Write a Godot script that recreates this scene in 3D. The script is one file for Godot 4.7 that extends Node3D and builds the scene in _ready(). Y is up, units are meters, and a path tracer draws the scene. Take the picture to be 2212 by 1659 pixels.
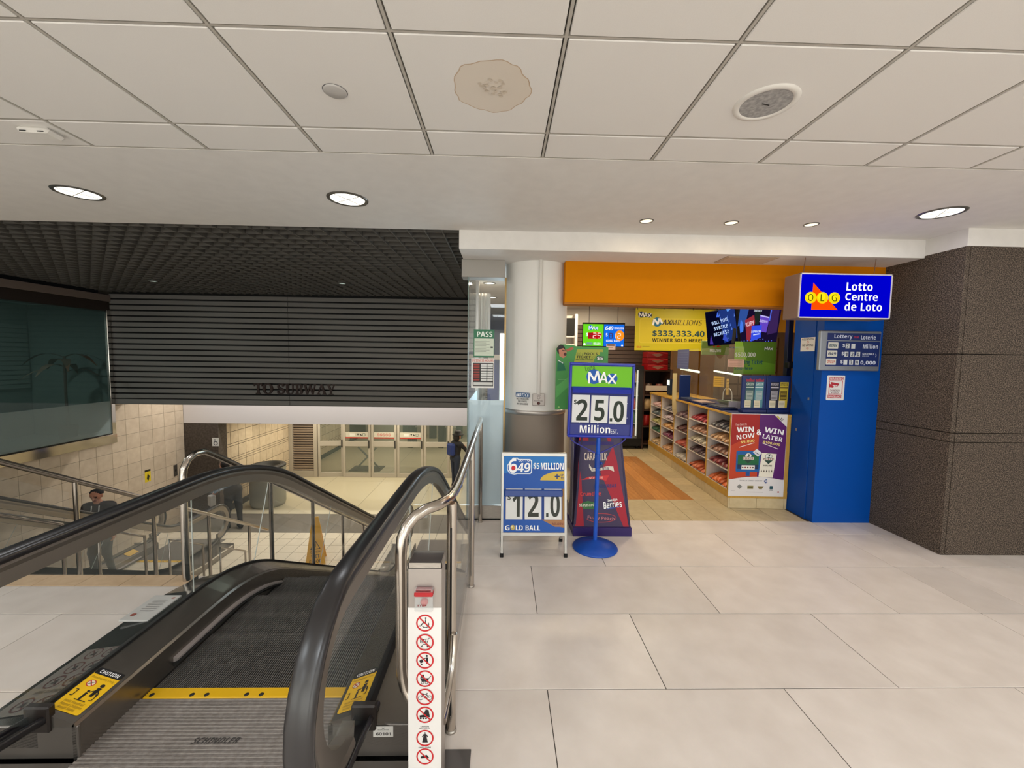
extends Node3D

# ---------------------------------------------------------------- geometry helpers
class G:
	var s := SurfaceTool.new()
	var sm := -1
	var tinted := false
	func _init(): s.begin(Mesh.PRIMITIVE_TRIANGLES)
	func tint(c: Color) -> void:
		s.set_color(c); tinted = true
	func tri(a: Vector3, b: Vector3, c: Vector3, out := Vector3.ZERO) -> void:
		if out != Vector3.ZERO and (b - a).cross(c - a).dot(out) < 0.0:
			var q = b; b = c; c = q
		s.set_smooth_group(sm)
		s.add_vertex(a); s.add_vertex(c); s.add_vertex(b)
	func quad(a: Vector3, b: Vector3, c: Vector3, d: Vector3, out := Vector3.ZERO) -> void:
		tri(a, b, c, out); tri(a, c, d, out)
	func box(lo: Vector3, hi: Vector3, bev := 0.0) -> void:
		xbox(Transform3D(Basis(), (lo + hi) * 0.5), (hi - lo).abs(), bev)
	func xbox(t: Transform3D, size: Vector3, bev := 0.0) -> void:
		var h = size * 0.5
		var b = minf(bev, minf(h.x, minf(h.y, h.z)) * 0.95)
		var o = t.basis
		var was = sm
		sm = -1
		for ax in 3:
			for sg in [-1.0, 1.0]:
				var p = []
				for q in [[-1, -1], [1, -1], [1, 1], [-1, 1]]:
					var v = Vector3.ZERO
					v[ax] = sg * h[ax]
					v[(ax + 1) % 3] = q[0] * (h[(ax + 1) % 3] - b)
					v[(ax + 2) % 3] = q[1] * (h[(ax + 2) % 3] - b)
					p.append(t * v)
				var n = Vector3.ZERO
				n[ax] = sg
				quad(p[0], p[1], p[2], p[3], o * n)
		if b > 0.0:
			for ax in 3:
				var u = (ax + 1) % 3
				var w = (ax + 2) % 3
				for su in [-1.0, 1.0]:
					for sw in [-1.0, 1.0]:
						var p = []
						for e in [[-1, 0], [1, 0], [1, 1], [-1, 1]]:
							var v = Vector3.ZERO
							v[ax] = e[0] * (h[ax] - b)
							v[u] = su * (h[u] - (b if e[1] == 1 else 0.0))
							v[w] = sw * (h[w] - (0.0 if e[1] == 1 else b))
							p.append(t * v)
						var n = Vector3.ZERO
						n[u] = su; n[w] = sw
						quad(p[0], p[1], p[2], p[3], o * n)
			for sx in [-1.0, 1.0]:
				for sy in [-1.0, 1.0]:
					for sz in [-1.0, 1.0]:
						var k = Vector3(sx, sy, sz)
						tri(t * (k * (h - Vector3(0, b, b))), t * (k * (h - Vector3(b, 0, b))), t * (k * (h - Vector3(b, b, 0))), o * k)
		sm = was
	func bar(a: Vector3, b: Vector3, w: float, h: float, bev := 0.0) -> void:   # box from a to b
		var z = (b - a).normalized()
		var x = (Vector3.UP if absf(z.y) < 0.95 else Vector3.RIGHT).cross(z).normalized()
		xbox(Transform3D(Basis(x, z.cross(x), z), (a + b) * 0.5), Vector3(w, h, a.distance_to(b)), bev)
	func tube(pts: Array, r: float, n := 10, caps := true, r2 := -1.0) -> void:
		var prof := PackedVector2Array()
		for i in n: prof.append(Vector2(cos(TAU * i / n), sin(TAU * i / n)) * r)
		sweep(prof, along(pts), caps, true, 1, r2 / r if r2 > 0.0 else 1.0)
	static func along(pts: Array, up := Vector3.UP) -> Array:
		var f = []
		var x = Vector3.ZERO
		for i in pts.size():
			var d = (pts[mini(i + 1, pts.size() - 1)] - pts[maxi(i - 1, 0)]).normalized()
			if x == Vector3.ZERO:
				x = (up if absf(d.dot(up)) < 0.95 else Vector3.RIGHT).cross(d).normalized()
			else:
				x = (x - d * x.dot(d)).normalized()
			f.append(Transform3D(Basis(x, d.cross(x), d), pts[i]))
		return f
	func sweep(prof: PackedVector2Array, f: Array, caps := true, closed := true, group := 1, last := 1.0) -> void:
		var n = prof.size()
		var was = sm
		sm = group
		for i in f.size() - 1:
			var k0 = lerpf(1.0, last, float(i) / (f.size() - 1))
			var k1 = lerpf(1.0, last, float(i + 1) / (f.size() - 1))
			for j in (n if closed else n - 1):
				var a = prof[j]
				var b = prof[(j + 1) % n]
				var q = [f[i] * Vector3(a.x * k0, a.y * k0, 0), f[i] * Vector3(b.x * k0, b.y * k0, 0), f[i + 1] * Vector3(b.x * k1, b.y * k1, 0), f[i + 1] * Vector3(a.x * k1, a.y * k1, 0)]
				quad(q[0], q[1], q[2], q[3])
		sm = -1
		if caps and closed:
			var t = Geometry2D.triangulate_polygon(prof)
			for e in [[f[0], -1.0, 1.0], [f[f.size() - 1], 1.0, last]]:
				for i in range(0, t.size(), 3):
					var p = []
					for c in 3: p.append(e[0] * Vector3(prof[t[i + c]].x * e[2], prof[t[i + c]].y * e[2], 0))
					tri(p[0], p[1], p[2], e[0].basis.z * e[1])
		sm = was
	func lathe(prof: Array, at: Vector3, n := 24, group := 1, turn := Basis()) -> void:   # prof of (radius, height), from the bottom up
		var was = sm
		sm = group
		for i in prof.size() - 1:
			for j in n:
				var c0 = Vector2.from_angle(TAU * j / n)
				var c1 = Vector2.from_angle(TAU * (j + 1) / n)
				var a = prof[i]
				var b = prof[i + 1]
				var q = [Vector3(c0.x * a.x, a.y, c0.y * a.x), Vector3(c1.x * a.x, a.y, c1.y * a.x), Vector3(c1.x * b.x, b.y, c1.y * b.x), Vector3(c0.x * b.x, b.y, c0.y * b.x)]
				for k in 4: q[k] = at + turn * q[k]
				if a.x > 0.0: tri(q[0], q[2], q[1])
				if b.x > 0.0: tri(q[0], q[3], q[2])
		sm = was
	func ball(c: Vector3, r: Vector3, n := 12, turn := Basis()) -> void:
		var p = []
		for i in n / 2 + 1:
			var a = -PI / 2 + PI * i / (n / 2)
			p.append(Vector2(maxf(cos(a), 0.0) * r.x, sin(a) * r.y))
		lathe(p, c, n, 1, turn * Basis.from_scale(Vector3(1, 1, r.z / r.x)))
	func prism(poly: Array, t: Transform3D, depth: float) -> void:   # polygon in local xy, from z = 0 to depth
		var pv := PackedVector2Array(poly)
		if Geometry2D.is_polygon_clockwise(pv): pv.reverse()
		sweep(pv, [t, t * Transform3D(Basis(), Vector3(0, 0, depth))], true, true, -1)
	func done() -> ArrayMesh:
		s.generate_normals()
		return s.commit()

# flat print: shapes and lettering in the units of a design with y down, laid on a plane facing local +z
class Ink:
	var s := SurfaceTool.new()
	var z := 0.0006
	var o: Vector2
	var k: Vector2
	var tr := Transform2D()
	static var fonts := {}
	static var cache := {}
	func _init(x0: float, y0: float, x1: float, y1: float, w: float, h: float):   # design box -> w by h metres, centred
		s.begin(Mesh.PRIMITIVE_TRIANGLES)
		o = Vector2((x0 + x1) * 0.5, (y0 + y1) * 0.5)
		k = Vector2(w / (x1 - x0), -h / (y1 - y0))
	func up(d := 0.00012) -> void: z += d
	func at(p: Vector2) -> Vector3:
		var q = (tr * p - o) * k
		return Vector3(q.x, q.y, z)
	func tri(a: Vector2, b: Vector2, c: Vector2, col: Color) -> void:
		var v = [at(a), at(b), at(c)]
		if (v[1] - v[0]).cross(v[2] - v[0]).z < 0: v = [v[0], v[2], v[1]]
		s.set_color(col)
		for i in [0, 2, 1]:
			s.set_normal(Vector3(0, 0, 1)); s.add_vertex(v[i])
	func poly(p: Array, col: Color) -> void:
		var pv := PackedVector2Array(p)
		var t = Geometry2D.triangulate_polygon(pv)
		for i in range(0, t.size(), 3): tri(pv[t[i]], pv[t[i + 1]], pv[t[i + 2]], col)
		up()
	func rect(x0: float, y0: float, x1: float, y1: float, col: Color) -> void:
		var a = Vector2(x0, y0); var b = Vector2(x1, y0); var c = Vector2(x1, y1); var d = Vector2(x0, y1)
		tri(a, b, c, col); tri(a, c, d, col); up()
	func rrect(x0: float, y0: float, x1: float, y1: float, r: float, col: Color) -> void:
		var p = []
		for c in [[x1 - r, y1 - r, 0.0], [x0 + r, y1 - r, PI / 2], [x0 + r, y0 + r, PI], [x1 - r, y0 + r, PI * 1.5]]:
			for i in 5: p.append(Vector2(c[0], c[1]) + Vector2.from_angle(c[2] + PI / 8 * i) * r)
		poly(p, col)
	func disc(cx: float, cy: float, rx: float, ry: float, col: Color, n := 28) -> void:
		for i in n:
			tri(Vector2(cx, cy), Vector2(cx + cos(TAU * i / n) * rx, cy + sin(TAU * i / n) * ry), Vector2(cx + cos(TAU * (i + 1) / n) * rx, cy + sin(TAU * (i + 1) / n) * ry), col)
		up()
	func ring(cx: float, cy: float, rx: float, ry: float, w: float, col: Color, a0 := 0.0, a1 := TAU) -> void:
		var n = 32
		for i in n:
			var u = Vector2.from_angle(lerpf(a0, a1, float(i) / n))
			var v = Vector2.from_angle(lerpf(a0, a1, float(i + 1) / n))
			var c = Vector2(cx, cy)
			var e = Vector2(rx, ry)
			var f = Vector2(rx - w, ry - w)
			tri(c + u * e, c + v * e, c + v * f, col); tri(c + u * e, c + v * f, c + u * f, col)
		up()
	func line(x0: float, y0: float, x1: float, y1: float, w: float, col: Color) -> void:
		var a = Vector2(x0, y0)
		var b = Vector2(x1, y1)
		var n = (b - a).orthogonal().normalized() * w * 0.5
		tri(a + n, b + n, b - n, col); tri(a + n, b - n, a - n, col); up()
	func lines(p: Array, w: float, col: Color) -> void:
		for i in p.size() - 1: line(p[i].x, p[i].y, p[i + 1].x, p[i + 1].y, w, col)
	func text(str_: String, x0: float, y0: float, x1: float, y1: float, col: Color, face := "bold", turn := 0.0, shear := 0.0) -> void:
		var m = glyphs(str_, face)
		var lo = m[1]
		var sz = m[2]
		var c = Vector2((x0 + x1) * 0.5, (y0 + y1) * 0.5)
		var sc = Vector2((x1 - x0) / sz.x, (y1 - y0) / sz.y)
		var pts = []
		for v in m[0]:
			var q = Vector2(v.x - lo.x - sz.x * 0.5, -(v.y - lo.y - sz.y * 0.5)) * sc
			q.x -= q.y * shear
			pts.append(c + q.rotated(turn))
		for i in range(0, pts.size(), 3): tri(pts[i], pts[i + 1], pts[i + 2], col)
		up()
	static func font(face: String) -> Font:
		if not fonts.has(face):
			var f := SystemFont.new()
			f.font_names = PackedStringArray(["Droid Serif" if face.begins_with("serif") else "Droid Sans"])
			if face.ends_with("bold"): f.font_weight = 700
			fonts[face] = f
		return fonts[face]
	static func glyphs(str_: String, face: String) -> Array:
		if not cache.has(face + str_):
			var t := TextMesh.new()
			t.font = font(face)
			t.text = str_
			t.font_size = 64
			t.pixel_size = 0.01
			t.depth = 0.0
			t.curve_step = 1.2
			var a = t.get_mesh_arrays()
			var v = a[Mesh.ARRAY_VERTEX]
			var ix = a[Mesh.ARRAY_INDEX]
			var out = []
			var lo = Vector2(1e9, 1e9)
			var hi = -lo
			if ix == null: ix = range(v.size())
			for i in ix:
				out.append(v[i])
				lo = lo.min(Vector2(v[i].x, v[i].y)); hi = hi.max(Vector2(v[i].x, v[i].y))
			cache[face + str_] = [out, lo, (hi - lo).max(Vector2(0.001, 0.001))]
		return cache[face + str_]
	func done() -> ArrayMesh: return s.commit()

var rng := RandomNumberGenerator.new()
var taken := {}
var M := {}

func numbered(n: String) -> String:
	taken[n] = taken.get(n, -1) + 1
	return n if taken[n] == 0 else "%s_%03d" % [n, taken[n]]

func tag(o: Node, label: String, category := "", group := "", kind := "") -> Node:
	o.set_meta("label", label)
	if category: o.set_meta("category", category)
	if group: o.set_meta("group", group)
	if kind: o.set_meta("kind", kind)
	return o

func thing(called: String, label: String, category: String, at := Vector3.ZERO, turn := 0.0, group := "") -> Node3D:
	var o := Node3D.new()
	o.name = numbered(called)
	add_child(o)
	o.position = at
	o.rotation.y = turn
	tag(o, label, category, group)
	return o

func struct(called: String, label := "") -> Node3D:
	var o := Node3D.new()
	o.name = called
	add_child(o, true)
	o.set_meta("kind", "structure")
	if label: o.set_meta("label", label)
	return o

func part(parent: Node, called: String, mesh, mat: Material, at := Transform3D()) -> MeshInstance3D:
	var o := MeshInstance3D.new()
	o.name = called if parent != self else numbered(called)
	o.mesh = mesh.done() if mesh is G or mesh is Ink else mesh
	o.material_override = mat
	o.transform = at
	o.cast_shadow = GeometryInstance3D.SHADOW_CASTING_SETTING_ON
	parent.add_child(o, true)
	return o

func solo(called: String, label: String, category: String, mesh, mat: Material, at := Transform3D(), group := "") -> MeshInstance3D:
	var o = part(self, called, mesh, mat, at)
	tag(o, label, category, group)
	return o

func wallbox(called: String, lo: Vector3, hi: Vector3, mat: Material, bev := 0.0) -> MeshInstance3D:
	var g := G.new()
	g.box(lo, hi, bev)
	var o = part(self, called, g, mat)
	o.set_meta("kind", "structure")
	return o

func slab(parent: Node, called: String, lo: Vector3, hi: Vector3, mat: Material, bev := 0.0) -> MeshInstance3D:
	var g := G.new()
	g.box(lo, hi, bev)
	return part(parent, called, g, mat)

func c8(r: int, g: int, b: int) -> Color: return Color(r / 255.0, g / 255.0, b / 255.0)

func mat(col: Color, rough := 0.6, metal := 0.0, spec := 0.5) -> StandardMaterial3D:
	var m := StandardMaterial3D.new()
	m.albedo_color = col
	m.roughness = rough
	m.metallic = metal
	m.metallic_specular = spec
	return m

func grain(m: StandardMaterial3D, freq: float, a: Color, b: Color, size := Vector3.ONE, seed_ := 1, oct := 4, kind := FastNoiseLite.TYPE_SIMPLEX_SMOOTH, bump := 0.0) -> StandardMaterial3D:
	var n := FastNoiseLite.new()
	n.seed = seed_
	n.noise_type = kind
	n.frequency = freq
	n.fractal_octaves = oct
	var t := NoiseTexture2D.new()
	t.width = 512; t.height = 512
	t.seamless = true
	t.noise = n
	var gr := Gradient.new()
	gr.set_color(0, a); gr.set_color(1, b)
	t.color_ramp = gr
	m.albedo_texture = t
	m.uv1_triplanar = true
	m.uv1_world_triplanar = true
	m.uv1_scale = size
	if bump != 0.0:
		var t2 := NoiseTexture2D.new()
		t2.width = 512; t2.height = 512
		t2.seamless = true
		t2.as_normal_map = true
		t2.bump_strength = bump
		t2.noise = n
		m.normal_enabled = true
		m.normal_texture = t2
	return m

func glow(col: Color, e := 1.0) -> StandardMaterial3D:
	var m := mat(col, 0.6)
	m.emission_enabled = true
	m.emission = col
	m.emission_energy_multiplier = e
	return m

func clear(col: Color, a: float, rough := 0.02) -> StandardMaterial3D:
	var m := mat(col, rough)
	m.transparency = BaseMaterial3D.TRANSPARENCY_ALPHA
	m.albedo_color.a = a
	m.metallic_specular = 0.3
	return m

func area(at: Vector3, size: Vector2, energy: float, col := Color(1, 1, 1), look := Vector3.DOWN) -> void:
	var l := AreaLight3D.new()
	l.area_size = size
	l.light_energy = energy
	l.light_color = col
	l.shadow_enabled = true
	l.area_normalize_energy = true
	l.area_range = 20.0
	l.area_attenuation = 2.0
	l.name = numbered("lamp_light")
	l.transform = Transform3D(Basis.looking_at(look, Vector3.UP if absf(look.y) < 0.9 else Vector3.BACK), at)
	add_child(l)

const LOW := -2.25        # lower concourse floor
const CEIL := 2.763

func _ready() -> void:
	rng.seed = 11
	# ---- camera
	var cam := Camera3D.new()
	cam.name = "camera"
	cam.fov = rad_to_deg(2.0 * atan(829.5 / 875.46))
	cam.near = 0.05
	cam.far = 100.0
	cam.transform = Transform3D(Basis.from_euler(Vector3(-0.06611, -0.023, 0.01441)), Vector3(0, 1.654, 0))
	add_child(cam)
	cam.current = true
	# ---- surroundings and exposure
	var env := Environment.new()
	env.background_mode = Environment.BG_COLOR
	env.background_color = Color(0.02, 0.02, 0.02)
	env.tonemap_mode = Environment.TONE_MAPPER_LINEAR
	env.tonemap_exposure = 1.0
	env.sdfgi_enabled = true
	env.ssao_enabled = true
	env.ssil_enabled = true
	var we := WorldEnvironment.new()
	we.name = "surroundings"
	we.environment = env
	add_child(we)
	# ---- ceiling panels out of view that light the hall (their fittings are built in hall_lights)
	var hall = Color(0.925, 0.968, 1.0)
	for x in [-5.2, -2.6, 0.0, 2.6, 4.9]:
		for z in [0.6, 2.7]:
			area(Vector3(x, CEIL - 0.03, z), Vector2(0.55, 0.55), 1.85, hall)
	# shop-front lights added behind the camera to brighten the hall (built in hall_walls)
	for x in [-5.0, -0.7, 3.6]:
		area(Vector3(x, 1.3, 4.28), Vector2(3.4, 2.2), 2.9, Color(0.92, 0.97, 1.0), Vector3(0, 0, -1))
	materials()
	hall_floor()
	hall_ceiling()
	hall_walls()
	well()
	lower_concourse()
	escalators()
	stairs()
	railing()
	bollard()
	column()
	corridor()
	shop_shell()
	shop_counter()
	shop_back()
	shop_signs()
	front_signs()
	lottery_corner()
	people()

func materials() -> void:
	M.ink = mat(Color.WHITE, 0.55)
	M.ink.vertex_color_use_as_albedo = true
	M.ink.vertex_color_is_srgb = true
	M.screen = StandardMaterial3D.new()
	M.screen.shading_mode = BaseMaterial3D.SHADING_MODE_UNSHADED
	M.screen.vertex_color_use_as_albedo = true
	M.screen.vertex_color_is_srgb = true
	M.skin = mat(Color.WHITE, 0.75)
	M.skin.vertex_color_use_as_albedo = true
	M.skin.vertex_color_is_srgb = true
	M.tile = []
	for i in 4:
		var k = [1.0, 0.985, 1.01, 0.97][i]
		M.tile.append(grain(mat(Color(k, k, k), 0.36, 0.0, 0.45), 0.012, c8(224, 212, 202), c8(238, 227, 218), Vector3(0.55, 0.55, 0.55), 3 + i, 5))
	M.grout = mat(c8(70, 62, 54), 0.9)
	M.ceil = grain(mat(Color.WHITE, 0.95, 0.0, 0.2), 0.3, c8(232, 228, 223), c8(238, 234, 229), Vector3.ONE * 2.0, 21, 2)
	M.ceilgap = mat(c8(88, 84, 78), 0.9)
	M.tee = mat(c8(186, 180, 170), 0.6)
	M.plaster = grain(mat(Color.WHITE, 0.9, 0.0, 0.2), 0.02, c8(228, 224, 219), c8(234, 230, 225), Vector3.ONE * 0.6, 5, 3)
	M.white = mat(c8(232, 228, 221), 0.7)
	M.blade = mat(c8(86, 82, 76), 0.7)
	M.slat = mat(c8(128, 124, 120), 0.6, 0.0, 0.3)
	M.black = mat(c8(14, 13, 12), 0.8)
	M.dark = mat(c8(34, 32, 30), 0.6)
	M.steel = grain(mat(Color.WHITE, 0.34, 0.9, 0.5), 0.03, c8(176, 170, 162), c8(196, 190, 182), Vector3(1, 9, 1), 7, 3)
	M.tube = mat(c8(196, 188, 178), 0.2, 1.0)
	M.chrome = mat(c8(206, 202, 196), 0.08, 1.0)
	M.alu = mat(c8(186, 184, 180), 0.36, 0.8)
	M.darksteel = grain(mat(Color.WHITE, 0.27, 0.85, 0.5), 0.03, c8(128, 122, 115), c8(134, 128, 121), Vector3(1, 1, 1), 8, 3)
	M.gloss = mat(c8(34, 36, 36), 0.1, 0.55, 0.6)
	M.rubber = mat(c8(30, 28, 30), 0.3, 0.0, 0.6)
	M.tread = grain(mat(Color.WHITE, 0.55, 0.2), 0.05, c8(50, 47, 45), c8(150, 145, 140), Vector3(14, 1, 0.35), 44, 3)
	M.comb = mat(c8(238, 186, 12), 0.5)
	M.granite = grain(mat(Color.WHITE, 0.75, 0.0, 0.3), 0.055, c8(38, 33, 29), c8(150, 133, 118), Vector3.ONE * 2.6, 12, 3, FastNoiseLite.TYPE_SIMPLEX, 6.0)
	M.stone = grain(mat(Color.WHITE, 0.45, 0.0, 0.4), 0.03, c8(66, 58, 52), c8(98, 88, 79), Vector3.ONE, 14, 4)
	M.band = grain(mat(Color.WHITE, 0.3, 0.0, 0.45), 0.05, c8(96, 90, 82), c8(124, 117, 108), Vector3.ONE, 15, 4)
	M.terrazzo = grain(mat(Color.WHITE, 0.3, 0.0, 0.45), 0.16, c8(176, 166, 138), c8(222, 213, 190), Vector3.ONE * 1.6, 16, 2)
	M.walltile = []
	for i in 4:
		M.walltile.append(grain(mat(Color.WHITE.darkened([0.0, 0.03, 0.05, 0.015][i]), 0.5, 0.0, 0.4), 0.01, c8(205, 186, 160), c8(220, 203, 178), Vector3.ONE, 30 + i, 3))
	M.lowtile = mat(c8(226, 214, 190), 0.4)
	M.nosing = grain(mat(Color.WHITE, 0.5), 0.02, c8(205, 172, 134), c8(222, 192, 156), Vector3.ONE, 18, 3)
	M.glass = clear(c8(214, 226, 222), 0.03)
	M.glassgreen = clear(c8(160, 180, 172), 0.08)
	M.frost = mat(c8(205, 224, 232), 0.6)
	M.frost.transparency = BaseMaterial3D.TRANSPARENCY_ALPHA
	M.frost.albedo_color.a = 0.82
	M.orange = mat(c8(212, 128, 0), 0.8, 0.0, 0.25)
	M.blue = mat(c8(2, 70, 158), 0.45, 0.0, 0.3)
	M.navy = mat(c8(20, 52, 140), 0.4)
	M.wood = grain(mat(Color.WHITE, 0.5), 0.02, c8(190, 146, 60), c8(206, 164, 78), Vector3(4, 1, 1), 40, 3)
	M.shoptile = []
	for i in 3: M.shoptile.append(grain(mat(Color.WHITE.darkened(0.03 * i), 0.4, 0.0, 0.4), 0.02, c8(206, 186, 146), c8(220, 202, 164), Vector3.ONE, 70 + i, 3))
	M.plank = []
	for i in 3: M.plank.append(grain(mat(Color.WHITE.darkened(0.05 * i), 0.4), 0.012, c8(196, 128, 66), c8(218, 154, 90), Vector3(5, 1, 0.7), 80 + i, 4))
	M.lens = glow(c8(255, 250, 238), 1.5)
	M.lamp = glow(c8(255, 250, 235), 1.2)

# tiles of one region, cut at its edges; rows of 0.6 m, joints every 1.2 m in running bond
func tiles(parent: Node, x0: float, x1: float, z0: float, z1: float, xa: float, w: float, bond: float) -> void:
	for r in range(-12, 20):
		var a = maxf(-3.715 + 0.6 * r, z0)
		var b = minf(-3.115 + 0.6 * r, z1)
		if r == -1: a = maxf(a, -4.03)
		if b - a < 0.02: continue
		var off = xa + (bond if posmod(r, 2) == 0 else 0.0)
		var k = floor((x0 - off) / w)
		while off + w * k < x1:
			var l = maxf(off + w * k, x0)
			var m = minf(off + w * (k + 1), x1)
			k += 1
			if m - l < 0.02: continue
			slab(parent, "floor_tile", Vector3(l + 0.002, -0.012, a + 0.002), Vector3(m - 0.002, 0.0, b - 0.002), M.tile[rng.randi() % 4], 0.0012)

func hall_floor() -> void:
	var f = struct("floor")
	tiles(f, -0.25, 3.2, -4.03, 1.0, 1.4427, 1.2, 0.6)
	tiles(f, 3.2, 3.6, -4.03, 1.0, 3.2, 0.4, 0.0)
	tiles(f, 3.6, 6.0, -4.03, 1.0, 3.6, 1.2, 0.6)
	tiles(f, -7.4, -2.25, -2.82, 1.0, 1.4427, 1.2, 0.6)
	tiles(f, -2.25, -0.25, -0.9, 1.0, 1.4427, 1.2, 0.6)
	tiles(f, -0.36, -0.25, -1.58, -0.9, 1.4427, 1.2, 0.6)
	for b in [[-0.25, 6.0, -4.03, 1.0], [-7.4, -2.25, -2.97, 1.0], [-2.25, -0.25, -0.9, 1.0], [-0.36, -0.25, -1.58, -0.9]]:
		slab(f, "grout_bed", Vector3(b[0], -0.2, b[2]), Vector3(b[1], -0.0022, b[3]), M.grout)
	slab(f, "floor_slab", Vector3(-7.4, -0.2, 1.0), Vector3(6.0, 0.0, 4.4), M.tile[0])
	var x = -5.4
	while x < -2.3:   # beige nosing stones along the head of the stairs
		slab(f, "nosing_tile", Vector3(maxf(x, -5.4) + 0.002, -0.03, -2.972), Vector3(minf(x + 0.3, -2.25) - 0.002, 0.001, -2.822), M.nosing, 0.003)
		x += 0.3
	slab(f, "floor_edge", Vector3(-2.25, -0.5, -2.95), Vector3(-2.24, -0.01, -0.9), M.dark)
	slab(f, "floor_edge", Vector3(-0.26, -0.5, -4.03), Vector3(-0.25, -0.003, -0.9), M.steel)

func disc_light(called: String, label: String, at: Vector3, r: float, energy: float, col: Color, group := "", lens = null) -> void:
	var t = thing(called, label, "ceiling light", at, 0.0, group)
	var g := G.new()
	g.lathe([Vector2(r * 0.92, -0.001), Vector2(r * 0.95, -0.007), Vector2(r * 1.1, -0.005), Vector2(r * 1.13, 0.002)], Vector3.ZERO, 36)
	part(t, "trim_ring", g, mat(c8(120, 118, 114), 0.3, 0.7))
	g = G.new()
	g.lathe([Vector2(0, -0.002), Vector2(r * 0.93, -0.002)], Vector3.ZERO, 36)
	var ln = part(t, "lens", g, lens if lens else M.lens)
	if r > 0.09:
		g = G.new()
		for a in [0.5, 0.5 + PI / 2]:
			var d = Vector3(cos(a), 0, sin(a)) * r * 0.9
			g.bar(-d + Vector3(0, -0.004, 0), d + Vector3(0, -0.004, 0), 0.005, 0.002)
		part(ln, "lens_cross", g, mat(c8(190, 190, 186), 0.4))
	if energy > 0.0: area(at + Vector3(0, -0.012, 0), Vector2(r, r) * 1.6, energy, col)

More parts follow.
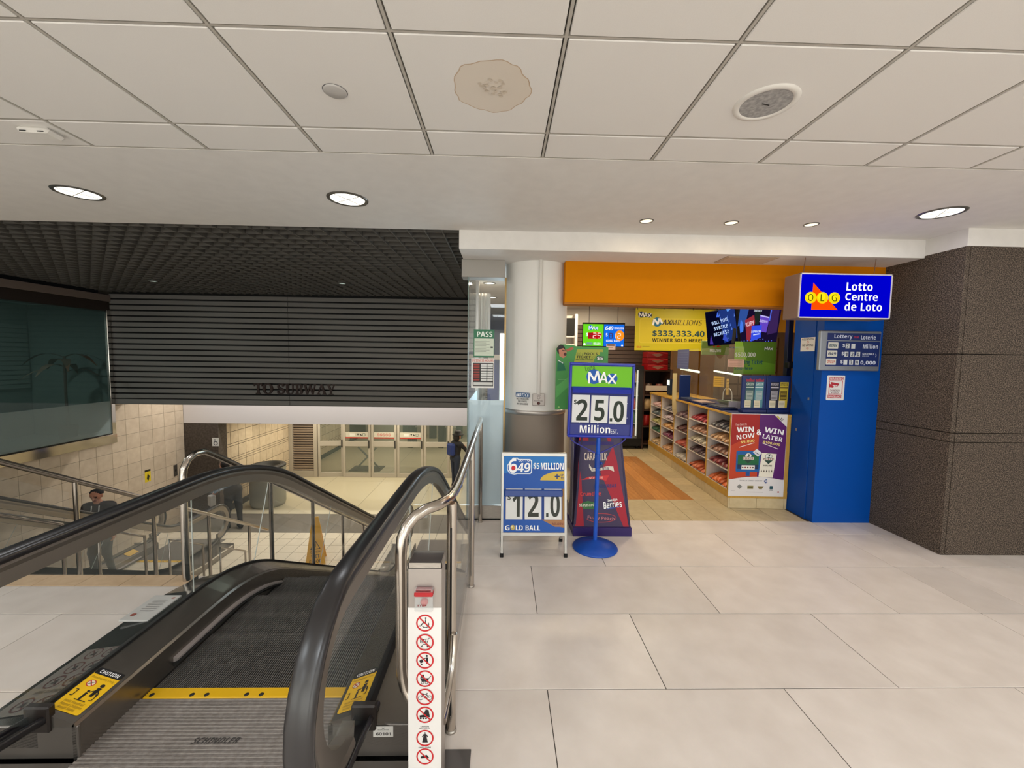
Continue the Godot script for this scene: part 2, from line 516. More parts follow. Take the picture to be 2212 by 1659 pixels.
func hall_ceiling() -> void:
	var c = struct("ceiling")
	var xs = []
	for k in range(-12, 10): xs.append(0.205 + 0.61 * k)
	var zs = [-2.333, -2.088, -1.478, -0.868, -0.258, 0.352]
	for i in xs.size() - 1:
		for j in zs.size() - 1:
			slab(c, "ceiling_tile", Vector3(xs[i] + 0.011, CEIL, zs[j] + 0.008), Vector3(xs[i + 1] - 0.011, CEIL + 0.03, zs[j + 1] - 0.008), M.ceil, 0.003)
	for x in xs: slab(c, "tee_bar", Vector3(x - 0.0055, CEIL + 0.001, -2.333), Vector3(x + 0.0055, CEIL + 0.03, 0.352), M.tee)
	for z in zs: slab(c, "cross_tee", Vector3(xs[0], CEIL + 0.002, z - 0.004), Vector3(xs[-1], CEIL + 0.03, z + 0.004), M.tee)
	slab(c, "grid_backing", Vector3(-7.4, CEIL + 0.02, -2.333), Vector3(6.0, CEIL + 0.2, 0.352), M.ceilgap)
	slab(c, "rear_panel", Vector3(-7.4, CEIL, 0.352), Vector3(6.0, CEIL + 0.2, 4.4), M.ceil)
	slab(c, "plaster_band", Vector3(-7.4, CEIL, -3.66), Vector3(6.0, CEIL + 0.3, -2.337), M.plaster)
	# water stain on the tile beside the speaker
	var k := Ink.new(-1, -1, 1, 1, 0.34, 0.345)
	var rim = []
	var inner = []
	for i in 48:
		var a = TAU * i / 48
		var r = 0.94 + 0.03 * sin(a * 5.0 + 1.0) + 0.02 * sin(a * 13.0) + rng.randf_range(-0.015, 0.015)
		rim.append(Vector2.from_angle(a) * r)
		inner.append(Vector2.from_angle(a) * (r - 0.025))
	k.poly(rim, c8(200, 174, 146))
	k.poly(inner, c8(226, 214, 199))
	for i in 30:
		var p = Vector2.from_angle(rng.randf() * TAU) * rng.randf() * 0.38
		k.disc(p.x, p.y, 0.05, 0.04, c8(214, 199, 180), 7)
	part(c, "water_stain", k, M.ink, Transform3D(Basis(Vector3.RIGHT, PI / 2), Vector3(-0.06, CEIL + 0.0003, -1.755)))
	# bulkhead over the shop front, with its return above the granite pier
	var b = wallbox("trim_1", Vector3(-0.4, 2.6, -4.45), Vector3(6.0, CEIL + 0.2, -3.65), M.plaster, 0.002)
	b.set_meta("label", "white bulkhead over the shop front")
	wallbox("trim_2", Vector3(3.8, 2.62, -4.0), Vector3(6.0, CEIL + 0.1, -3.312), M.plaster, 0.002)
	# fittings
	var big = ["big round downlight above the left end of the plaster band", "big round downlight above the escalator", "big round downlight near the granite pier"]
	for i in 3:
		disc_light("downlight", big[i], Vector3([-3.0, -1.123, 3.223][i], CEIL, -3.0), 0.125, 0.5, Color(0.97, 0.98, 1.0), "large downlights in the plaster band")
	disc_light("downlight", "big round downlight between the shop and the pier", Vector3(5.3, CEIL, -3.0), 0.125, 0.5, Color(0.97, 0.98, 1.0), "large downlights in the plaster band")
	disc_light("downlight", "big round downlight over the far left of the hall", Vector3(-5.0, CEIL, -3.0), 0.125, 0.5, Color(0.97, 0.98, 1.0), "large downlights in the plaster band")
	var small = ["small spotlight nearest the round column", "middle one of the three small spotlights before the shop", "small spotlight nearest the lit lottery box sign"]
	for i in 3:
		disc_light("spot_light", small[i], Vector3([1.137, 1.827, 2.484][i], CEIL, -3.31), 0.05, 0.12, Color(1, 0.9, 0.75), "small spotlights before the shop", glow(c8(255, 240, 205), 1.3))
	for x in [-5.2, -2.6, 0.0, 2.6, 4.9]:
		for z in [0.6, 2.7]:
			var t = thing("ceiling_panel_light", "square white ceiling light panel behind the camera", "ceiling light", Vector3(x, CEIL, z), 0.0, "light panels behind the camera")
			slab(t, "frame", Vector3(-0.31, -0.012, -0.31), Vector3(0.31, 0.0, 0.31), M.tee, 0.003)
			slab(t, "diffuser", Vector3(-0.28, -0.016, -0.28), Vector3(0.28, -0.01, 0.28), M.lamp)
	var t = thing("ceiling_speaker", "round grey-grilled speaker in a white rim on the ceiling", "speaker", Vector3(1.118, CEIL, -1.8))
	var g := G.new()
	g.lathe([Vector2(0.098, -0.002), Vector2(0.104, -0.008), Vector2(0.124, -0.006), Vector2(0.128, 0.001)], Vector3.ZERO, 40)
	part(t, "rim", g, M.white)
	g = G.new()
	g.lathe([Vector2(0, -0.005), Vector2(0.1, -0.004)], Vector3.ZERO, 40)
	var sg = part(t, "grille", g, grain(mat(Color.WHITE, 0.8), 0.02, c8(140, 138, 136), c8(190, 187, 184), Vector3.ONE * 4, 50, 4))
	g = G.new()
	g.bar(Vector3(-0.018, -0.0065, 0.004), Vector3(0.018, -0.0065, -0.004), 0.004, 0.002)
	part(sg, "slot", g, M.dark)
	t = thing("sprinkler_cover", "small plain round cap on the ceiling left of the stain", "ceiling cap", Vector3(-0.723, CEIL, -1.804))
	g = G.new()
	g.lathe([Vector2(0, -0.007), Vector2(0.042, -0.007), Vector2(0.047, -0.004), Vector2(0.047, 0.0)], Vector3.ZERO, 32)
	part(t, "cap", g, mat(c8(190, 186, 182), 0.5))
	g = G.new()
	g.lathe([Vector2(0.047, -0.001), Vector2(0.05, -0.001)], Vector3.ZERO, 32)
	part(t, "gap_ring", g, mat(c8(90, 88, 92), 0.7))
	t = thing("ceiling_sensor", "white twin-eyed box on the ceiling at upper left", "sensor", Vector3(-2.35, CEIL, -2.18), 0.06)
	g = G.new()
	g.box(Vector3(-0.075, -0.03, -0.05), Vector3(0.075, 0, 0.05), 0.014)
	var hs = part(t, "housing", g, M.white)
	for s in [-1.0, 1.0]:
		g = G.new()
		g.xbox(Transform3D(Basis(Vector3.RIGHT, 0.5), Vector3(0.04 * s, -0.024, 0.042)), Vector3(0.026, 0.004, 0.016), 0.001)
		part(hs, "lens_eye", g, M.black)

func hall_walls() -> void:
	wallbox("wall_rear", Vector3(-7.5, -0.2, 4.4), Vector3(6.1, 3.0, 4.5), M.plaster)
	wallbox("wall_right", Vector3(6.0, -0.2, -4.45), Vector3(6.1, 3.0, 4.4), M.plaster)
	wallbox("wall_left", Vector3(-7.5, 0.0, -2.8), Vector3(-7.4, 3.0, 4.4), M.plaster)
	wallbox("wall_roof", Vector3(-7.6, 3.3, -14.0), Vector3(6.1, 3.4, 4.5), M.black)
	for i in 3:
		var x = [-5.0, -0.7, 3.6][i]
		var w = struct("window_%d" % (4 + i), "added glowing shop front that brightens the hall")
		slab(w, "added_glow", Vector3(x - 1.8, 0.15, 4.36), Vector3(x + 1.8, 2.5, 4.4), M.lamp)  # glowing panel added to brighten the hall, framed as a shop window
		for e in [[-1.85, -1.78], [-0.03, 0.03], [1.78, 1.85]]: slab(w, "mullion", Vector3(x + e[0], 0.1, 4.3), Vector3(x + e[1], 2.55, 4.38), M.alu, 0.004)
		for y in [0.1, 2.48]: slab(w, "transom", Vector3(x - 1.85, y, 4.3), Vector3(x + 1.85, y + 0.07, 4.38), M.alu, 0.004)
	# granite pier: slabs with open joints round a dark core
	var p = struct("wall_pier", "dark flamed granite pier beside the shop")
	slab(p, "core", Vector3(3.845, 0, -4.4), Vector3(6.0, 2.6, -3.36), M.black)
	for y in [[0.0, 0.985], [0.99, 1.062], [1.068, 1.731], [1.737, 2.62]]:
		var x = 3.842
		for w in [1.1, 1.06]:
			slab(p, "granite_slab", Vector3(x, y[0], -3.35), Vector3(x + w - 0.006, y[1], -3.314), M.granite, 0.003)
			x += w
		slab(p, "granite_slab", Vector3(3.8, y[0], -4.4), Vector3(3.838, y[1], -3.316), M.granite, 0.003)

func tile_wall(parent: Node, x: float, y0: float, y1: float, z0: float, z1: float, ya: float, za: float, size: float, face := 1.0) -> void:   # wall of square tiles facing +x, joints through (ya, za)
	var z = za + floor((z0 - za) / size) * size
	while z < z1:
		var y = ya + floor((y0 - ya) / size) * size
		while y < y1:
			var a = Vector3(x - 0.008 * face, maxf(y, y0) + 0.0022, maxf(z, z0) + 0.0022)
			var b = Vector3(x, minf(y + size, y1) - 0.0022, minf(z + size, z1) - 0.0022)
			if b.y - a.y > 0.01 and b.z - a.z > 0.01: slab(parent, "wall_tile", a, b, M.walltile[rng.randi() % 4], 0.0015)
			y += size
		z += size

func well() -> void:
	# open-cell grille over the escalator well
	var gr = struct("ceiling_grille", "dark open-cell grille ceiling over the escalators")
	var y0 = CEIL - 0.005
	var k = 0
	while -7.33 + 0.154 * k < -0.3:
		var x = -7.33 + 0.154 * k
		slab(gr, "blade", Vector3(x - 0.005, y0, -7.84), Vector3(x + 0.005, y0 + 0.085, -3.664), M.blade)
		k += 1
	k = 0
	while -3.74 - 0.154 * k > -7.84:
		var z = -3.74 - 0.154 * k
		slab(gr, "cross_blade", Vector3(-7.4, y0 + 0.003, z - 0.004), Vector3(-0.3, y0 + 0.083, z + 0.004), M.blade)
		k += 1
	slab(gr, "plenum_sheet", Vector3(-7.5, 3.2, -8.0), Vector3(-0.2, 3.28, -3.66), M.black)
	for i in 2:
		var at = Vector3([-5.46, -2.5][i], y0 - 0.004, [-6.52, -6.41][i])
		disc_light("grille_light", ["small lamp in the dark grille, left of the two", "small lamp in the dark grille, right of the two"][i], at, 0.05, 0.25, Color(0.9, 1.0, 0.95), "lamps in the grille", glow(c8(200, 220, 210), 0.7))
	# slatted back wall of the well
	var w = struct("wall_back", "dark horizontal slats facing the well")
	slab(w, "backing", Vector3(-7.5, 0.66, -8.05), Vector3(-0.3, 3.2, -7.9), M.black)
	var y = 0.668
	for i in 20:
		var h = 0.081 if i else 0.09
		for s in [[-7.4, -4.094], [-4.09, -0.3]]:
			slab(w, "slat", Vector3(s[0], y, -7.9), Vector3(s[1], minf(y + h - 0.005, CEIL - 0.01), -7.85), M.slat, 0.004)
		y += 0.1045
	slab(w, "bottom_plate", Vector3(-7.4, 0.655, -8.05), Vector3(-0.3, 0.668, -7.85), M.slat)
	var t = thing("wall_lettering", "dark serif letters TO SUBWAY on the slatted wall", "sign", Vector3(-4.076, 0.983, -7.84))
	var m := TextMesh.new()
	var x = -0.682
	for ch in [["T", 0.165], ["O", 0.2], [" ", 0.075], ["S", 0.145], ["U", 0.19], ["B", 0.155], ["W", 0.26], ["A", 0.19], ["Y", 0.165]]:
		if ch[0] != " ":
			var gl = Ink.glyphs(ch[0], "serifbold")
			m = TextMesh.new()
			m.font = Ink.font("serifbold")
			m.text = ch[0]
			m.font_size = 64
			m.pixel_size = 0.01
			m.depth = 0.03
			var sx = ch[1] * 0.97 / gl[2].x
			var sy = 0.2 / gl[2].y
			var c = gl[1] + gl[2] * 0.5
			part(t, "letter", m, mat(c8(52, 34, 28), 0.6), Transform3D(Basis.from_scale(Vector3(sx, sy, 1)), Vector3(x + ch[1] * 0.5 - c.x * sx, -c.y * sy, 0.0)))
		x += ch[1]
	# left wall: showcase glass above, tiles below
	var lw = struct("wall_side", "beige tiled side wall of the well")
	slab(lw, "backing", Vector3(-7.6, LOW, -9.5), Vector3(-7.41, 0.13, -2.0), M.grout)
	slab(lw, "backing", Vector3(-7.6, 0.13, -9.5), Vector3(-7.41, 3.2, -7.86), M.grout)
	tile_wall(lw, -7.4, LOW, 0.02, -9.5, -4.4, 0.02, -8.963, 0.3)
	tile_wall(lw, -7.4, 0.02, 0.66, -9.5, -7.86, 0.02, -8.963, 0.3)
	slab(lw, "header", Vector3(-7.6, 2.58, -7.84), Vector3(-7.36, 2.7, -2.8), mat(c8(118, 104, 96), 0.5), 0.004)
	slab(lw, "header_recess", Vector3(-7.6, 2.4, -7.84), Vector3(-7.4, 2.58, -2.8), mat(c8(40, 28, 22), 0.6))
	var wd = struct("window_1", "dark showcase glass in a chrome frame")
	slab(wd, "pane", Vector3(-7.4, 0.1, -7.76), Vector3(-7.392, 2.4, -2.8), clear(c8(70, 92, 90), 0.35))
	slab(wd, "sill_rail", Vector3(-7.42, -0.08, -7.84), Vector3(-7.36, 0.09, -2.8), M.chrome, 0.006)
	slab(wd, "mullion", Vector3(-7.42, 0.02, -7.84), Vector3(-7.37, 2.42, -7.76), M.chrome, 0.006)
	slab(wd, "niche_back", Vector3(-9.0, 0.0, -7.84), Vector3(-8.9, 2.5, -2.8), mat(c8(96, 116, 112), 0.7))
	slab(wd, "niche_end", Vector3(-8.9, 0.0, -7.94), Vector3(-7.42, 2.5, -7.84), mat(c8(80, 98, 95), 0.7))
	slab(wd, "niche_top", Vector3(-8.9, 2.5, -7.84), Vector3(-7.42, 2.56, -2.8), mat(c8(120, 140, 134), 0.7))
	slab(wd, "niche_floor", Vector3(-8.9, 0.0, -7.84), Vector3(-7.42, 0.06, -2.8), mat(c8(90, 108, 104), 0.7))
	slab(wd, "frost_band", Vector3(-7.388, 0.11, -7.76), Vector3(-7.386, 0.72, -2.8), clear(c8(170, 186, 184), 0.4, 0.3))
	for i in 14:
		slab(wd, "shutter_slat", Vector3(-8.9, 0.95 + 0.085 * i, -7.8), Vector3(-8.87, 1.02 + 0.085 * i, -6.6), mat(c8(112, 130, 126), 0.6), 0.004)
	slab(wd, "vent_grille", Vector3(-8.9, 2.15, -5.9), Vector3(-8.88, 2.28, -5.6), M.dark)
	disc_light("added_showcase_lamp", "unseen lamp added to brighten the dark showcase", Vector3(-8.2, 2.5, -5.5), 0.07, 3.6, Color(0.9, 1.0, 0.97))  # added lamp, lifts the dark niche behind the glass
	t = thing("potted_palm", "drooping dried palm fronds behind the showcase glass", "plant", Vector3(-7.75, 0.06, -7.35))
	var g := G.new()
	g.lathe([Vector2(0, 0), Vector2(0.1, 0), Vector2(0.13, 0.25), Vector2(0.12, 0.27), Vector2(0, 0.24)], Vector3.ZERO, 18)
	part(t, "pot", g, mat(c8(70, 64, 58), 0.6))
	g = G.new()
	g.tube([Vector3(0, 0.24, 0), Vector3(0.01, 0.8, 0.02), Vector3(0, 1.5, 0)], 0.02, 8)
	part(t, "stem", g, mat(c8(60, 48, 36), 0.8))
	for i in 9:
		g = G.new()
		var d = Vector3(cos(i * 0.7), 0, sin(i * 0.7))
		var b = Vector3(0, 1.48 - 0.09 * (i % 4), 0)
		var prev = b
		for q in range(1, 7):
			var u = q / 6.0
			var c = b + d * 0.55 * u + Vector3(0, 0.12 * sin(u * 2.4) - 0.22 * u * u, 0)
			var wq = d.cross(Vector3.UP) * 0.06 * sin(PI * clampf(u, 0.05, 0.97))
			var wp = d.cross(Vector3.UP) * 0.06 * sin(PI * clampf(u - 0.166, 0.05, 0.97))
			g.quad(prev - wp, prev + wp, c + wq, c - wq)
			prev = c
		part(t, "frond", g, mat(c8(84, 72, 56), 0.8))
	# white lit fascia and the ceiling of the lower passage
	var fc = wallbox("trim_3", Vector3(-7.4, 0.02, -9.7), Vector3(0.6, 1.6, -9.5), mat(c8(232, 226, 224), 0.8), 0.002)
	fc.set_meta("label", "white fascia above the lower passage")
	wallbox("ceiling_soffit", Vector3(-7.4, 1.6, -9.7), Vector3(0.6, 1.7, -8.04), M.white)
	for i in 6:
		disc_light("wall_washer", "round downlight hidden above the white fascia", Vector3(-6.7 + 1.15 * i, 1.598, -9.12), 0.07, 1.6, Color(1, 0.985, 0.97), "wall washers above the white fascia")
	wallbox("wall_well", Vector3(-0.3, LOW, -9.5), Vector3(-0.2, 0.0, -4.04), M.plaster)
	wallbox("wall_front", Vector3(-2.3, LOW, -2.97), Vector3(-0.25, -0.5, -2.87), M.plaster)
	wallbox("wall_below", Vector3(-7.4, LOW, -2.0), Vector3(-2.25, -0.2, -1.9), M.plaster)
	wallbox("wall_under", Vector3(-0.3, LOW, -4.04), Vector3(-0.22, -0.2, -1.0), M.plaster)

func lower_concourse() -> void:
	var f = struct("floor_lower", "lower concourse floor")
	var z = -8.75
	while z < -4.2:
		var x = -7.4
		while x < -0.4:
			if not (x < -2.2 and x > -5.3 and z > -6.7):
				slab(f, "lower_tile", Vector3(x + 0.004, LOW - 0.02, z + 0.004), Vector3(x + 0.296, LOW, minf(z + 0.3, -4.2) - 0.004), M.lowtile, 0.0015)
			x += 0.3
		z += 0.3
	slab(f, "tile_bed", Vector3(-7.5, LOW - 0.2, -8.75), Vector3(-0.2, LOW - 0.004, -1.9), M.grout)
	for i in 6:
		slab(f, "stone_band", Vector3(-7.4 + 1.2 * i, LOW - 0.2, -9.795), Vector3(-7.4 + 1.2 * (i + 1) - 0.004, LOW, -8.755), M.band, 0.001)
	for i in 5:
		for j in 4:
			slab(f, "terrazzo_tile", Vector3(-6.8 + 1.55 * i, LOW - 0.2, -9.803 - 2.6 * (j + 1)), Vector3(-6.8 + 1.55 * (i + 1) - 0.006, LOW, -9.803 - 2.6 * j - 0.006), M.terrazzo, 0.001)
	slab(f, "terrazzo_bed", Vector3(-7.0, LOW - 0.25, -20.2), Vector3(0.95, LOW - 0.003, -9.8), M.grout)
	# stone portal pier, tiled passage wall with its lines of narrow courses
	var p = struct("wall_portal", "brown stone portal pier")
	slab(p, "stone_face", Vector3(-7.4, LOW, -9.8), Vector3(-6.62, 0.02, -9.5), M.stone, 0.004)
	for y in [[-0.62, -0.6], [-1.42, -1.4]]: slab(p, "joint", Vector3(-7.38, y[0], -9.501), Vector3(-6.63, y[0] + 0.006, -9.498), M.dark)
	var lw = struct("wall_passage", "cream tiled wall of the lower passage")
	slab(lw, "backing", Vector3(-6.95, LOW, -20.0), Vector3(-6.75, 0.05, -9.8), M.grout)
	var ys = [LOW + 0.14, -1.86, -1.8, -1.74, -1.68, -1.38, -1.08, -1.02, -0.96, -0.66, -0.6, -0.3, 0.0]
	for i in ys.size() - 1:
		z = -9.8
		while z > -17.9:
			slab(lw, "wall_tile", Vector3(-6.75, ys[i] + 0.006, z - 0.294), Vector3(-6.74, ys[i + 1] - 0.006, z - 0.006), M.walltile[rng.randi() % 4], 0.0015)
			z -= 0.3
	wallbox("baseboard_passage", Vector3(-6.75, LOW, -18.0), Vector3(-6.71, LOW + 0.14, -9.8), mat(c8(60, 58, 58), 0.5), 0.004)
	wallbox("ceiling_passage", Vector3(-7.4, 0.03, -20.2), Vector3(1.0, 0.15, -9.7), M.white)
	wallbox("wall_passage_right", Vector3(0.9, LOW, -20.2), Vector3(1.0, 0.1, -9.5), M.lowtile)
	wallbox("wall_passage_end", Vector3(-7.0, LOW, -20.2), Vector3(1.0, 0.1, -20.0), mat(c8(196, 190, 176), 0.7))
	wallbox("wall_lower_step", Vector3(-0.3, LOW, -9.7), Vector3(1.0, 0.1, -9.45), M.lowtile)
	var lamps = [[-5.6, -10.7], [-3.3, -10.7], [-1.0, -10.7], [-5.6, -12.2], [-3.3, -12.2], [-1.0, -12.2], [-5.0, -15.4], [-2.4, -15.4], [0.0, -15.4], [-5.0, -18.2], [-2.0, -18.2]]
	for l in lamps:
		var t = thing("passage_light", "long ceiling lamp of the lower passage behind the white fascia", "ceiling light", Vector3(l[0], 0.03, l[1]), 0.0, "lamps of the lower passage")
		slab(t, "housing", Vector3(-0.62, -0.025, -0.07), Vector3(0.62, 0, 0.07), M.white, 0.004)
		slab(t, "diffuser", Vector3(-0.6, -0.03, -0.055), Vector3(0.6, -0.024, 0.055), M.lamp)
		area(Vector3(l[0], -0.03, l[1]), Vector2(1.15, 0.1), 2.0 if l[1] > -13 else 1.2, Color(1.0, 0.96, 0.86))
	# door screen
	var fr = mat(c8(186, 178, 166), 0.45, 0.25)
	var lv = thing("louvre_panel", "tall grey-brown louvred panel left of the glass doors", "louvre", Vector3(-6.3, LOW, -12.86))
	slab(lv, "frame", Vector3(-0.44, 0, -0.05), Vector3(-0.33, 2.28, 0.05), fr, 0.003)
	slab(lv, "frame", Vector3(0.33, 0, -0.05), Vector3(0.44, 2.28, 0.05), fr, 0.003)
	slab(lv, "kick_plate", Vector3(-0.33, 0, -0.03), Vector3(0.33, 0.2, 0.03), fr, 0.003)
	slab(lv, "backing", Vector3(-0.33, 0.2, -0.05), Vector3(0.33, 2.28, -0.045), mat(c8(70, 60, 52), 0.8))
	for i in 27:
		var g := G.new()
		g.xbox(Transform3D(Basis(Vector3.RIGHT, 0.6), Vector3(0, 0.235 + 0.077 * i, 0.0)), Vector3(0.66, 0.06, 0.012), 0.002)
		part(lv, "louvre_blade", g, mat(c8(178, 160, 146), 0.5, 0.1))
	var names = ["door_1", "door_2", "door_3", "door_4", "door_5", "door_6"]
	var xs = [-5.85, -5.06, -4.17, -3.345, -2.5, -1.66, -0.9]
	for i in 6:
		var d = struct(names[i])
		var a = xs[i] + 0.01
		var b = xs[i + 1] - 0.01
		var swing = 0.0
		d.position = Vector3(a, LOW, -12.86)
		if i == 0: d.rotation.y = 0.12
		var w = b - a
		for s in [[0.0, 0.07], [w - 0.07, w]]: slab(d, "stile", Vector3(s[0], 0, -0.025), Vector3(s[1], 2.28, 0.025), fr, 0.003)
		slab(d, "bottom_rail", Vector3(0.07, 0, -0.025), Vector3(w - 0.07, 0.14, 0.025), fr, 0.003)
		slab(d, "mid_rail", Vector3(0.07, 1.0, -0.025), Vector3(w - 0.07, 1.16, 0.025), fr, 0.003)
		slab(d, "glass", Vector3(0.07, 0.14, -0.004), Vector3(w - 0.07, 1.0, 0.004), M.glassgreen)
		slab(d, "glass", Vector3(0.07, 1.16, -0.004), Vector3(w - 0.07, 2.28, 0.004), M.glassgreen)
		if i < 5:
			slab(d, "pull_handle", Vector3(w - 0.06, 0.95, 0.03), Vector3(w - 0.03, 1.2, 0.06), M.dark, 0.006)
		if i in [1, 2, 3]:
			var strip = slab(d, "sign_strip", Vector3(0.08, 1.3, 0.006), Vector3(w - 0.08, 1.46, 0.01), mat(c8(196, 190, 176), 0.5))
			slab(strip, "red_strip", Vector3(0.08, 1.26, 0.006), Vector3(w - 0.08, 1.295, 0.011), mat(c8(190, 52, 40), 0.5))
			var k := Ink.new(0, 0, 100, 20, w - 0.18, 0.13)
			if i == 2:
				for q in 5: k.ring(22 + 14 * q, 10, 5.5, 7.5, 1.6, c8(190, 60, 52))
				for q in 5: k.line(18 + 14 * q, 5, 26 + 14 * q, 15, 1.4, c8(190, 60, 52))
			else:
				k.rect(18, 4, 42, 17, c8(222, 220, 212))
				k.poly([Vector2(50, 5), Vector2(60, 5), Vector2(55, 15)], c8(40, 40, 40))
				k.poly([Vector2(64, 5), Vector2(73, 12), Vector2(73, 16), Vector2(64, 12)], c8(40, 40, 40))
				k.rect(77, 4, 89, 17, c8(40, 60, 40))
				k.rect(79, 6, 87, 15, c8(210, 214, 200))
			part(strip, "print", k, M.ink, Transform3D(Basis(), Vector3(w * 0.5, 1.38, 0.011)))
	# folding barrier trestle and mat seen behind door 2, gates further in
	var t = thing("trestle", "grey crossed trestle on a dark mat behind the doors", "trestle", Vector3(-4.6, LOW, -13.9))
	for s in [[-0.4, 0.0, 0.3, 0.75], [-0.35, 0.75, 0.42, 0.02]]:
		var g := G.new()
		g.bar(Vector3(s[0], s[1], 0), Vector3(s[2], s[3], 0.1), 0.05, 0.05, 0.004)
		part(t, "bar", g, mat(c8(120, 122, 116), 0.5))
	slab(t, "mat", Vector3(-0.55, 0.001, -0.3), Vector3(0.5, 0.012, 0.4), mat(c8(96, 94, 88), 0.9))
	for i in 3:
		t = thing("ticket_gate", ["dark ticket gate far behind the doors, left one", "dark ticket gate far behind the doors, middle one", "dark ticket gate far behind the doors, right one"][i], "ticket gate", Vector3(-3.9 + 1.3 * i, LOW, -17.5), 0.0, "ticket gates behind the doors")
		slab(t, "cabinet", Vector3(-0.12, 0, -0.4), Vector3(0.12, 1.0, 0.4), M.dark, 0.02)
		slab(t, "top", Vector3(-0.14, 1.0, -0.42), Vector3(0.14, 1.05, 0.42), M.alu, 0.01)
		slab(t, "arm", Vector3(0.12, 0.8, -0.03), Vector3(0.6, 0.86, 0.03), M.alu, 0.01)
	for i in 4:
		var c = wallbox("trim_%d" % (4 + i), Vector3(-4.7 + 1.25 * i, LOW, -19.4), Vector3(-4.4 + 1.25 * i, 0.03, -19.1), mat(c8(58, 60, 56), 0.6))
		c.set_meta("label", "dark upright at the end of the passage")
	# waste bin, caution board, wall stickers
	t = thing("waste_bin", "round grey waste bin by the tiled passage wall", "bin", Vector3(-6.05, LOW, -10.45))
	var g := G.new()
	g.lathe([Vector2(0, 0), Vector2(0.38, 0), Vector2(0.41, 0.08), Vector2(0.42, 0.95), Vector2(0.42, 1.0)], Vector3.ZERO, 32)
	part(t, "body", g, mat(c8(150, 150, 140), 0.5, 0.2))
	g = G.new()
	g.lathe([Vector2(0.42, 1.0), Vector2(0.43, 1.02), Vector2(0.41, 1.05), Vector2(0.3, 1.06), Vector2(0.28, 1.0), Vector2(0, 0.9)], Vector3.ZERO, 32)
	part(t, "rim", g, M.dark)
	t = thing("wet_floor_sign", "yellow folding wet floor sign on the lower tiles", "floor sign", Vector3(-3.48, LOW, -7.5), 0.35)
	for s in [-1.0, 1.0]:
		g = G.new()
		var tr = Transform3D(Basis(Vector3.RIGHT, -0.2 * s), Vector3(0, 0, 0.17 * s))
		g.prism([Vector2(-0.17, 0.0), Vector2(0.17, 0.0), Vector2(0.09, 0.62), Vector2(0.05, 0.88), Vector2(-0.05, 0.88), Vector2(-0.09, 0.62)], tr * Transform3D(Basis(), Vector3(0, 0, -0.012)), 0.024)
		var wp = part(t, "panel", g, mat(c8(250, 188, 12), 0.5))
		var k := Ink.new(-17, 0, 17, 88, 0.34, 0.88)
		k.lines([Vector2(0, 44), Vector2(-8, 58), Vector2(8, 58), Vector2(0, 44)], 1.3, c8(60, 40, 10))
		k.line(0, 48, 0, 55, 1.6, c8(60, 40, 10))
		k.text("CAUTION", -8, 61, 8, 65, c8(60, 40, 10))
		k.text("WET", -7, 68, 7, 74, c8(40, 30, 10))
		k.text("FLOOR", -10, 77, 10, 83, c8(40, 30, 10))
		part(wp, "print", k, M.ink, tr * Transform3D(Basis() if s > 0 else Basis(Vector3.UP, PI), Vector3(0, 0.44, 0.0125 * s)))
	var k := Ink.new(0, 0, 10, 24, 0.14, 0.26)
	k.rect(0, 0, 10, 24, c8(228, 200, 40))
	k.rect(0, 0, 10, 4, c8(40, 36, 20))
	k.poly([Vector2(3, 18), Vector2(5, 7), Vector2(8, 14), Vector2(6, 22)], c8(50, 46, 20))
	solo("wall_sticker", "small yellow caution sticker on the beige wall tiles", "sticker", k, M.ink, Transform3D(Basis(Vector3.UP, PI / 2), Vector3(-7.399, -0.93, -8.5)))
	t = thing("key_switch", "narrow grey switch plate on the beige tiles near the stone pier", "switch", Vector3(-7.4, -1.02, -9.21))
	var kp = slab(t, "plate", Vector3(0, -0.13, -0.05), Vector3(0.012, 0.13, 0.05), mat(c8(98, 92, 84), 0.4, 0.5), 0.003)
	slab(kp, "key_slot", Vector3(0.012, -0.02, -0.015), Vector3(0.016, 0.03, 0.015), M.dark)
	k = Ink.new(0, 0, 10, 12, 0.16, 0.2)
	k.rect(0, 0, 10, 12, c8(230, 230, 226))
	k.disc(4, 3, 1, 1, c8(30, 40, 60))
	k.ring(5, 8, 3, 3, 1, c8(30, 40, 60))
	solo("access_sign", "small white wheelchair sign at the edge of the stone pier", "sign", k, M.ink, Transform3D(Basis(), Vector3(-6.68, -0.42, -9.497)))

# centre line of an escalator's steps: top flat, convex bend, 30 degree incline, concave bend, bottom flat
func esc_frames(xc: float, z0: float, z1: float) -> Array:
	var p = []      # (z, y)
	var r = 1.45
	var rb = 1.9
	var a = PI / 6
	var zt = -2.4
	var z = z0
	while z > zt + 0.01:
		p.append(Vector2(z, 0)); z -= 0.12
	for i in 11:
		var t = a * i / 10
		p.append(Vector2(zt - r * sin(t), -r * (1 - cos(t))))
	var e = p[-1]
	var drop = e.y - (LOW + rb * (1 - cos(a)))
	var zi = e.x - drop / tan(a)
	for i in range(1, 16): p.append(e.lerp(Vector2(zi, e.y - drop), i / 15.0))
	var zb = zi - rb * sin(a)
	for i in range(1, 11):
		var t = a * (1 - i / 10.0)
		p.append(Vector2(zb + rb * sin(t), LOW + rb * (1 - cos(t))))
	z = zb - 0.12
	while z > z1:
		p.append(Vector2(z, LOW)); z -= 0.12
	p.append(Vector2(z1, LOW))
	var f = []
	for i in p.size():
		var d = (p[mini(i + 1, p.size() - 1)] - p[maxi(i - 1, 0)]).normalized()
		var bz = -Vector3(0, d.y, d.x)
		f.append(Transform3D(Basis(Vector3.RIGHT, bz.cross(Vector3.RIGHT), bz), Vector3(xc, p[i].y, p[i].x)))
	return f

func prof(a: Array) -> PackedVector2Array: return PackedVector2Array(a)

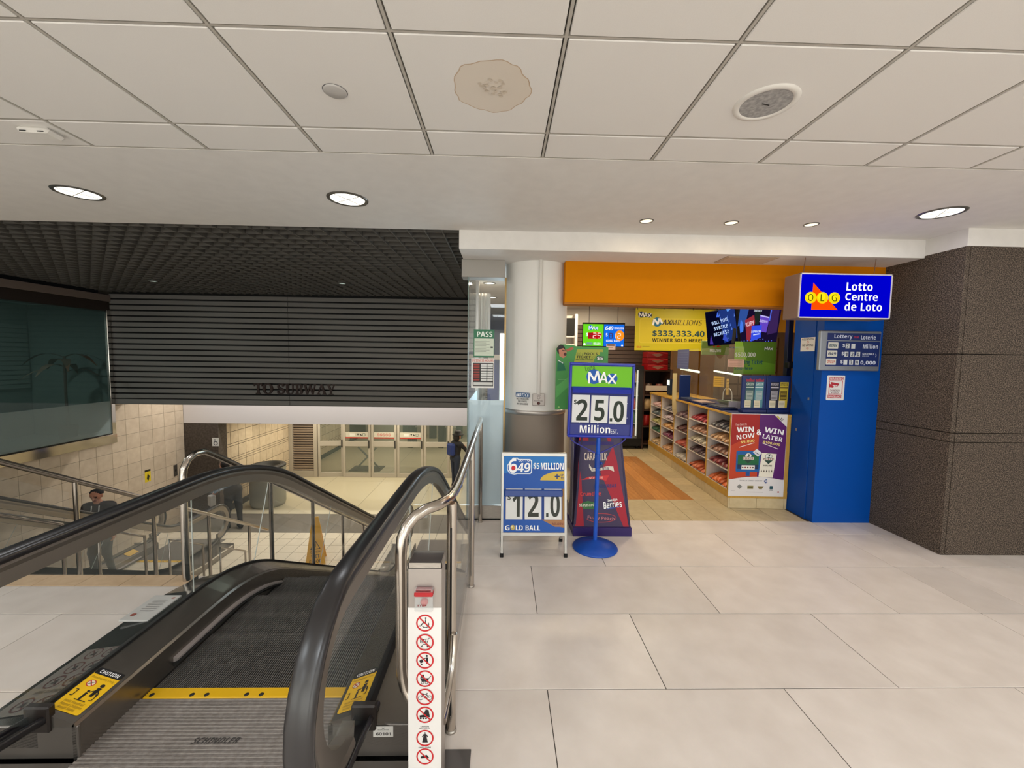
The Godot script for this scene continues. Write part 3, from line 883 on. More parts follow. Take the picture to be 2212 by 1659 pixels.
func step_mesh() -> ArrayMesh:
	var g := G.new()
	var pv := PackedVector2Array()
	var n = 92
	for i in n:
		var x = -0.498 + 0.996 * i / n
		var w = 0.996 / n
		for q in [[0.0, -0.012], [0.0, 0.0], [w * 0.5, 0.0], [w * 0.5, -0.012]]: pv.append(Vector2(x + q[0], q[1]))
	pv.append(Vector2(0.498, -0.012)); pv.append(Vector2(0.498, -0.03)); pv.append(Vector2(-0.498, -0.03))
	g.sweep(pv, [Transform3D(Basis(), Vector3(0, 0, 0)), Transform3D(Basis(), Vector3(0, 0, -0.398))], false, true, -1)
	# curved ribbed riser hanging from the far edge
	var f = []
	for i in 5:
		var t = i / 4.0
		f.append(Transform3D(Basis(Vector3.RIGHT, -PI / 2), Vector3(0, -0.004 - 0.2 * t, -0.398 + 0.03 * sin(t * 1.6))))
	g.sweep(pv, f, false, true, -1)
	return g.done()

func escalators() -> void:
	M.step = step_mesh()
	escalator(-1.2, "near dark escalator with black handrails going down towards the subway", true)
	escalator(-6.27, "far escalator against the beige tiled wall, a man riding up", false)

func escalator(xc: float, label: String, near: bool) -> void:
	var t = thing("escalator", label, "escalator", Vector3(xc, 0, 0))
	var zend = -7.95
	var f = esc_frames(0.0, -1.58, zend)
	# truss body below the decks
	var g := G.new()
	g.sweep(prof([Vector2(-0.93, 0.0), Vector2(-0.93, -0.5), Vector2(0.93, -0.5), Vector2(0.93, 0.0), Vector2(0.92, 0.0), Vector2(0.92, -0.45), Vector2(-0.92, -0.45), Vector2(-0.92, 0.0)]), f.slice(4), true, true, 1)
	part(t, "truss_cladding", g, M.darksteel)
	for s in [-1.0, 1.0]:
		g = G.new()
		g.sweep(prof([Vector2(0.505 * s, -0.32), Vector2(0.505 * s, 0.14), Vector2(0.515 * s, 0.152), Vector2(0.522 * s, 0.14), Vector2(0.522 * s, -0.32)]), f, true, true, -1)
		var skirt = part(t, "skirt", g, M.darksteel)
		g = G.new()
		g.sweep(prof([Vector2(0.514 * s, 0.13), Vector2(0.514 * s, 0.153), Vector2(0.645 * s, 0.2), Vector2(0.645 * s, 0.13)]), f, true, true, -1)
		part(t, "inner_deck", g, M.darksteel)
		g = G.new()
		g.sweep(prof([Vector2(0.66 * s, 0.05), Vector2(0.66 * s, 0.15), Vector2(0.95 * s, 0.11), Vector2(0.965 * s, 0.095), Vector2(0.965 * s, -0.1), Vector2(0.95 * s, -0.1), Vector2(0.95 * s, 0.05)]), f, true, true, -1)
		part(t, "outer_deck", g, M.gloss if s < 0 else M.darksteel)
		g = G.new()
		g.sweep(prof([Vector2(0.642 * s, 0.14), Vector2(0.642 * s, 0.212), Vector2(0.664 * s, 0.212), Vector2(0.664 * s, 0.14)]), f, true, true, -1)
		part(t, "glass_gasket", g, M.black)
		g = G.new()   # brush along the skirt: metal top, bristles under it
		var k = 4
		g.sweep(prof([Vector2(0.505 * s, 0.035), Vector2(0.505 * s, 0.06), Vector2(0.482 * s, 0.054), Vector2(0.482 * s, 0.044)]), f.slice(k, f.size() - 4), true, true, -1)
		part(skirt, "brush_rail", g, mat(c8(176, 168, 166), 0.4, 0.5))
		g = G.new()
		g.sweep(prof([Vector2(0.505 * s, 0.012), Vector2(0.505 * s, 0.034), Vector2(0.478 * s, 0.043), Vector2(0.472 * s, 0.036)]), f.slice(k, f.size() - 4), true, true, -1)
		part(skirt, "brush_bristles", g, M.black)
		# newel loops and handrail as one closed path (z, y) with the frames' own normals
		var path = []
		var pts = []
		pts.append(Vector3(0.65 * s, 0.16, -1.66))
		pts.append(Vector3(0.65 * s, 0.195, -1.5))
		for i in 15:
			var a = -PI / 2 + PI * i / 14
			pts.append(Vector3(0.65 * s, 0.55 + 0.335 * sin(a), -1.4 + 0.335 * cos(a)))
		for i in range(0, f.size()):
			var q = f[i] * Vector3(0.65 * s, 0.885, 0)
			if q.z < -1.5 and q.z > zend + 0.02: pts.append(q)
		for i in 15:
			var a = PI / 2 + PI * i / 14
			pts.append(Vector3(0.65 * s, LOW + 0.55 + 0.335 * sin(a), zend + 0.335 * cos(a)))
		pts.append(Vector3(0.65 * s, LOW + 0.195, zend + 0.1))
		pts.append(Vector3(0.65 * s, LOW + 0.16, zend + 0.3))
		path = G.along(pts)
		g = G.new()
		var hr = []
		for q in [[0.027, 0.012], [0.034, 0.012], [0.041, 0.004], [0.042, -0.008], [0.036, -0.018], [0.024, -0.023], [0.0, -0.0245], [-0.024, -0.023], [-0.036, -0.018], [-0.042, -0.008], [-0.041, 0.004], [-0.034, 0.012], [-0.027, 0.012], [-0.03, -0.004], [-0.024, -0.012], [0.024, -0.012], [0.03, -0.004]]:
			hr.append(Vector2(q[0], q[1]))
		g.sweep(prof(hr), path, true, true, 1)
		var hrl = part(t, "handrail", g, M.rubber)
		g = G.new()
		g.sweep(prof([Vector2(-0.026, -0.008), Vector2(0.026, -0.008), Vector2(0.03, 0.025), Vector2(0.022, 0.045), Vector2(0.022, 0.1), Vector2(-0.022, 0.1), Vector2(-0.022, 0.045), Vector2(-0.03, 0.025)]), path.slice(2, path.size() - 2), true, true, -1)
		part(hrl, "handrail_frame", g, mat(c8(150, 142, 133), 0.32, 0.8))
		# glass: one sheet round the top newel, then sheets down the incline, then the bottom newel
		var sheets = [[0, 7], [7, 14], [14, 21], [21, 28], [28, 35], [35, f.size() - 1]]
		for e in sheets:
			var poly = []
			for i in range(e[0], e[1] + 1): poly.append(f[i] * Vector3(0, 0.15, 0))
			var topv = []
			for i in range(e[0], e[1] + 1): topv.append(f[i] * Vector3(0, 0.8, 0))
			topv.reverse()
			if e[0] == 0:
				topv.pop_back()
				for i in 11:
					var a = PI / 2 - PI * i / 10
					topv.append(Vector3(0, 0.55 + 0.25 * sin(a), -1.4 + 0.25 * cos(a)))
			if e[1] == f.size() - 1:
				topv.pop_front()
				for i in 11:
					var a = -PI / 2 - PI * i / 10
					poly.append(Vector3(0, LOW + 0.55 + 0.25 * sin(a), zend + 0.25 * cos(a)))
			poly += topv
			var p2 = []
			for v in poly: p2.append(Vector2(-v.z, v.y))
			# shrink the sheet's ends a little so that a joint shows
			g = G.new()
			g.prism(p2, Transform3D(Basis(Vector3(0, 0, -1), Vector3.UP, Vector3.RIGHT), Vector3(0.65 * s - 0.004, 0, 0)), 0.008)
			var gp = part(t, "glass_panel", g, M.glass)
			if e[0] > 0:
				g = G.new()
				g.bar(f[e[0]] * Vector3(0.65 * s, 0.2, 0), f[e[0]] * Vector3(0.65 * s, 0.8, 0), 0.005, 0.004)
				part(gp, "glass_joint", g, mat(c8(190, 196, 190), 0.3))
		# end boxes with the handrail inlets
		for e in [[-1.58, 0.0, 1.0], [zend, LOW, -1.0]]:
			g = G.new()
			g.box(Vector3(0.5 * s, e[1], e[0]), Vector3(0.97 * s, e[1] + 0.14, e[0] - 0.012 * e[2]), 0.003)
			var de = part(t, "deck_end", g, mat(c8(120, 114, 108), 0.35, 0.7))
			g = G.new()
			g.box(Vector3(0.6 * s, e[1] + 0.12, e[0] + 0.012 * e[2]), Vector3(0.7 * s, e[1] + 0.23, e[0] - 0.02 * e[2]), 0.006)
			part(de, "handrail_inlet", g, mat(c8(34, 26, 22), 0.5))
	# steps
	var i0 = 0
	for k in 17:
		var z = -1.935 - 0.4 * k
		if z < zend + 0.45: break
		var y = 0.0
		var zm = z - 0.2
		for i in f.size() - 1:
			if f[i].origin.z >= zm and f[i + 1].origin.z < zm:
				y = lerpf(f[i].origin.y, f[i + 1].origin.y, (zm - f[i].origin.z) / (f[i + 1].origin.z - f[i].origin.z))
		part(t, "step", M.step, M.tread, Transform3D(Basis(), Vector3(0, y - 0.004, z)))
	# combs and landing plates at both ends
	for e in [[-1.9, 0.0, 1.0], [-7.48, LOW, -1.0]]:
		g = G.new()
		g.box(Vector3(-0.503, e[1] - 0.02, e[0] - 0.032), Vector3(0.503, e[1] + 0.006, e[0] + 0.032), 0.005)
		var cb = part(t, "comb_plate", g, M.comb)
		for x in [-0.47, -0.28, -0.21, -0.02, 0.05, 0.24, 0.31, 0.46]:
			g = G.new()
			g.lathe([Vector2(0, 0.0075), Vector2(0.011, 0.0072), Vector2(0.012, 0.005)], Vector3(x, e[1], e[0] + 0.014), 10)
			part(cb, "screw", g, M.dark)
		g = G.new()
		var pv := PackedVector2Array()
		var z = 0.0
		while z < 0.9:
			for q in [[0.0, 0.0], [0.002, 0.005], [0.009, 0.005], [0.011, 0.0]]: pv.append(Vector2(z + q[0], q[1]))
			z += 0.0175
		pv.append(Vector2(0.9, -0.02)); pv.append(Vector2(0, -0.02))
		var o = Vector3(0, e[1], e[0] + 0.033 * e[2])
		var bs = Basis(Vector3(0, 0, e[2]), Vector3.UP, Vector3(-1, 0, 0) * e[2])
		g.sweep(pv, [Transform3D(bs, o + Vector3(-0.505, 0, 0)), Transform3D(bs, o + Vector3(0.505, 0, 0))], true, true, -1)
		part(t, "landing_plate", g, grain(mat(Color.WHITE, 0.5, 0.5), 0.03, c8(130, 122, 116), c8(172, 164, 158), Vector3.ONE * 2.0, 60, 4))
		if near and e[1] == 0.0:
			slab(t, "landing_plate", Vector3(-1.0, -0.02, -1.0), Vector3(0.84, 0.002, -0.85), M.steel)
			for s in [-1.0, 1.0]: slab(t, "landing_plate", Vector3(0.505 * s, -0.02, -1.56), Vector3((1.0 if s < 0 else 0.84) * s, 0.002, -0.9), mat(c8(120, 114, 108), 0.5, 0.5))
	if not near:
		var k2 := Ink.new(0, 0, 10, 16, 0.12, 0.2)
		k2.rrect(0, 0, 10, 16, 1, c8(222, 176, 60))
		solo("caution_sticker", "small yellow sticker on the far escalator's deck", "sticker", k2, M.ink, Transform3D(Basis(Vector3(0.94, -0.34, 0), Vector3(0, 0, -1), Vector3(0.34, 0.94, 0)), Vector3(xc - 0.58, LOW + 0.182, -7.45)))
		return
	# cast name on the landing plate
	var k := Ink.new(0, 0, 100, 20, 0.2, 0.035)
	k.text("SCHINDLER", 2, 2, 98, 18, c8(62, 58, 56), "bold", 0.0, 0.3)
	part(t, "lettering", k, M.ink, Transform3D(Basis(Vector3.RIGHT, Vector3(0, 0, -1), Vector3.UP), Vector3(0.0, 0.0055, -1.65)))
	# stickers and plates on the decks
	for s in [-1.0, 1.0]:
		var q := Ink.new(0, 0, 100, 190, 0.118, 0.215)
		q.rrect(0, 0, 100, 190, 8, c8(250, 196, 0))
		q.rrect(0, 0, 100, 30, 8, c8(20, 18, 18))
		q.text("CAUTION", 14, 7, 86, 23, Color.WHITE)
		q.text("Passengers Only", 8, 38, 92, 50, c8(120, 84, 0), "regular")
		q.disc(30, 70, 15, 15, c8(200, 60, 40)); q.disc(30, 70, 12, 12, c8(244, 226, 200)); q.line(21, 61, 39, 79, 4, c8(200, 60, 40)); q.line(21, 79, 39, 61, 3, c8(90, 90, 90))
		for u in [[50.0, 118.0, 0.8], [72.0, 96.0, 1.25]]:   # child and adult
			q.disc(u[0], u[1] - 22 * u[2], 6 * u[2], 6 * u[2], c8(24, 20, 16), 12)
			q.poly([Vector2(u[0] - 5 * u[2], u[1] - 14 * u[2]), Vector2(u[0] + 6 * u[2], u[1] - 14 * u[2]), Vector2(u[0] + 4 * u[2], u[1] + 22), Vector2(u[0] - 5 * u[2], u[1] + 22)], c8(24, 20, 16))
		q.line(55, 104, 68, 92, 4, c8(24, 20, 16))
		q.lines([Vector2(76, 92), Vector2(86, 100), Vector2(84, 112)], 4, c8(24, 20, 16))
		for u in [[10.0, 132.0], [80.0, 132.0]]: q.lines([Vector2(u[0], u[1] - 26), Vector2(u[0] + 8, u[1] - 28), Vector2(u[0] + 8, u[1]), Vector2(u[0], u[1])], 3, c8(24, 20, 16))
		q.line(36, 141, 76, 141, 3, c8(24, 20, 16))
		q.text("Hold Handrail", 16, 148, 84, 158, c8(120, 84, 0), "regular")
		q.text("Attend Children", 14, 161, 88, 171, c8(120, 84, 0), "regular")
		q.text("Avoid Sides", 18, 174, 76, 184, c8(120, 84, 0), "regular")
		var nx = Vector3(0.131, 0.047 * s, 0).normalized()
		solo("caution_sticker", "yellow CAUTION sticker on the left inner deck of the near escalator" if s < 0 else "yellow CAUTION sticker seen through the right glass of the near escalator", "sticker", q, M.ink, Transform3D(Basis(nx, Vector3(0, 0, -1), nx.cross(Vector3(0, 0, -1))), Vector3(xc + 0.582 * s, 0.1785, -1.715)))
	var nl = Vector3(0.29, 0.04, 0).normalized()
	var pic := Ink.new(0, 0, 200, 300, 0.24, 0.4)
	var rows = [30.0, 100.0, 165.0, 260.0]
	pic.rect(0, 0, 200, 300, c8(104, 99, 92))
	for r in rows:
		for cx in [60.0, 132.0]:
			pic.ring(cx, r, 29, 29, 5, c8(66, 26, 24))
			pic.line(cx - 20, r - 20, cx + 20, r + 20, 4, c8(66, 26, 24))
			pic.poly([Vector2(cx - 10, r + 8), Vector2(cx + 4, r - 14), Vector2(cx + 14, r + 10)], c8(30, 24, 22))
	pic.text("LONG CLOTHING", 40, 204, 150, 216, c8(34, 28, 26))
	solo("pictogram_plate", "dark plate of ringed prohibition pictograms on the left outer deck", "sticker", pic, M.ink, Transform3D(Basis(nl, Vector3(0, 0, -1), nl.cross(Vector3(0, 0, -1))), Vector3(xc - 0.8, 0.134, -1.84)))
	for e in [[-2.37, 0.165, 0.245, "white notice plate with a red dot on the left outer deck"], [-3.5, 0.12, 0.1, "small white plate further down the left outer deck"]]:
		var b = thing("notice_plate", e[3], "sign", Vector3(xc - 0.875, 0.125, e[0]))
		if e[0] < -3: b.position = Vector3(xc - 0.84, -0.29, -3.55); b.rotation.x = -PI / 6
		slab(b, "plate", Vector3(-e[1] / 2, 0.0, -e[2] / 2), Vector3(e[1] / 2, 0.012, e[2] / 2), mat(c8(206, 204, 200), 0.4), 0.003)
		if e[0] > -3:
			var n := Ink.new(0, 0, 100, 150, 0.15, 0.225)
			n.disc(22, 124, 10, 9, c8(150, 70, 56))
			n.disc(88, 16, 7, 6, c8(170, 110, 100))
			for i in 6: n.line(20 + 6 * (i % 2), 30 + 14 * i, 78, 30 + 14 * i, 3, c8(140, 136, 134))
			part(b, "print", n, M.ink, Transform3D(Basis(Vector3.RIGHT, Vector3(0, 0, -1), Vector3.UP), Vector3(0, 0.0125, 0)))
	var num := Ink.new(0, 0, 100, 56, 0.082, 0.046)
	num.rect(0, 0, 100, 56, c8(202, 198, 192))
	num.ring(50, 6, 7, 7, 2, c8(60, 60, 60), 0.0, PI)
	num.text("ESCALATOR", 24, 16, 78, 21, c8(90, 88, 86))
	num.text("60101", 14, 32, 88, 48, c8(60, 56, 54))
	solo("number_plate", "small white plate numbered 60101 at the foot of the right newel", "sign", num, M.ink, Transform3D(Basis(), Vector3(-0.472, 0.113, -1.577)))

func stairs() -> void:
	var st = struct("stairs", "stairs between the two escalators")
	for i in 13:
		slab(st, "stair_tread", Vector3(-4.1, -0.161 * (i + 1) - 0.2, -2.975 - 0.272 * (i + 1)), Vector3(-2.26, -0.161 * (i + 1), -2.975 - 0.272 * i), M.tile[i % 4], 0.004)
	slab(st, "stair_side", Vector3(-5.3, LOW, -6.6), Vector3(-4.1, LOW + 0.02, -2.98), M.lowtile)
	var g := G.new()
	g.prism([Vector2(2.98, -0.4), Vector2(6.6, LOW), Vector2(2.98, LOW)], Transform3D(Basis(Vector3(0, 0, -1), Vector3.UP, Vector3.RIGHT), Vector3(-4.1, 0, 0)), 0.05)
	part(st, "stair_string", g, M.darksteel)
	var inc = -0.59
	for s in [0, 1]:
		var x = -2.28 if s else -4.02
		var t = thing("stair_railing", ["steel railing with glass down the left side of the stairs", "curved-top steel railing down the right side of the stairs beside the near escalator"][s], "railing", Vector3(x, 0, 0))
		g = G.new()
		var y1 = 0.93 if s == 0 else 0.98
		var h = func(z): return (y1 + (-z - 3.0) * inc)
		if s:
			g.tube([Vector3(0, 0.0, -2.9), Vector3(0, 0.74, -2.9), Vector3(0, 0.82, -2.91), Vector3(0, 0.875, -2.95), Vector3(0, 0.905, -3.02), Vector3(0, 0.9, -3.12), Vector3(0, h.call(-3.3), -3.3), Vector3(0, h.call(-6.9), -6.9)], 0.024, 12)
		else:
			g.tube([Vector3(0, h.call(-2.4), -2.4), Vector3(0, h.call(-6.9), -6.9)], 0.024, 12)
		part(t, "handrail", g, M.tube)
		var zs = [-3.98, -4.85, -5.75, -6.6] if s else [-2.97, -3.84, -4.67, -5.53, -6.4]
		for z in zs:
			g = G.new()
			g.tube([Vector3(0, maxf(inc * (-z - 2.97) - 0.22, LOW), z), Vector3(0, h.call(z), z)], 0.02, 12)
			part(t, "post", g, M.tube)
		for i in zs.size() - 1:
			var a = zs[i] - 0.06
			var b = zs[i + 1] + 0.06
			g = G.new()
			var pl = []
			for v in [[a, 0.12], [b, 0.12], [b, 0.82], [a, 0.82]]: pl.append(Vector2(-v[0], v[1] + inc * (-v[0] - 2.97)))
			g.prism(pl, Transform3D(Basis(Vector3(0, 0, -1), Vector3.UP, Vector3.RIGHT), Vector3(-0.004, 0, 0)), 0.008)
			part(t, "glass_panel", g, M.glass)
			if s == 0:
				g = G.new()
				var m = func(z): return 0.5 + inc * (-z - 2.97)
				g.tube([Vector3(0.03, m.call(a) - 0.6, a - 0.1), Vector3(0.03, m.call(a - 0.1), a - 0.1), Vector3(0.03, m.call(b + 0.1), b + 0.1), Vector3(0.03, m.call(b) - 0.6, b + 0.1)], 0.014, 8)
				part(t, "mid_frame", g, M.tube)

func railing() -> void:
	var t = thing("guard_railing", "bent stainless guard railing with glass beside the escalator", "railing", Vector3(-0.21, 0, 0))
	var zs = [-1.695, -2.824, -3.965]
	for z in zs:
		var g := G.new()
		g.tube([Vector3(0, 0.0, z), Vector3(0, 1.03, z)], 0.0215, 14)
		var post = part(t, "post", g, M.tube)
		g = G.new()
		g.lathe([Vector2(0.023, 0.0), Vector2(0.026, 0.002), Vector2(0.025, 0.012), Vector2(0.021, 0.014)], Vector3(0, 0, z), 16)
		part(post, "foot_ring", g, M.steel)
		g = G.new()
		g.box(Vector3(-0.004, 0.09, z + 0.018), Vector3(0.004, 0.93, z + 0.0225))
		part(post, "slot", g, M.black)
	var g := G.new()
	var p = [Vector3(0, 1.035, -3.985), Vector3(0, 1.035, -2.4), Vector3(0, 1.037, -1.92), Vector3(-0.004, 1.042, -1.8), Vector3(-0.014, 1.047, -1.7), Vector3(-0.045, 1.05, -1.62), Vector3(-0.085, 1.048, -1.58), Vector3(-0.125, 1.03, -1.55), Vector3(-0.152, 1.0, -1.525), Vector3(-0.165, 0.96, -1.51), Vector3(-0.168, 0.9, -1.5), Vector3(-0.166, 0.46, -1.5), Vector3(-0.163, 0.42, -1.5), Vector3(-0.152, 0.375, -1.495), Vector3(-0.134, 0.345, -1.49), Vector3(-0.115, 0.33, -1.48)]
	g.tube(p, 0.022, 14)
	var rail = part(t, "top_rail", g, M.tube)
	g = G.new()
	g.ball(Vector3(0, 1.035, -3.985), Vector3(0.022, 0.022, 0.022))
	part(rail, "end_cap", g, M.tube)
	g = G.new()
	g.tube([Vector3(0.012, 0.46, -1.68), Vector3(0.012, 0.4, -1.67), Vector3(0.01, 0.34, -1.63), Vector3(0.004, 0.295, -1.57), Vector3(-0.002, 0.27, -1.5), Vector3(-0.004, 0.265, -1.46)], 0.017, 12)
	part(t, "bracket", g, M.tube)
	for i in 2:
		g = G.new()
		g.box(Vector3(-0.004, 0.09, zs[i + 1] + 0.024), Vector3(0.004, 0.94, zs[i] - 0.024))
		part(t, "glass_panel", g, M.glass)

func bollard() -> void:
	var t = thing("sign_bollard", "slim steel post of red prohibition pictograms at the head of the escalator", "bollard", Vector3(-0.268, 0, -1.4))
	var w = 0.06
	var g := G.new()
	g.box(Vector3(-w, 0.0, -0.095), Vector3(w, 0.905, 0.0), 0.002)
	var body = part(t, "body", g, mat(c8(176, 168, 162), 0.42, 0.65))
	g = G.new()
	for e in [[Vector3(-w, 0.9, -0.003), Vector3(w, 0.92, 0.0)], [Vector3(-w, 0.9, -0.095), Vector3(w, 0.92, -0.092)], [Vector3(-w, 0.9, -0.095), Vector3(-w + 0.003, 0.92, 0)], [Vector3(w - 0.003, 0.9, -0.095), Vector3(w, 0.92, 0)]]: g.box(e[0], e[1])
	part(body, "top_lip", g, M.steel)
	slab(body, "top_recess", Vector3(-w + 0.003, 0.903, -0.092), Vector3(w - 0.003, 0.912, -0.003), mat(c8(72, 66, 66), 0.5))
	g = G.new()
	g.box(Vector3(-w, 0.02, 0.0), Vector3(w, 0.756, 0.002))
	var fp = part(t, "face_plate", g, mat(c8(232, 228, 224), 0.4))
	slab(t, "floor_plate", Vector3(-0.05, 0.0, -0.205), Vector3(0.155, 0.006, 0.12), mat(c8(110, 106, 104), 0.4, 0.6), 0.002)
	# emergency stop under a clear flap
	var sc = slab(t, "stop_cover", Vector3(-0.033, 0.752, 0.002), Vector3(0.031, 0.835, 0.02), clear(c8(225, 228, 226), 0.25), 0.003)
	slab(sc, "stop_hood", Vector3(-0.034, 0.808, 0.0), Vector3(0.032, 0.824, 0.024), mat(c8(176, 30, 36), 0.4), 0.003)
	slab(sc, "stop_hood_top", Vector3(-0.03, 0.824, 0.0), Vector3(0.028, 0.834, 0.02), mat(c8(150, 34, 40), 0.3), 0.003)
	g = G.new()
	g.lathe([Vector2(0, 0.016), Vector2(0.011, 0.013), Vector2(0.0135, 0.008), Vector2(0.0135, 0.0)], Vector3(-0.001, 0.781, 0.002), 20, 1, Basis(Vector3.RIGHT, PI / 2))
	part(sc, "stop_button", g, mat(c8(184, 40, 36), 0.4))
	var k := Ink.new(0, 0, 20, 4, 0.04, 0.008)
	k.text("STOP", 2, 0.3, 18, 3.7, c8(120, 20, 20))
	part(sc, "lettering", k, M.ink, Transform3D(Basis(), Vector3(-0.006, 0.776, 0.0205)))
	var red = c8(196, 28, 36)
	var ink = c8(34, 28, 34)
	var names = ["wheelchair_sign", "cart_sign", "luggage_sign", "pram_sign", "bicycle_sign", "skate_sign", "clothing_sign", "footwear_sign"]
	var ys = [0.7, 0.6285, 0.5595, 0.4905, 0.421, 0.352, 0.262, 0.19]
	for i in 8:
		k = Ink.new(-50, -50, 50, 50, 0.0645, 0.0645)
		match i:
			0:
				k.disc(4, -28, 5, 5, ink)
				k.lines([Vector2(4, -22), Vector2(3, -2), Vector2(-12, 0), Vector2(-24, 18), Vector2(-32, 16)], 5, ink)
				k.ring(2, 8, 21, 20, 4, ink, -0.6, 2.6)
			1:
				k.lines([Vector2(28, -24), Vector2(20, -22), Vector2(12, 4), Vector2(-26, 4), Vector2(-26, -14), Vector2(16, -18)], 3, ink)
				for q in 3: k.line(-16 + 10 * q, -14, -16 + 10 * q, 4, 2, ink)
				k.line(-26, -5, 14, -7, 2, ink)
				k.lines([Vector2(-18, 24), Vector2(-10, 12), Vector2(10, 12), Vector2(14, 24)], 3, ink)
				for q in [-18, 14]: k.disc(q, 25, 4, 4, ink)
			2:
				k.disc(10, -26, 6, 6, ink)
				k.poly([Vector2(4, -18), Vector2(16, -18), Vector2(19, 20), Vector2(8, 20)], ink)
				k.poly([Vector2(-32, 2), Vector2(-16, -8), Vector2(-8, 8), Vector2(-24, 18)], ink)
				k.line(4, -14, -12, -2, 4, ink)
				k.disc(-18, 23, 4, 4, ink)
			3:
				k.poly([Vector2(-28, -2), Vector2(24, -2), Vector2(14, 18), Vector2(-18, 18)], ink)
				k.poly([Vector2(-26, -4), Vector2(-22, -20), Vector2(-6, -24), Vector2(-4, -4)], ink)
				k.lines([Vector2(22, -2), Vector2(34, -16)], 3, ink)
				for q in [-14, 8]: k.ring(q, 24, 8, 8, 2.5, ink)
			4:
				for q in [-24, 24]: k.ring(q, 6, 14, 14, 2.5, ink)
				k.lines([Vector2(-24, 6), Vector2(-10, -14), Vector2(10, -14), Vector2(24, 6)], 3, ink)
				k.lines([Vector2(-10, -14), Vector2(0, 8), Vector2(10, -14)], 3, ink)
				k.line(-16, -20, -6, -18, 3, ink); k.line(8, -22, 16, -20, 3, ink)
			5:
				k.poly([Vector2(4, -32), Vector2(20, -28), Vector2(28, 14), Vector2(-30, 16), Vector2(-30, 4), Vector2(-8, 0)], ink)
				for q in 4: k.disc(-24 + 15 * q, 21, 6, 5, ink)
			6:
				k.disc(0, -30, 4, 4, ink)
				k.lines([Vector2(-16, -6), Vector2(-6, -22), Vector2(6, -22), Vector2(16, -6)], 5, ink)
				k.poly([Vector2(-6, -22), Vector2(6, -22), Vector2(16, 26), Vector2(-16, 26)], ink)
			7:
				k.poly([Vector2(-24, 0), Vector2(10, -10), Vector2(24, 8), Vector2(-24, 12)], ink)
		k.ring(0, 0, 49, 49, 8, red)
		if i != 6: k.line(-34, -34, 34, 34, 7, red)
		part(fp, names[i], k, M.ink, Transform3D(Basis(), Vector3(0.001, ys[i] - 0.0, 0.002)))
	k = Ink.new(0, 0, 60, 12, 0.05, 0.012)
	k.text("CAUTION", 12, 0, 48, 5, ink)
	k.text("WATCH YOUR STEP", 6, 7, 54, 11, ink)
	part(fp, "lettering", k, M.ink, Transform3D(Basis(), Vector3(0, 0.303, 0.002)))
	k = Ink.new(0, 0, 60, 5, 0.05, 0.005)
	k.text("LONG CLOTHING", 3, 0, 57, 5, ink)
	part(fp, "lettering", k, M.ink, Transform3D(Basis(), Vector3(0, 0.225, 0.002)))

func column() -> void:
	var t = struct("column", "round column, white above and taupe below a steel band")
	t.position = Vector3(0.345, 0, -4.33)
	var g := G.new()
	g.lathe([Vector2(0.322, 1.09), Vector2(0.322, 2.62)], Vector3.ZERO, 64)
	part(t, "upper_shaft", g, mat(c8(232, 229, 223), 0.7))
	g = G.new()
	g.lathe([Vector2(0.322, 0.0), Vector2(0.322, 1.1)], Vector3.ZERO, 64)
	part(t, "lower_shaft", g, mat(c8(140, 127, 114), 0.6))
	g = G.new()
	g.lathe([Vector2(0.322, 1.075), Vector2(0.329, 1.077), Vector2(0.33, 1.12), Vector2(0.322, 1.123)], Vector3.ZERO, 64)
	part(t, "steel_band", g, mat(c8(190, 184, 178), 0.38, 0.75))
	g = G.new()
	g.box(Vector3(-0.006, 1.29, 0.312), Vector3(0.028, 2.62, 0.345), 0.006)
	part(t, "conduit", g, mat(c8(214, 210, 203), 0.6))
	var b = thing("help_button", "small grey push-for-help box on the round column", "button box", Vector3(0.358, 1.238, -4.0))
	var bx = slab(b, "box", Vector3(-0.061, -0.06, -0.02), Vector3(0.061, 0.06, 0.015), mat(c8(182, 174, 168), 0.45, 0.3), 0.005)
	var k := Ink.new(0, 0, 60, 60, 0.118, 0.116)
	k.ring(30, 20, 8, 8, 2, c8(120, 112, 108))
	k.text("SPEAKER", 20, 5, 40, 9, c8(90, 80, 78))
	k.text("PUSH FOR HELP", 8, 34, 52, 39, c8(70, 60, 60))
	k.disc(30, 49, 8, 7.5, c8(70, 40, 36))
	part(bx, "print", k, M.ink, Transform3D(Basis(), Vector3(0, 0, 0.015)))
	g = G.new()
	g.lathe([Vector2(0, 0.006), Vector2(0.008, 0.004), Vector2(0.01, 0)], Vector3(0, -0.037, 0.017), 14, 1, Basis(Vector3.RIGHT, PI / 2))
	part(bx, "push_button", g, mat(c8(96, 40, 36), 0.4))
	# notice wrapped on the column
	k = Ink.new(0, 0, 100, 80, 0.155, 0.128)
	k.rrect(2, 0, 98, 28, 5, c8(40, 84, 130))
	k.text("NOTICE", 7, 4, 93, 24, Color.WHITE, "bold", 0.0, 0.15)
	k.text("NO STROLLERS", 8, 33, 92, 44, c8(40, 40, 44))
	k.text("NO CARTS", 20, 49, 80, 60, c8(40, 40, 44))
	k.text("NO WALKERS", 12, 65, 88, 76, c8(40, 40, 44))
	solo("notice", "NOTICE lettering about strollers and carts on the round column", "notice", k, M.ink, Transform3D(Basis(Vector3.UP, -0.44), Vector3(0.2, 1.238, -4.028)))

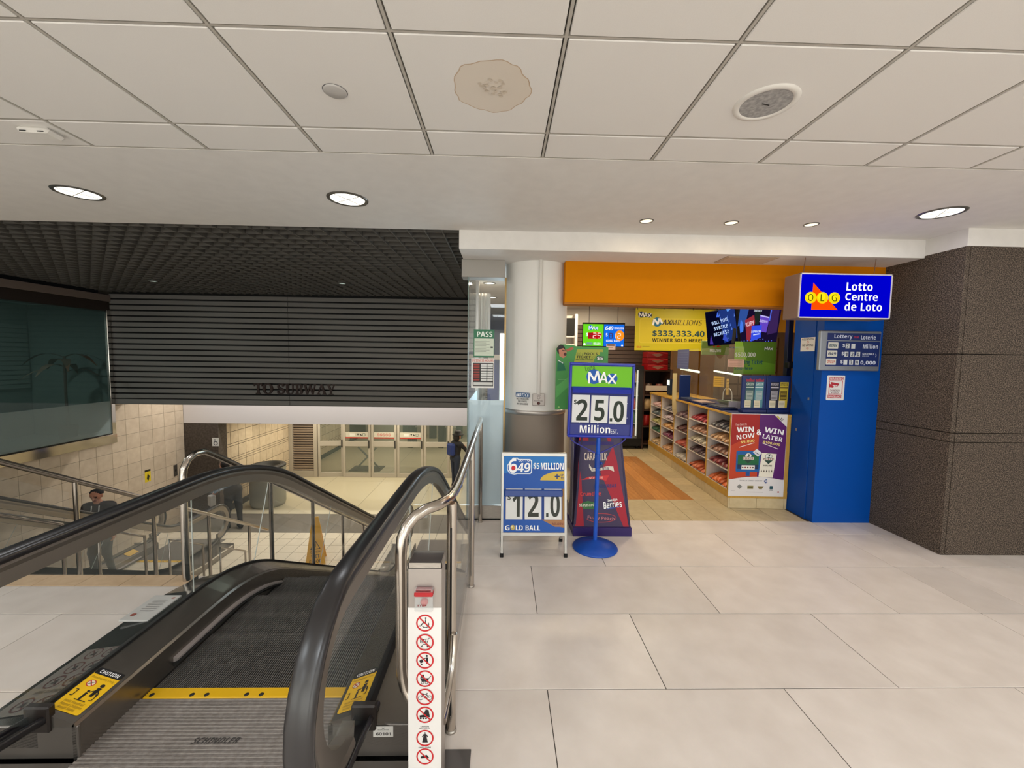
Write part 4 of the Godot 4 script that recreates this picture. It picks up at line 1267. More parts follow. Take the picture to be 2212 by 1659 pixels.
func corridor() -> void:
	# glass front left of the column, glass side along the well, the space behind
	var w = struct("window_2", "glass shop front beside the round column")
	slab(w, "header", Vector3(-0.415, 2.43, -4.2), Vector3(0.01, 2.6, -4.03), mat(c8(158, 153, 146), 0.5, 0.4), 0.003)
	slab(w, "base", Vector3(-0.3, 0.0, -4.1), Vector3(0.02, 0.145, -4.03), M.steel, 0.003)
	slab(w, "base_gap", Vector3(-0.3, 0.0, -4.028), Vector3(0.02, 0.012, -4.02), M.black)
	slab(w, "pane", Vector3(-0.345, 0.145, -4.045), Vector3(0.012, 2.43, -4.037), M.glass)
	slab(w, "frosted_film", Vector3(-0.343, 0.15, -4.049), Vector3(0.012, 1.22, -4.047), M.frost)
	slab(w, "mullion", Vector3(0.01, 0.145, -4.06), Vector3(0.026, 2.43, -4.03), mat(c8(150, 124, 80), 0.3, 0.8))
	slab(w, "edge_trim", Vector3(-0.352, 0.0, -4.06), Vector3(-0.344, 2.43, -4.03), mat(c8(110, 130, 124), 0.2))
	var w3 = struct("window_3", "glass side wall along the well")
	slab(w3, "pane", Vector3(-0.345, 0.02, -7.84), Vector3(-0.337, 2.7, -4.05), M.glass)
	slab(w3, "frosted_film", Vector3(-0.336, 0.05, -7.84), Vector3(-0.334, 1.22, -4.05), M.frost)
	slab(w3, "base", Vector3(-0.36, -0.1, -7.84), Vector3(-0.3, 0.02, -4.03), M.steel)
	for z in [-5.3, -6.6]: slab(w3, "mullion", Vector3(-0.36, 0.0, z - 0.02), Vector3(-0.32, 2.7, z + 0.02), M.alu, 0.003)
	wallbox("floor_corridor", Vector3(-0.34, -0.2, -9.4), Vector3(0.7, -0.005, -4.03), M.tile[1])
	wallbox("ceiling_corridor", Vector3(-0.36, 2.62, -9.4), Vector3(0.7, 2.75, -4.45), M.white)
	wallbox("wall_corridor_end", Vector3(-0.36, 0.0, -9.45), Vector3(0.7, 2.7, -9.3), mat(c8(70, 86, 150), 0.7))
	for i in 2:
		disc_light("corridor_light", ["warm downlight behind the glass front, nearer one", "warm downlight behind the glass front, further one"][i], Vector3(-0.19, 2.62, [-5.4, -6.68][i]), 0.075, 1.0, Color(1, 0.92, 0.8), "downlights behind the glass front")
	var t = thing("light_cabinet", "tall glowing white cabinet behind the glass front", "cabinet", Vector3(0.12, 0.0, -5.6))
	slab(t, "body", Vector3(-0.17, 0.0, -0.3), Vector3(0.2, 1.98, 0.0), M.white, 0.01)
	slab(t, "lit_panel", Vector3(-0.16, 0.1, 0.0), Vector3(0.19, 1.97, 0.01), glow(c8(215, 240, 255), 0.9))
	area(Vector3(0.12, 1.1, -5.55), Vector2(0.3, 1.6), 1.6, Color(0.82, 0.93, 1.0), Vector3(0, 0, 1))
	t = thing("sheer_curtain", "narrow white sheer curtain hanging behind the glass front", "curtain", Vector3(-0.26, 1.72, -5.3))
	var g := G.new()
	var f = []
	for i in 12: f.append(Vector2(-0.06 + 0.15 * i / 11.0, 0.02 * sin(i * 1.9)))
	var bk = f.duplicate()
	bk.reverse()
	for v in bk: f.append(v + Vector2(0, -0.004))
	g.sweep(prof(f), [Transform3D(Basis(Vector3.RIGHT, -PI / 2), Vector3.ZERO), Transform3D(Basis(Vector3.RIGHT, -PI / 2), Vector3(0, 0.75, 0))], true, true, -1)
	part(t, "cloth", g, mat(c8(226, 222, 214), 0.8))
	t = thing("tub_chair", "white round tub chair blurred behind the frosted film", "chair", Vector3(-0.13, 0.0, -4.42))
	t.scale = Vector3(0.62, 1.0, 0.62)
	g = G.new()
	g.lathe([Vector2(0, 0.4), Vector2(0.14, 0.4), Vector2(0.2, 0.46), Vector2(0.22, 0.9), Vector2(0.2, 0.9), Vector2(0.18, 0.52), Vector2(0, 0.5)], Vector3.ZERO, 28)
	part(t, "seat_shell", g, M.white)
	for a in 4:
		g = G.new()
		g.tube([Vector3(0.1, 0.42, 0).rotated(Vector3.UP, a * PI / 2 + 0.6), Vector3(0.2, 0.0, 0).rotated(Vector3.UP, a * PI / 2 + 0.6)], 0.012, 8)
		part(t, "leg", g, M.dark)
	var k := Ink.new(0, 0, 100, 136, 0.205, 0.275)
	k.rect(0, 0, 100, 136, c8(56, 116, 84))
	k.text("PASS", 16, 10, 90, 36, c8(232, 240, 232))
	k.rect(4, 44, 97, 128, c8(206, 214, 196))
	for i in 10: k.rect(8, 50 + i * 7, 60 + (i * 17) % 34, 52.5 + i * 7, c8(150, 158, 144))
	k.rect(82, 82, 93, 90, c8(60, 70, 60))
	solo("pass_notice", "green PASS certificate on the glass shop front", "notice", k, M.ink, Transform3D(Basis(), Vector3(-0.19, 1.785, -4.034)))
	k = Ink.new(0, 0, 100, 130, 0.228, 0.295)
	k.rect(0, 0, 100, 130, c8(228, 226, 222))
	k.text("BUSINESS HOURS", 5, 4, 96, 15, c8(196, 78, 50))
	k.rect(7, 20, 96, 122, c8(40, 40, 42))
	for i in 7:
		k.rect(10, 24 + i * 11, 36, 31 + i * 11, c8(150, 60, 54))
		k.rect(42, 24 + i * 11, 66, 32 + i * 11, c8(214, 214, 212))
		k.rect(70, 24 + i * 11, 94, 32 + i * 11, c8(214, 214, 212))
	k.rect(10, 104, 94, 118, c8(210, 210, 206))
	solo("hours_notice", "white BUSINESS HOURS board on the glass shop front", "notice", k, M.ink, Transform3D(Basis(), Vector3(-0.2, 1.49, -4.034)))

func shop_shell() -> void:
	var f = struct("floor_shop", "cream tiled shop floor")
	var z = -4.03
	while z > -7.9:
		var x = 1.672 - 0.3 * 3
		while x < 4.0:
			var inside = x > 1.36 and x < 2.2 and z < -4.7 and z > -6.7
			if not inside and x < 2.9:
				slab(f, "shop_tile", Vector3(x + 0.002, -0.012, maxf(z - 0.3, -7.94) + 0.002), Vector3(x + 0.298, 0.0, z - 0.002), M.shoptile[rng.randi() % 3], 0.0012)
			x += 0.3
		z -= 0.3
	slab(f, "grout_bed", Vector3(0.55, -0.2, -8.0), Vector3(4.7, -0.0022, -4.03), M.grout)
	var t = thing("laminate_mat", "wood plank laminate panel laid into the shop floor", "flooring", Vector3(1.38, 0.0, -4.645))
	for i in 6:
		slab(t, "plank", Vector3(0.15 * i + 0.0008, -0.004, -2.065), Vector3(0.15 * (i + 1) - 0.0008, 0.004, 0.0), M.plank[i % 3], 0.0008)
	wallbox("ceiling_shop", Vector3(0.55, 2.62, -8.05), Vector3(4.7, 2.75, -4.45), M.plaster)
	var b = struct("wall_shop_back", "shop back wall, white above brown slats")
	slab(b, "upper_wall", Vector3(0.55, 0, -8.05), Vector3(4.7, 2.7, -7.96), M.white)
	slab(b, "slat_backing", Vector3(0.6, 0.0, -7.96), Vector3(3.4, 2.3, -7.945), mat(c8(46, 34, 30), 0.7))
	for i in 28:
		slab(b, "slat", Vector3(0.6, 0.06 + 0.08 * i, -7.945), Vector3(3.4, 0.06 + 0.08 * i + 0.071, -7.925), mat(c8(112, 92, 82), 0.6) if i == 0 else b.get_child(2).material_override, 0.003)
	wallbox("wall_shop_right", Vector3(4.6, 0, -8.05), Vector3(4.7, 2.7, -4.4), mat(c8(200, 140, 30), 0.7))
	wallbox("wall_shop_left", Vector3(0.56, 0, -8.05), Vector3(0.64, 2.62, -4.3), mat(c8(128, 106, 86), 0.7))
	wallbox("wall_shop_inner", Vector3(3.3, 0, -8.0), Vector3(4.6, 2.62, -7.9), mat(c8(206, 140, 24), 0.7))
	wallbox("wall_fascia", Vector3(0.6, 2.2, -4.2), Vector3(3.84, 2.61, -4.02), M.orange, 0.003)
	wallbox("trim_fascia", Vector3(0.6, 2.185, -4.19), Vector3(3.84, 2.2, -4.03), mat(c8(180, 112, 20), 0.6))
	for e in [[1.07, -5.35, "round lamp in the shop ceiling above the prize screens"], [1.96, -5.33, "round lamp in the shop ceiling above the yellow banner"], [3.2, -5.9, "round lamp in the shop ceiling above the counter"], [1.5, -7.0, "round lamp at the back of the shop ceiling"]]:
		disc_light("shop_lamp", e[2], Vector3(e[0], 2.62, e[1]), 0.11, 1.7, Color(1, 0.93, 0.8), "round lamps in the shop ceiling")
	t = thing("ceiling_hatch", "flat square panel under the white bulkhead", "panel", Vector3(2.27, 2.6, -3.83))
	slab(t, "frame", Vector3(-0.24, -0.008, -0.13), Vector3(0.24, 0, 0.13), mat(c8(190, 168, 142), 0.8), 0.003)
	slab(t, "plate", Vector3(-0.22, -0.011, -0.11), Vector3(0.22, -0.008, 0.11), mat(c8(204, 182, 156), 0.8), 0.002)

func shop_counter() -> void:
	var t = thing("shop_counter", "wood-edged shop counter with white sweet shelves along its side", "counter", Vector3(2.54, 0, -4.39), -0.0376)
	var L = 2.79
	var white = mat(c8(216, 208, 202), 0.6)
	slab(t, "plinth", Vector3(0.01, 0.0, -L + 0.02), Vector3(0.64, 0.118, -0.01), M.grout)
	for i in 10:
		slab(t, "kick_tile", Vector3(0.0, 0.002, -0.28 * (i + 1) + 0.0015), Vector3(0.012, 0.118, -0.28 * i - 0.0015), M.shoptile[i % 3], 0.001)
	for e in [[0.0, 0.016], [0.018, 0.315], [0.318, 0.62], [0.623, 0.65]]:
		slab(t, "kick_tile", Vector3(e[0], 0.002, -0.012), Vector3(e[1], 0.118, 0.0), M.shoptile[1], 0.001)
	slab(t, "base_band", Vector3(-0.004, 0.118, -L), Vector3(0.65, 0.2, 0.004), M.wood, 0.002)
	slab(t, "end_panel", Vector3(0.0, 0.2, -0.03), Vector3(0.65, 1.04, 0.0), M.wood, 0.002)
	slab(t, "back_panel", Vector3(0.32, 0.2, -L), Vector3(0.34, 1.04, -0.03), white)
	slab(t, "body", Vector3(0.34, 0.2, -L), Vector3(0.64, 1.04, -0.03), M.wood)
	var ctop = slab(t, "counter_top", Vector3(-0.01, 1.04, -L), Vector3(0.65, 1.066, 0.005), M.wood, 0.003)
	slab(ctop, "top_mat", Vector3(0.0, 1.066, -1.55), Vector3(0.65, 1.074, 0.003), mat(c8(14, 34, 92), 0.4), 0.002)
	var div = [0.03, 0.57, 1.15, 1.655, 2.215, 2.76]
	for d in div:
		var dv = slab(t, "divider", Vector3(0.006, 0.2, -d - 0.011), Vector3(0.32, 1.04, -d + 0.011), white)
		slab(dv, "divider_edge", Vector3(0.0, 0.2, -d - 0.013), Vector3(0.006, 1.04, -d + 0.013), M.wood, 0.001)
	var rows = [[0.205, 0.42, 0.565, 0.705, 0.85], [0.205, 0.42, 0.565, 0.705, 0.85], [0.205, 0.4, 0.615, 0.82], [0.205, 0.42, 0.565, 0.705, 0.85], [0.205, 0.42, 0.565, 0.705, 0.85]]
	var colrs = [
		[[c8(226, 108, 52), "orange"], [c8(130, 40, 44), "dark red"], [c8(150, 104, 84), "brown and cream"], [c8(196, 150, 104), "tan"], [c8(70, 66, 72), "charcoal"]],
		[[c8(214, 100, 54), "coral orange"], [c8(96, 74, 78), "grey and maroon"], [c8(200, 190, 166), "pale cream"], [c8(168, 116, 90), "light brown"], [c8(164, 40, 52), "bright red"]],
		[[c8(206, 196, 184), "black and white"], [c8(188, 84, 66), "brick red"], [c8(84, 44, 42), "black and red"], [c8(110, 84, 92), "dull purple"]],
		[[c8(204, 150, 104), "sandy orange"], [c8(120, 52, 82), "maroon and purple"], [c8(206, 150, 84), "orange and violet"], [c8(190, 170, 176), "red, white and blue"], [c8(130, 124, 132), "silver grey"]],
		[[c8(210, 176, 130), "straw coloured"], [c8(40, 88, 58), "green and white"], [c8(176, 170, 98), "yellow-green"], [c8(92, 104, 108), "black and silver"], [c8(214, 172, 170), "pink and white"]]]
	var cname = ["in the nearest column", "in the second column", "in the middle column", "in the fourth column", "in the farthest column"]
	var rname = ["on the bottom shelf", "on the second shelf up", "on the middle shelf", "on the fourth shelf up", "on the top shelf"]
	# one sweet bar: a flat pillow pack with crimped ends
	var g := G.new()
	var sec = []
	for e in [[-0.075, 0.002], [-0.064, 0.002], [-0.058, 0.011], [0.0, 0.014], [0.058, 0.011], [0.064, 0.002], [0.075, 0.002]]:
		sec.append(Transform3D(Basis(Vector3(1, 0, 0), Vector3(0, e[1] / 0.01, 0), Vector3(0, 0, 1)), Vector3(0, 0, e[0])))
	g.sweep(prof([Vector2(-0.022, 0.0), Vector2(-0.018, 0.007), Vector2(0.0, 0.01), Vector2(0.018, 0.007), Vector2(0.022, 0.0), Vector2(0.018, -0.007), Vector2(0.0, -0.01), Vector2(-0.018, -0.007)]), sec, true, true, 1)
	var barmesh = g.done()
	for c in 5:
		var w = div[c + 1] - div[c] - 0.03
		for r in rows[c].size():
			slab(t, "shelf_board", Vector3(0.004, rows[c][r] - 0.012, -div[c + 1] + 0.012), Vector3(0.32, rows[c][r], -div[c] - 0.012), white, 0.001)
			var col = colrs[c][r][0]
			var zc = -(div[c] + div[c + 1]) * 0.5
			var shelf = rname[r] if rows[c].size() == 5 else ["on the bottom shelf", "on the second shelf up", "on the third shelf up", "on the top shelf"][r]
			var tr = thing("sweet_tray", "carton of %s sweets %s %s" % [colrs[c][r][1], shelf, cname[c]], "carton", t.transform * Vector3(0.13, rows[c][r] + 0.002, zc), t.rotation.y, "cartons on the sweet shelves")
			var tilt = Basis(Vector3.BACK, -0.0)
			slab(tr, "base", Vector3(-0.085, 0, -w * 0.4), Vector3(0.11, 0.006, w * 0.4), mat(col.darkened(0.35), 0.6))
			slab(tr, "front_lip", Vector3(-0.09, 0, -w * 0.4), Vector3(-0.084, 0.025, w * 0.4), mat(col.lerp(c8(190, 176, 160), 0.55), 0.6))
			slab(tr, "back_card", Vector3(0.106, 0, -w * 0.4), Vector3(0.112, 0.085, w * 0.4), mat(col.darkened(0.2), 0.6))
			for s in [-1.0, 1.0]: slab(tr, "side_card", Vector3(-0.086, 0, s * w * 0.4 - 0.002), Vector3(0.106, 0.034, s * w * 0.4 + 0.002), mat(col.darkened(0.3), 0.6))
			for i in 6:
				var m = mat(col.lightened(rng.randf_range(0.0, 0.18)) if i % 3 else col.darkened(0.15), 0.35)
				var zz = zc + lerpf(-w * 0.33, w * 0.33, (i % 5) / 4.0) if i < 5 else zc + 0.02
				var yy = rows[c][r] + 0.032 + (0.017 if i == 5 else 0.0)
				var bt = Transform3D(Basis(Vector3.UP, PI / 2 + rng.randf_range(-0.25, 0.25)) * Basis(Vector3.RIGHT, -0.3) * Basis.from_scale(Vector3(1.5, 1.6, 1.25)), Vector3(0.09, yy + 0.012, zz))
				solo("sweet_bar", "%s wrapped sweet bar %s %s" % [colrs[c][r][1], shelf, cname[c]], "sweets", barmesh, m, t.transform * bt, "%s sweets %s %s" % [colrs[c][r][1], shelf, cname[c]])
	# poster on the counter's end
	var k := Ink.new(510, 160, 1335, 1395, 0.61, 0.925)
	k.rect(510, 160, 1335, 1395, c8(222, 216, 214))
	k.rect(514, 168, 945, 1140, c8(160, 30, 22))
	k.poly([Vector2(514, 640), Vector2(945, 420), Vector2(945, 1100), Vector2(514, 1140)], c8(188, 62, 28))
	k.rect(930, 175, 1331, 1140, c8(88, 22, 104))
	k.poly([Vector2(1130, 162), Vector2(1335, 162), Vector2(1335, 352)], c8(230, 226, 222))
	k.poly([Vector2(1168, 190), Vector2(1196, 182), Vector2(1226, 222), Vector2(1210, 236)], c8(206, 190, 90))
	k.text("$2", 1228, 212, 1272, 262, c8(60, 50, 56), "bold", 0.72)
	k.text("Your chance to", 572, 300, 738, 336, c8(240, 214, 206), "regular", -0.06)
	k.text("WIN", 596, 356, 846, 434, Color.WHITE, "bold", -0.05)
	k.text("NOW", 596, 460, 866, 528, Color.WHITE, "bold", -0.16)
	k.text("$5,000", 660, 550, 866, 596, c8(236, 214, 120), "bold", -0.14)
	k.line(642, 662, 866, 590, 9, c8(240, 226, 220))
	k.text("&", 890, 390, 965, 472, Color.WHITE)
	k.text("WIN", 1006, 372, 1292, 448, Color.WHITE, "bold", 0.14)
	k.text("LATER", 982, 480, 1284, 546, Color.WHITE, "bold", 0.18)
	k.text("$100,000", 990, 574, 1250, 618, c8(236, 214, 120), "bold", 0.18)
	k.line(984, 592, 1222, 678, 9, c8(240, 226, 220))
	k.rrect(606, 714, 966, 1030, 20, c8(24, 92, 160))
	k.rect(760, 1030, 820, 1092, c8(24, 82, 150))
	k.rect(632, 772, 944, 920, c8(24, 100, 60))
	k.rect(630, 920, 944, 985, c8(16, 44, 80))
	k.poly([Vector2(850, 730), Vector2(906, 680), Vector2(986, 742), Vector2(926, 800)], c8(226, 226, 230))
	for i in 3: k.line(880 + i * 12, 728 + i * 12, 924 + i * 12, 748 + i * 10, 5, c8(90, 90, 110))
	k.poly([Vector2(984, 738), Vector2(1204, 752), Vector2(1164, 1110), Vector2(952, 1096)], c8(236, 230, 214))
	for cx in [[785.0, 825.0], [1088.0, 830.0]]:
		k.disc(cx[0], cx[1] - 40, 52, 42, c8(232, 232, 228))
		k.ring(cx[0], cx[1] - 40, 52, 42, 6, c8(50, 60, 56))
		k.poly([Vector2(cx[0] - 8, cx[1] - 50), Vector2(cx[0] + 8, cx[1] - 70), Vector2(cx[0] + 24, cx[1] - 46), Vector2(cx[0] + 8, cx[1] - 34)], c8(30, 30, 34))
		k.poly([Vector2(cx[0] - 86, cx[1]), Vector2(cx[0], cx[1] - 32), Vector2(cx[0] + 86, cx[1]), Vector2(cx[0], cx[1] + 76)], c8(36, 66, 54))
		k.rect(cx[0] - 82, cx[1] - 18, cx[0] + 82, cx[1] + 18, c8(226, 220, 208))
		k.text("POKER", cx[0] - 76, cx[1] - 14, cx[0] + 76, cx[1] + 14, c8(120, 40, 44))
	k.rect(690, 928, 888, 990, c8(238, 234, 228))
	for i in 5:
		k.disc(708 + i * 38, 962, 12, 12, c8(150, 40, 44) if i % 2 else c8(60, 30, 34), 8)
		k.poly([Vector2(980 + i * 38, 1026), Vector2(1000 + i * 38, 1026), Vector2(990 + i * 38, 984)], c8(80, 66, 60))
	k.text("$100,000", 1008, 916, 1140, 942, c8(60, 60, 56))
	var arc = [Vector2(510, 1395)]
	for i in 13: arc.append(Vector2(510 + 825 * i / 12.0, 1146 - 48 * sin(PI * i / 12.0)))
	arc.append(Vector2(1335, 1395))
	k.poly(arc, c8(226, 222, 222))
	k.text("TRY ALL 4 GAMES / INSTANT", 670, 1150, 1010, 1168, c8(120, 120, 128))
	k.poly([Vector2(1030, 1158), Vector2(1076, 1128), Vector2(1086, 1190), Vector2(1060, 1200)], c8(60, 84, 140))
	k.poly([Vector2(1048, 1160), Vector2(1070, 1144), Vector2(1074, 1182)], c8(220, 220, 226))
	k.poly([Vector2(634, 1252), Vector2(674, 1214), Vector2(716, 1252), Vector2(674, 1290)], c8(130, 130, 128))
	k.rect(792, 1236, 880, 1284, c8(140, 128, 70)); k.rect(800, 1250, 872, 1264, c8(70, 70, 56))
	k.poly([Vector2(944, 1240), Vector2(1036, 1240), Vector2(1010, 1284), Vector2(966, 1284)], c8(120, 106, 60))
	k.rrect(1124, 1234, 1172, 1284, 8, c8(30, 78, 90)); k.rect(1120, 1292, 1176, 1304, c8(80, 90, 96))
	k.line(780, 1330, 1032, 1334, 5, c8(170, 168, 168))
	k.disc(1256, 1324, 16, 12, c8(176, 96, 100)); k.line(548, 1312, 610, 1308, 6, c8(150, 146, 146))
	solo("poker_poster", "red and purple WIN NOW poster on the end of the shop counter", "poster", k, M.ink, t.transform * Transform3D(Basis(), Vector3(0.296, 0.607, 0.006)))
	# ticket displays standing on the counter's end
	for d in 2:
		var x0 = [2.665, 2.945][d]
		var td = thing("ticket_display", ["navy scratch ticket display at the counter end, left panel", "navy scratch ticket display at the counter end, right panel"][d], "display board", Vector3(x0 + 0.135, 1.075, -4.44))
		var g2 := G.new()
		g2.box(Vector3(-0.137, 0.04, -0.02), Vector3(0.137, 0.415, 0.0), 0.004)
		var tb = part(td, "board", g2, mat(c8(18, 42, 104), 0.35))
		slab(td, "foot", Vector3(-0.137, 0.0, -0.06), Vector3(0.137, 0.04, 0.03), mat(c8(14, 34, 92), 0.3), 0.006)
		var q := Ink.new(0, 0, 100, 140, 0.26, 0.364)
		var set_ = [[[c8(56, 92, 96), c8(200, 212, 200), "GREEN"], [c8(86, 140, 150), c8(206, 222, 220), "GREEN"]], [[c8(46, 44, 54), c8(206, 200, 206), "PAY DAY"], [c8(206, 184, 60), c8(96, 76, 20), "STRIKE"]]][d]
		for i in 2:
			var a = 14.0 + 40 * i
			if d == 0:
				q.poly([Vector2(a, 24), Vector2(a, 10), Vector2(a + 8, 16), Vector2(a + 18, 8), Vector2(a + 28, 17), Vector2(a + 36, 10), Vector2(a + 36, 24)], c8(156, 48, 74))
			q.poly([Vector2(a, 24), Vector2(a + 37, 24), Vector2(a + 34, 134), Vector2(a - 4, 134)], set_[i][0])
			q.text(set_[i][2], a + 2, 28, a + 34, 40, set_[i][1])
			q.rect(a, 46, a + 35, 50, set_[i][1])
			q.rect(a + 3, 62, a + 31, 100, set_[i][1].darkened(0.15))
			for r in 6: q.line(a + 5, 66 + r * 6, a + 29, 65 + r * 6, 1.6, set_[i][0])
			q.rect(a - 3, 104, a + 24, 134, c8(226, 216, 186))
			for r in 4: q.line(a, 110 + r * 5, a + 20, 110 + r * 5, 1.4, c8(150, 140, 110))
		part(tb, "print", q, M.ink, Transform3D(Basis(), Vector3(0, 0.225, 0.001)))
	# trays of slips on the top, basket, card, till display, ticket strip
	for e in [[0.45, c8(70, 72, 84), "dark tray of betting slips at the near end of the counter top"], [0.95, c8(176, 150, 140), "pale stack of slips in the middle of the counter top"], [1.35, c8(56, 66, 90), "blue-grey tray of slips beside the paper strip"]]:
		var tr = thing("slip_tray", e[2], "tray", t.transform * Vector3(0.1, 1.074, -e[0]), t.rotation.y, "slip trays on the counter top")
		slab(tr, "tray", Vector3(-0.09, 0, -0.19), Vector3(0.1, 0.02, 0.19), mat(c8(20, 34, 80), 0.4), 0.004)
		slab(tr, "paper", Vector3(-0.08, 0.02, -0.17), Vector3(0.09, 0.032, 0.16), mat(e[1], 0.7), 0.002)
	var bk = thing("basket", "small green bowl with a white arched handle on the counter top", "basket", t.transform * Vector3(0.36, 1.074, -0.82), t.rotation.y)
	var g3 := G.new()
	g3.lathe([Vector2(0, 0), Vector2(0.08, 0), Vector2(0.125, 0.05), Vector2(0.13, 0.052), Vector2(0.08, 0.012), Vector2(0, 0.01)], Vector3.ZERO, 24)
	part(bk, "bowl", g3, mat(c8(64, 96, 64), 0.4))
	g3 = G.new()
	var hp = []
	for i in 13: hp.append(Vector3(0.0, 0.05 + 0.17 * pow(sin(PI * i / 12.0), 0.5), -0.115 * cos(PI * i / 12.0)))
	g3.tube(hp, 0.006, 8)
	part(bk, "handle", g3, M.white)
	var cd = thing("price_card", "small pale card standing on the counter top behind the screen", "card", t.transform * Vector3(0.2, 1.074, -0.3), 0.0)
	slab(cd, "card", Vector3(-0.09, 0, -0.004), Vector3(0.09, 0.1, 0.004), mat(c8(190, 182, 190), 0.6))
	var td2 = thing("till_display", "dark blue customer display with a lit white square on the counter", "display", t.transform * Vector3(0.14, 1.074, -2.2), t.rotation.y)
	slab(td2, "housing", Vector3(-0.04, 0, -0.06), Vector3(0.04, 0.26, 0.06), mat(c8(22, 40, 64), 0.4), 0.006)
	slab(td2, "lit_square", Vector3(-0.046, 0.16, -0.05), Vector3(-0.04, 0.24, 0.05), glow(c8(240, 250, 236), 1.0))
	g3 = G.new()
	g3.sweep(prof([Vector2(-0.032, 0), Vector2(0.032, 0), Vector2(0.032, 0.003), Vector2(-0.032, 0.003)]), G.along([Vector3(0, 0.62, 0), Vector3(0, 0.4, 0.0), Vector3(-0.01, 0.2, 0), Vector3(-0.012, 0.08, 0.005), Vector3(0.0, 0.0, 0.03)], Vector3.RIGHT), true, true, -1)
	solo("paper_strip", "long cream paper strip hanging down in front of the counter", "paper strip", g3, mat(c8(214, 194, 140), 0.7), Transform3D(Basis(Vector3.UP, PI / 2), t.transform * Vector3(-0.03, 0.83, -1.6)))
	var bb = thing("ticket_board", "tall navy board standing behind the paper strip", "display board", t.transform * Vector3(0.06, 1.07, -1.5), 0.1)
	slab(bb, "board", Vector3(-0.06, 0, -0.015), Vector3(0.1, 0.36, 0.015), mat(c8(22, 48, 110), 0.4), 0.004)
	# acrylic screens with half-round openings
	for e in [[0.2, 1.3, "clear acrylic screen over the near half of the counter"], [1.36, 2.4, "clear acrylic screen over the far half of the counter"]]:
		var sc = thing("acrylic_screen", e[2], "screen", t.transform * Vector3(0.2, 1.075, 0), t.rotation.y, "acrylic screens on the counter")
		var poly = [Vector2(e[0], 0.0), Vector2(e[1], 0.0), Vector2(e[1], 0.74)]
		var mid = (e[0] + e[1]) * 0.5
		for i in 9: poly.append(Vector2(mid + 0.14 * cos(PI * i / 8), 0.74 - 0.14 * sin(PI * i / 8)))
		poly.append(Vector2(e[0], 0.74))
		g3 = G.new()
		g3.prism(poly, Transform3D(Basis(Vector3(0, 0, -1), Vector3.UP, Vector3.RIGHT), Vector3.ZERO), 0.005)
		part(sc, "sheet", g3, clear(c8(200, 196, 186), 0.06))
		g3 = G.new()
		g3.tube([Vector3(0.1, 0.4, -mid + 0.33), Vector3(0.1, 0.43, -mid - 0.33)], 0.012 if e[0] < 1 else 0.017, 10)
		part(sc, "reflected_tube", g3, glow(c8(244, 255, 232), 1.1))  # glowing rod stands in for a lamp reflected in the acrylic
	var q2 := Ink.new(0, 0, 100, 90, 0.44, 0.3)
	q2.rect(0, 0, 100, 90, c8(96, 104, 150))
	for i in 6: q2.line(6, 12 + 12 * i, 94, 12 + 12 * i, 2, c8(120, 128, 168))
	solo("blue_notice", "pale blue notice sheet on the acrylic screen", "notice", q2, M.ink, t.transform * Transform3D(Basis(Vector3.UP, -PI / 2), Vector3(0.198, 1.66, -1.9)))
	for e in [[0.72, 1.38, 0.15, 0.13, c8(200, 160, 70), "amber handwritten card on the acrylic screen"], [0.34, 1.62, 0.2, 0.09, c8(196, 160, 148), "pink notice card at the top of the acrylic screen"], [0.5, 1.33, 0.035, 0.2, c8(190, 160, 100), "narrow tan label strip on the acrylic screen"]]:
		q2 = Ink.new(0, 0, 100, 80, e[2], e[3])
		q2.rect(0, 0, 100, 80, e[4])
		for i in 4: q2.line(10, 16 + 15 * i, 88, 14 + 15 * i, 3, e[4].darkened(0.35))
		solo("note_card", e[5], "card", q2, M.ink, t.transform * Transform3D(Basis(Vector3.UP, -PI / 2 + 0.5), Vector3(0.19, e[1], -e[0])))

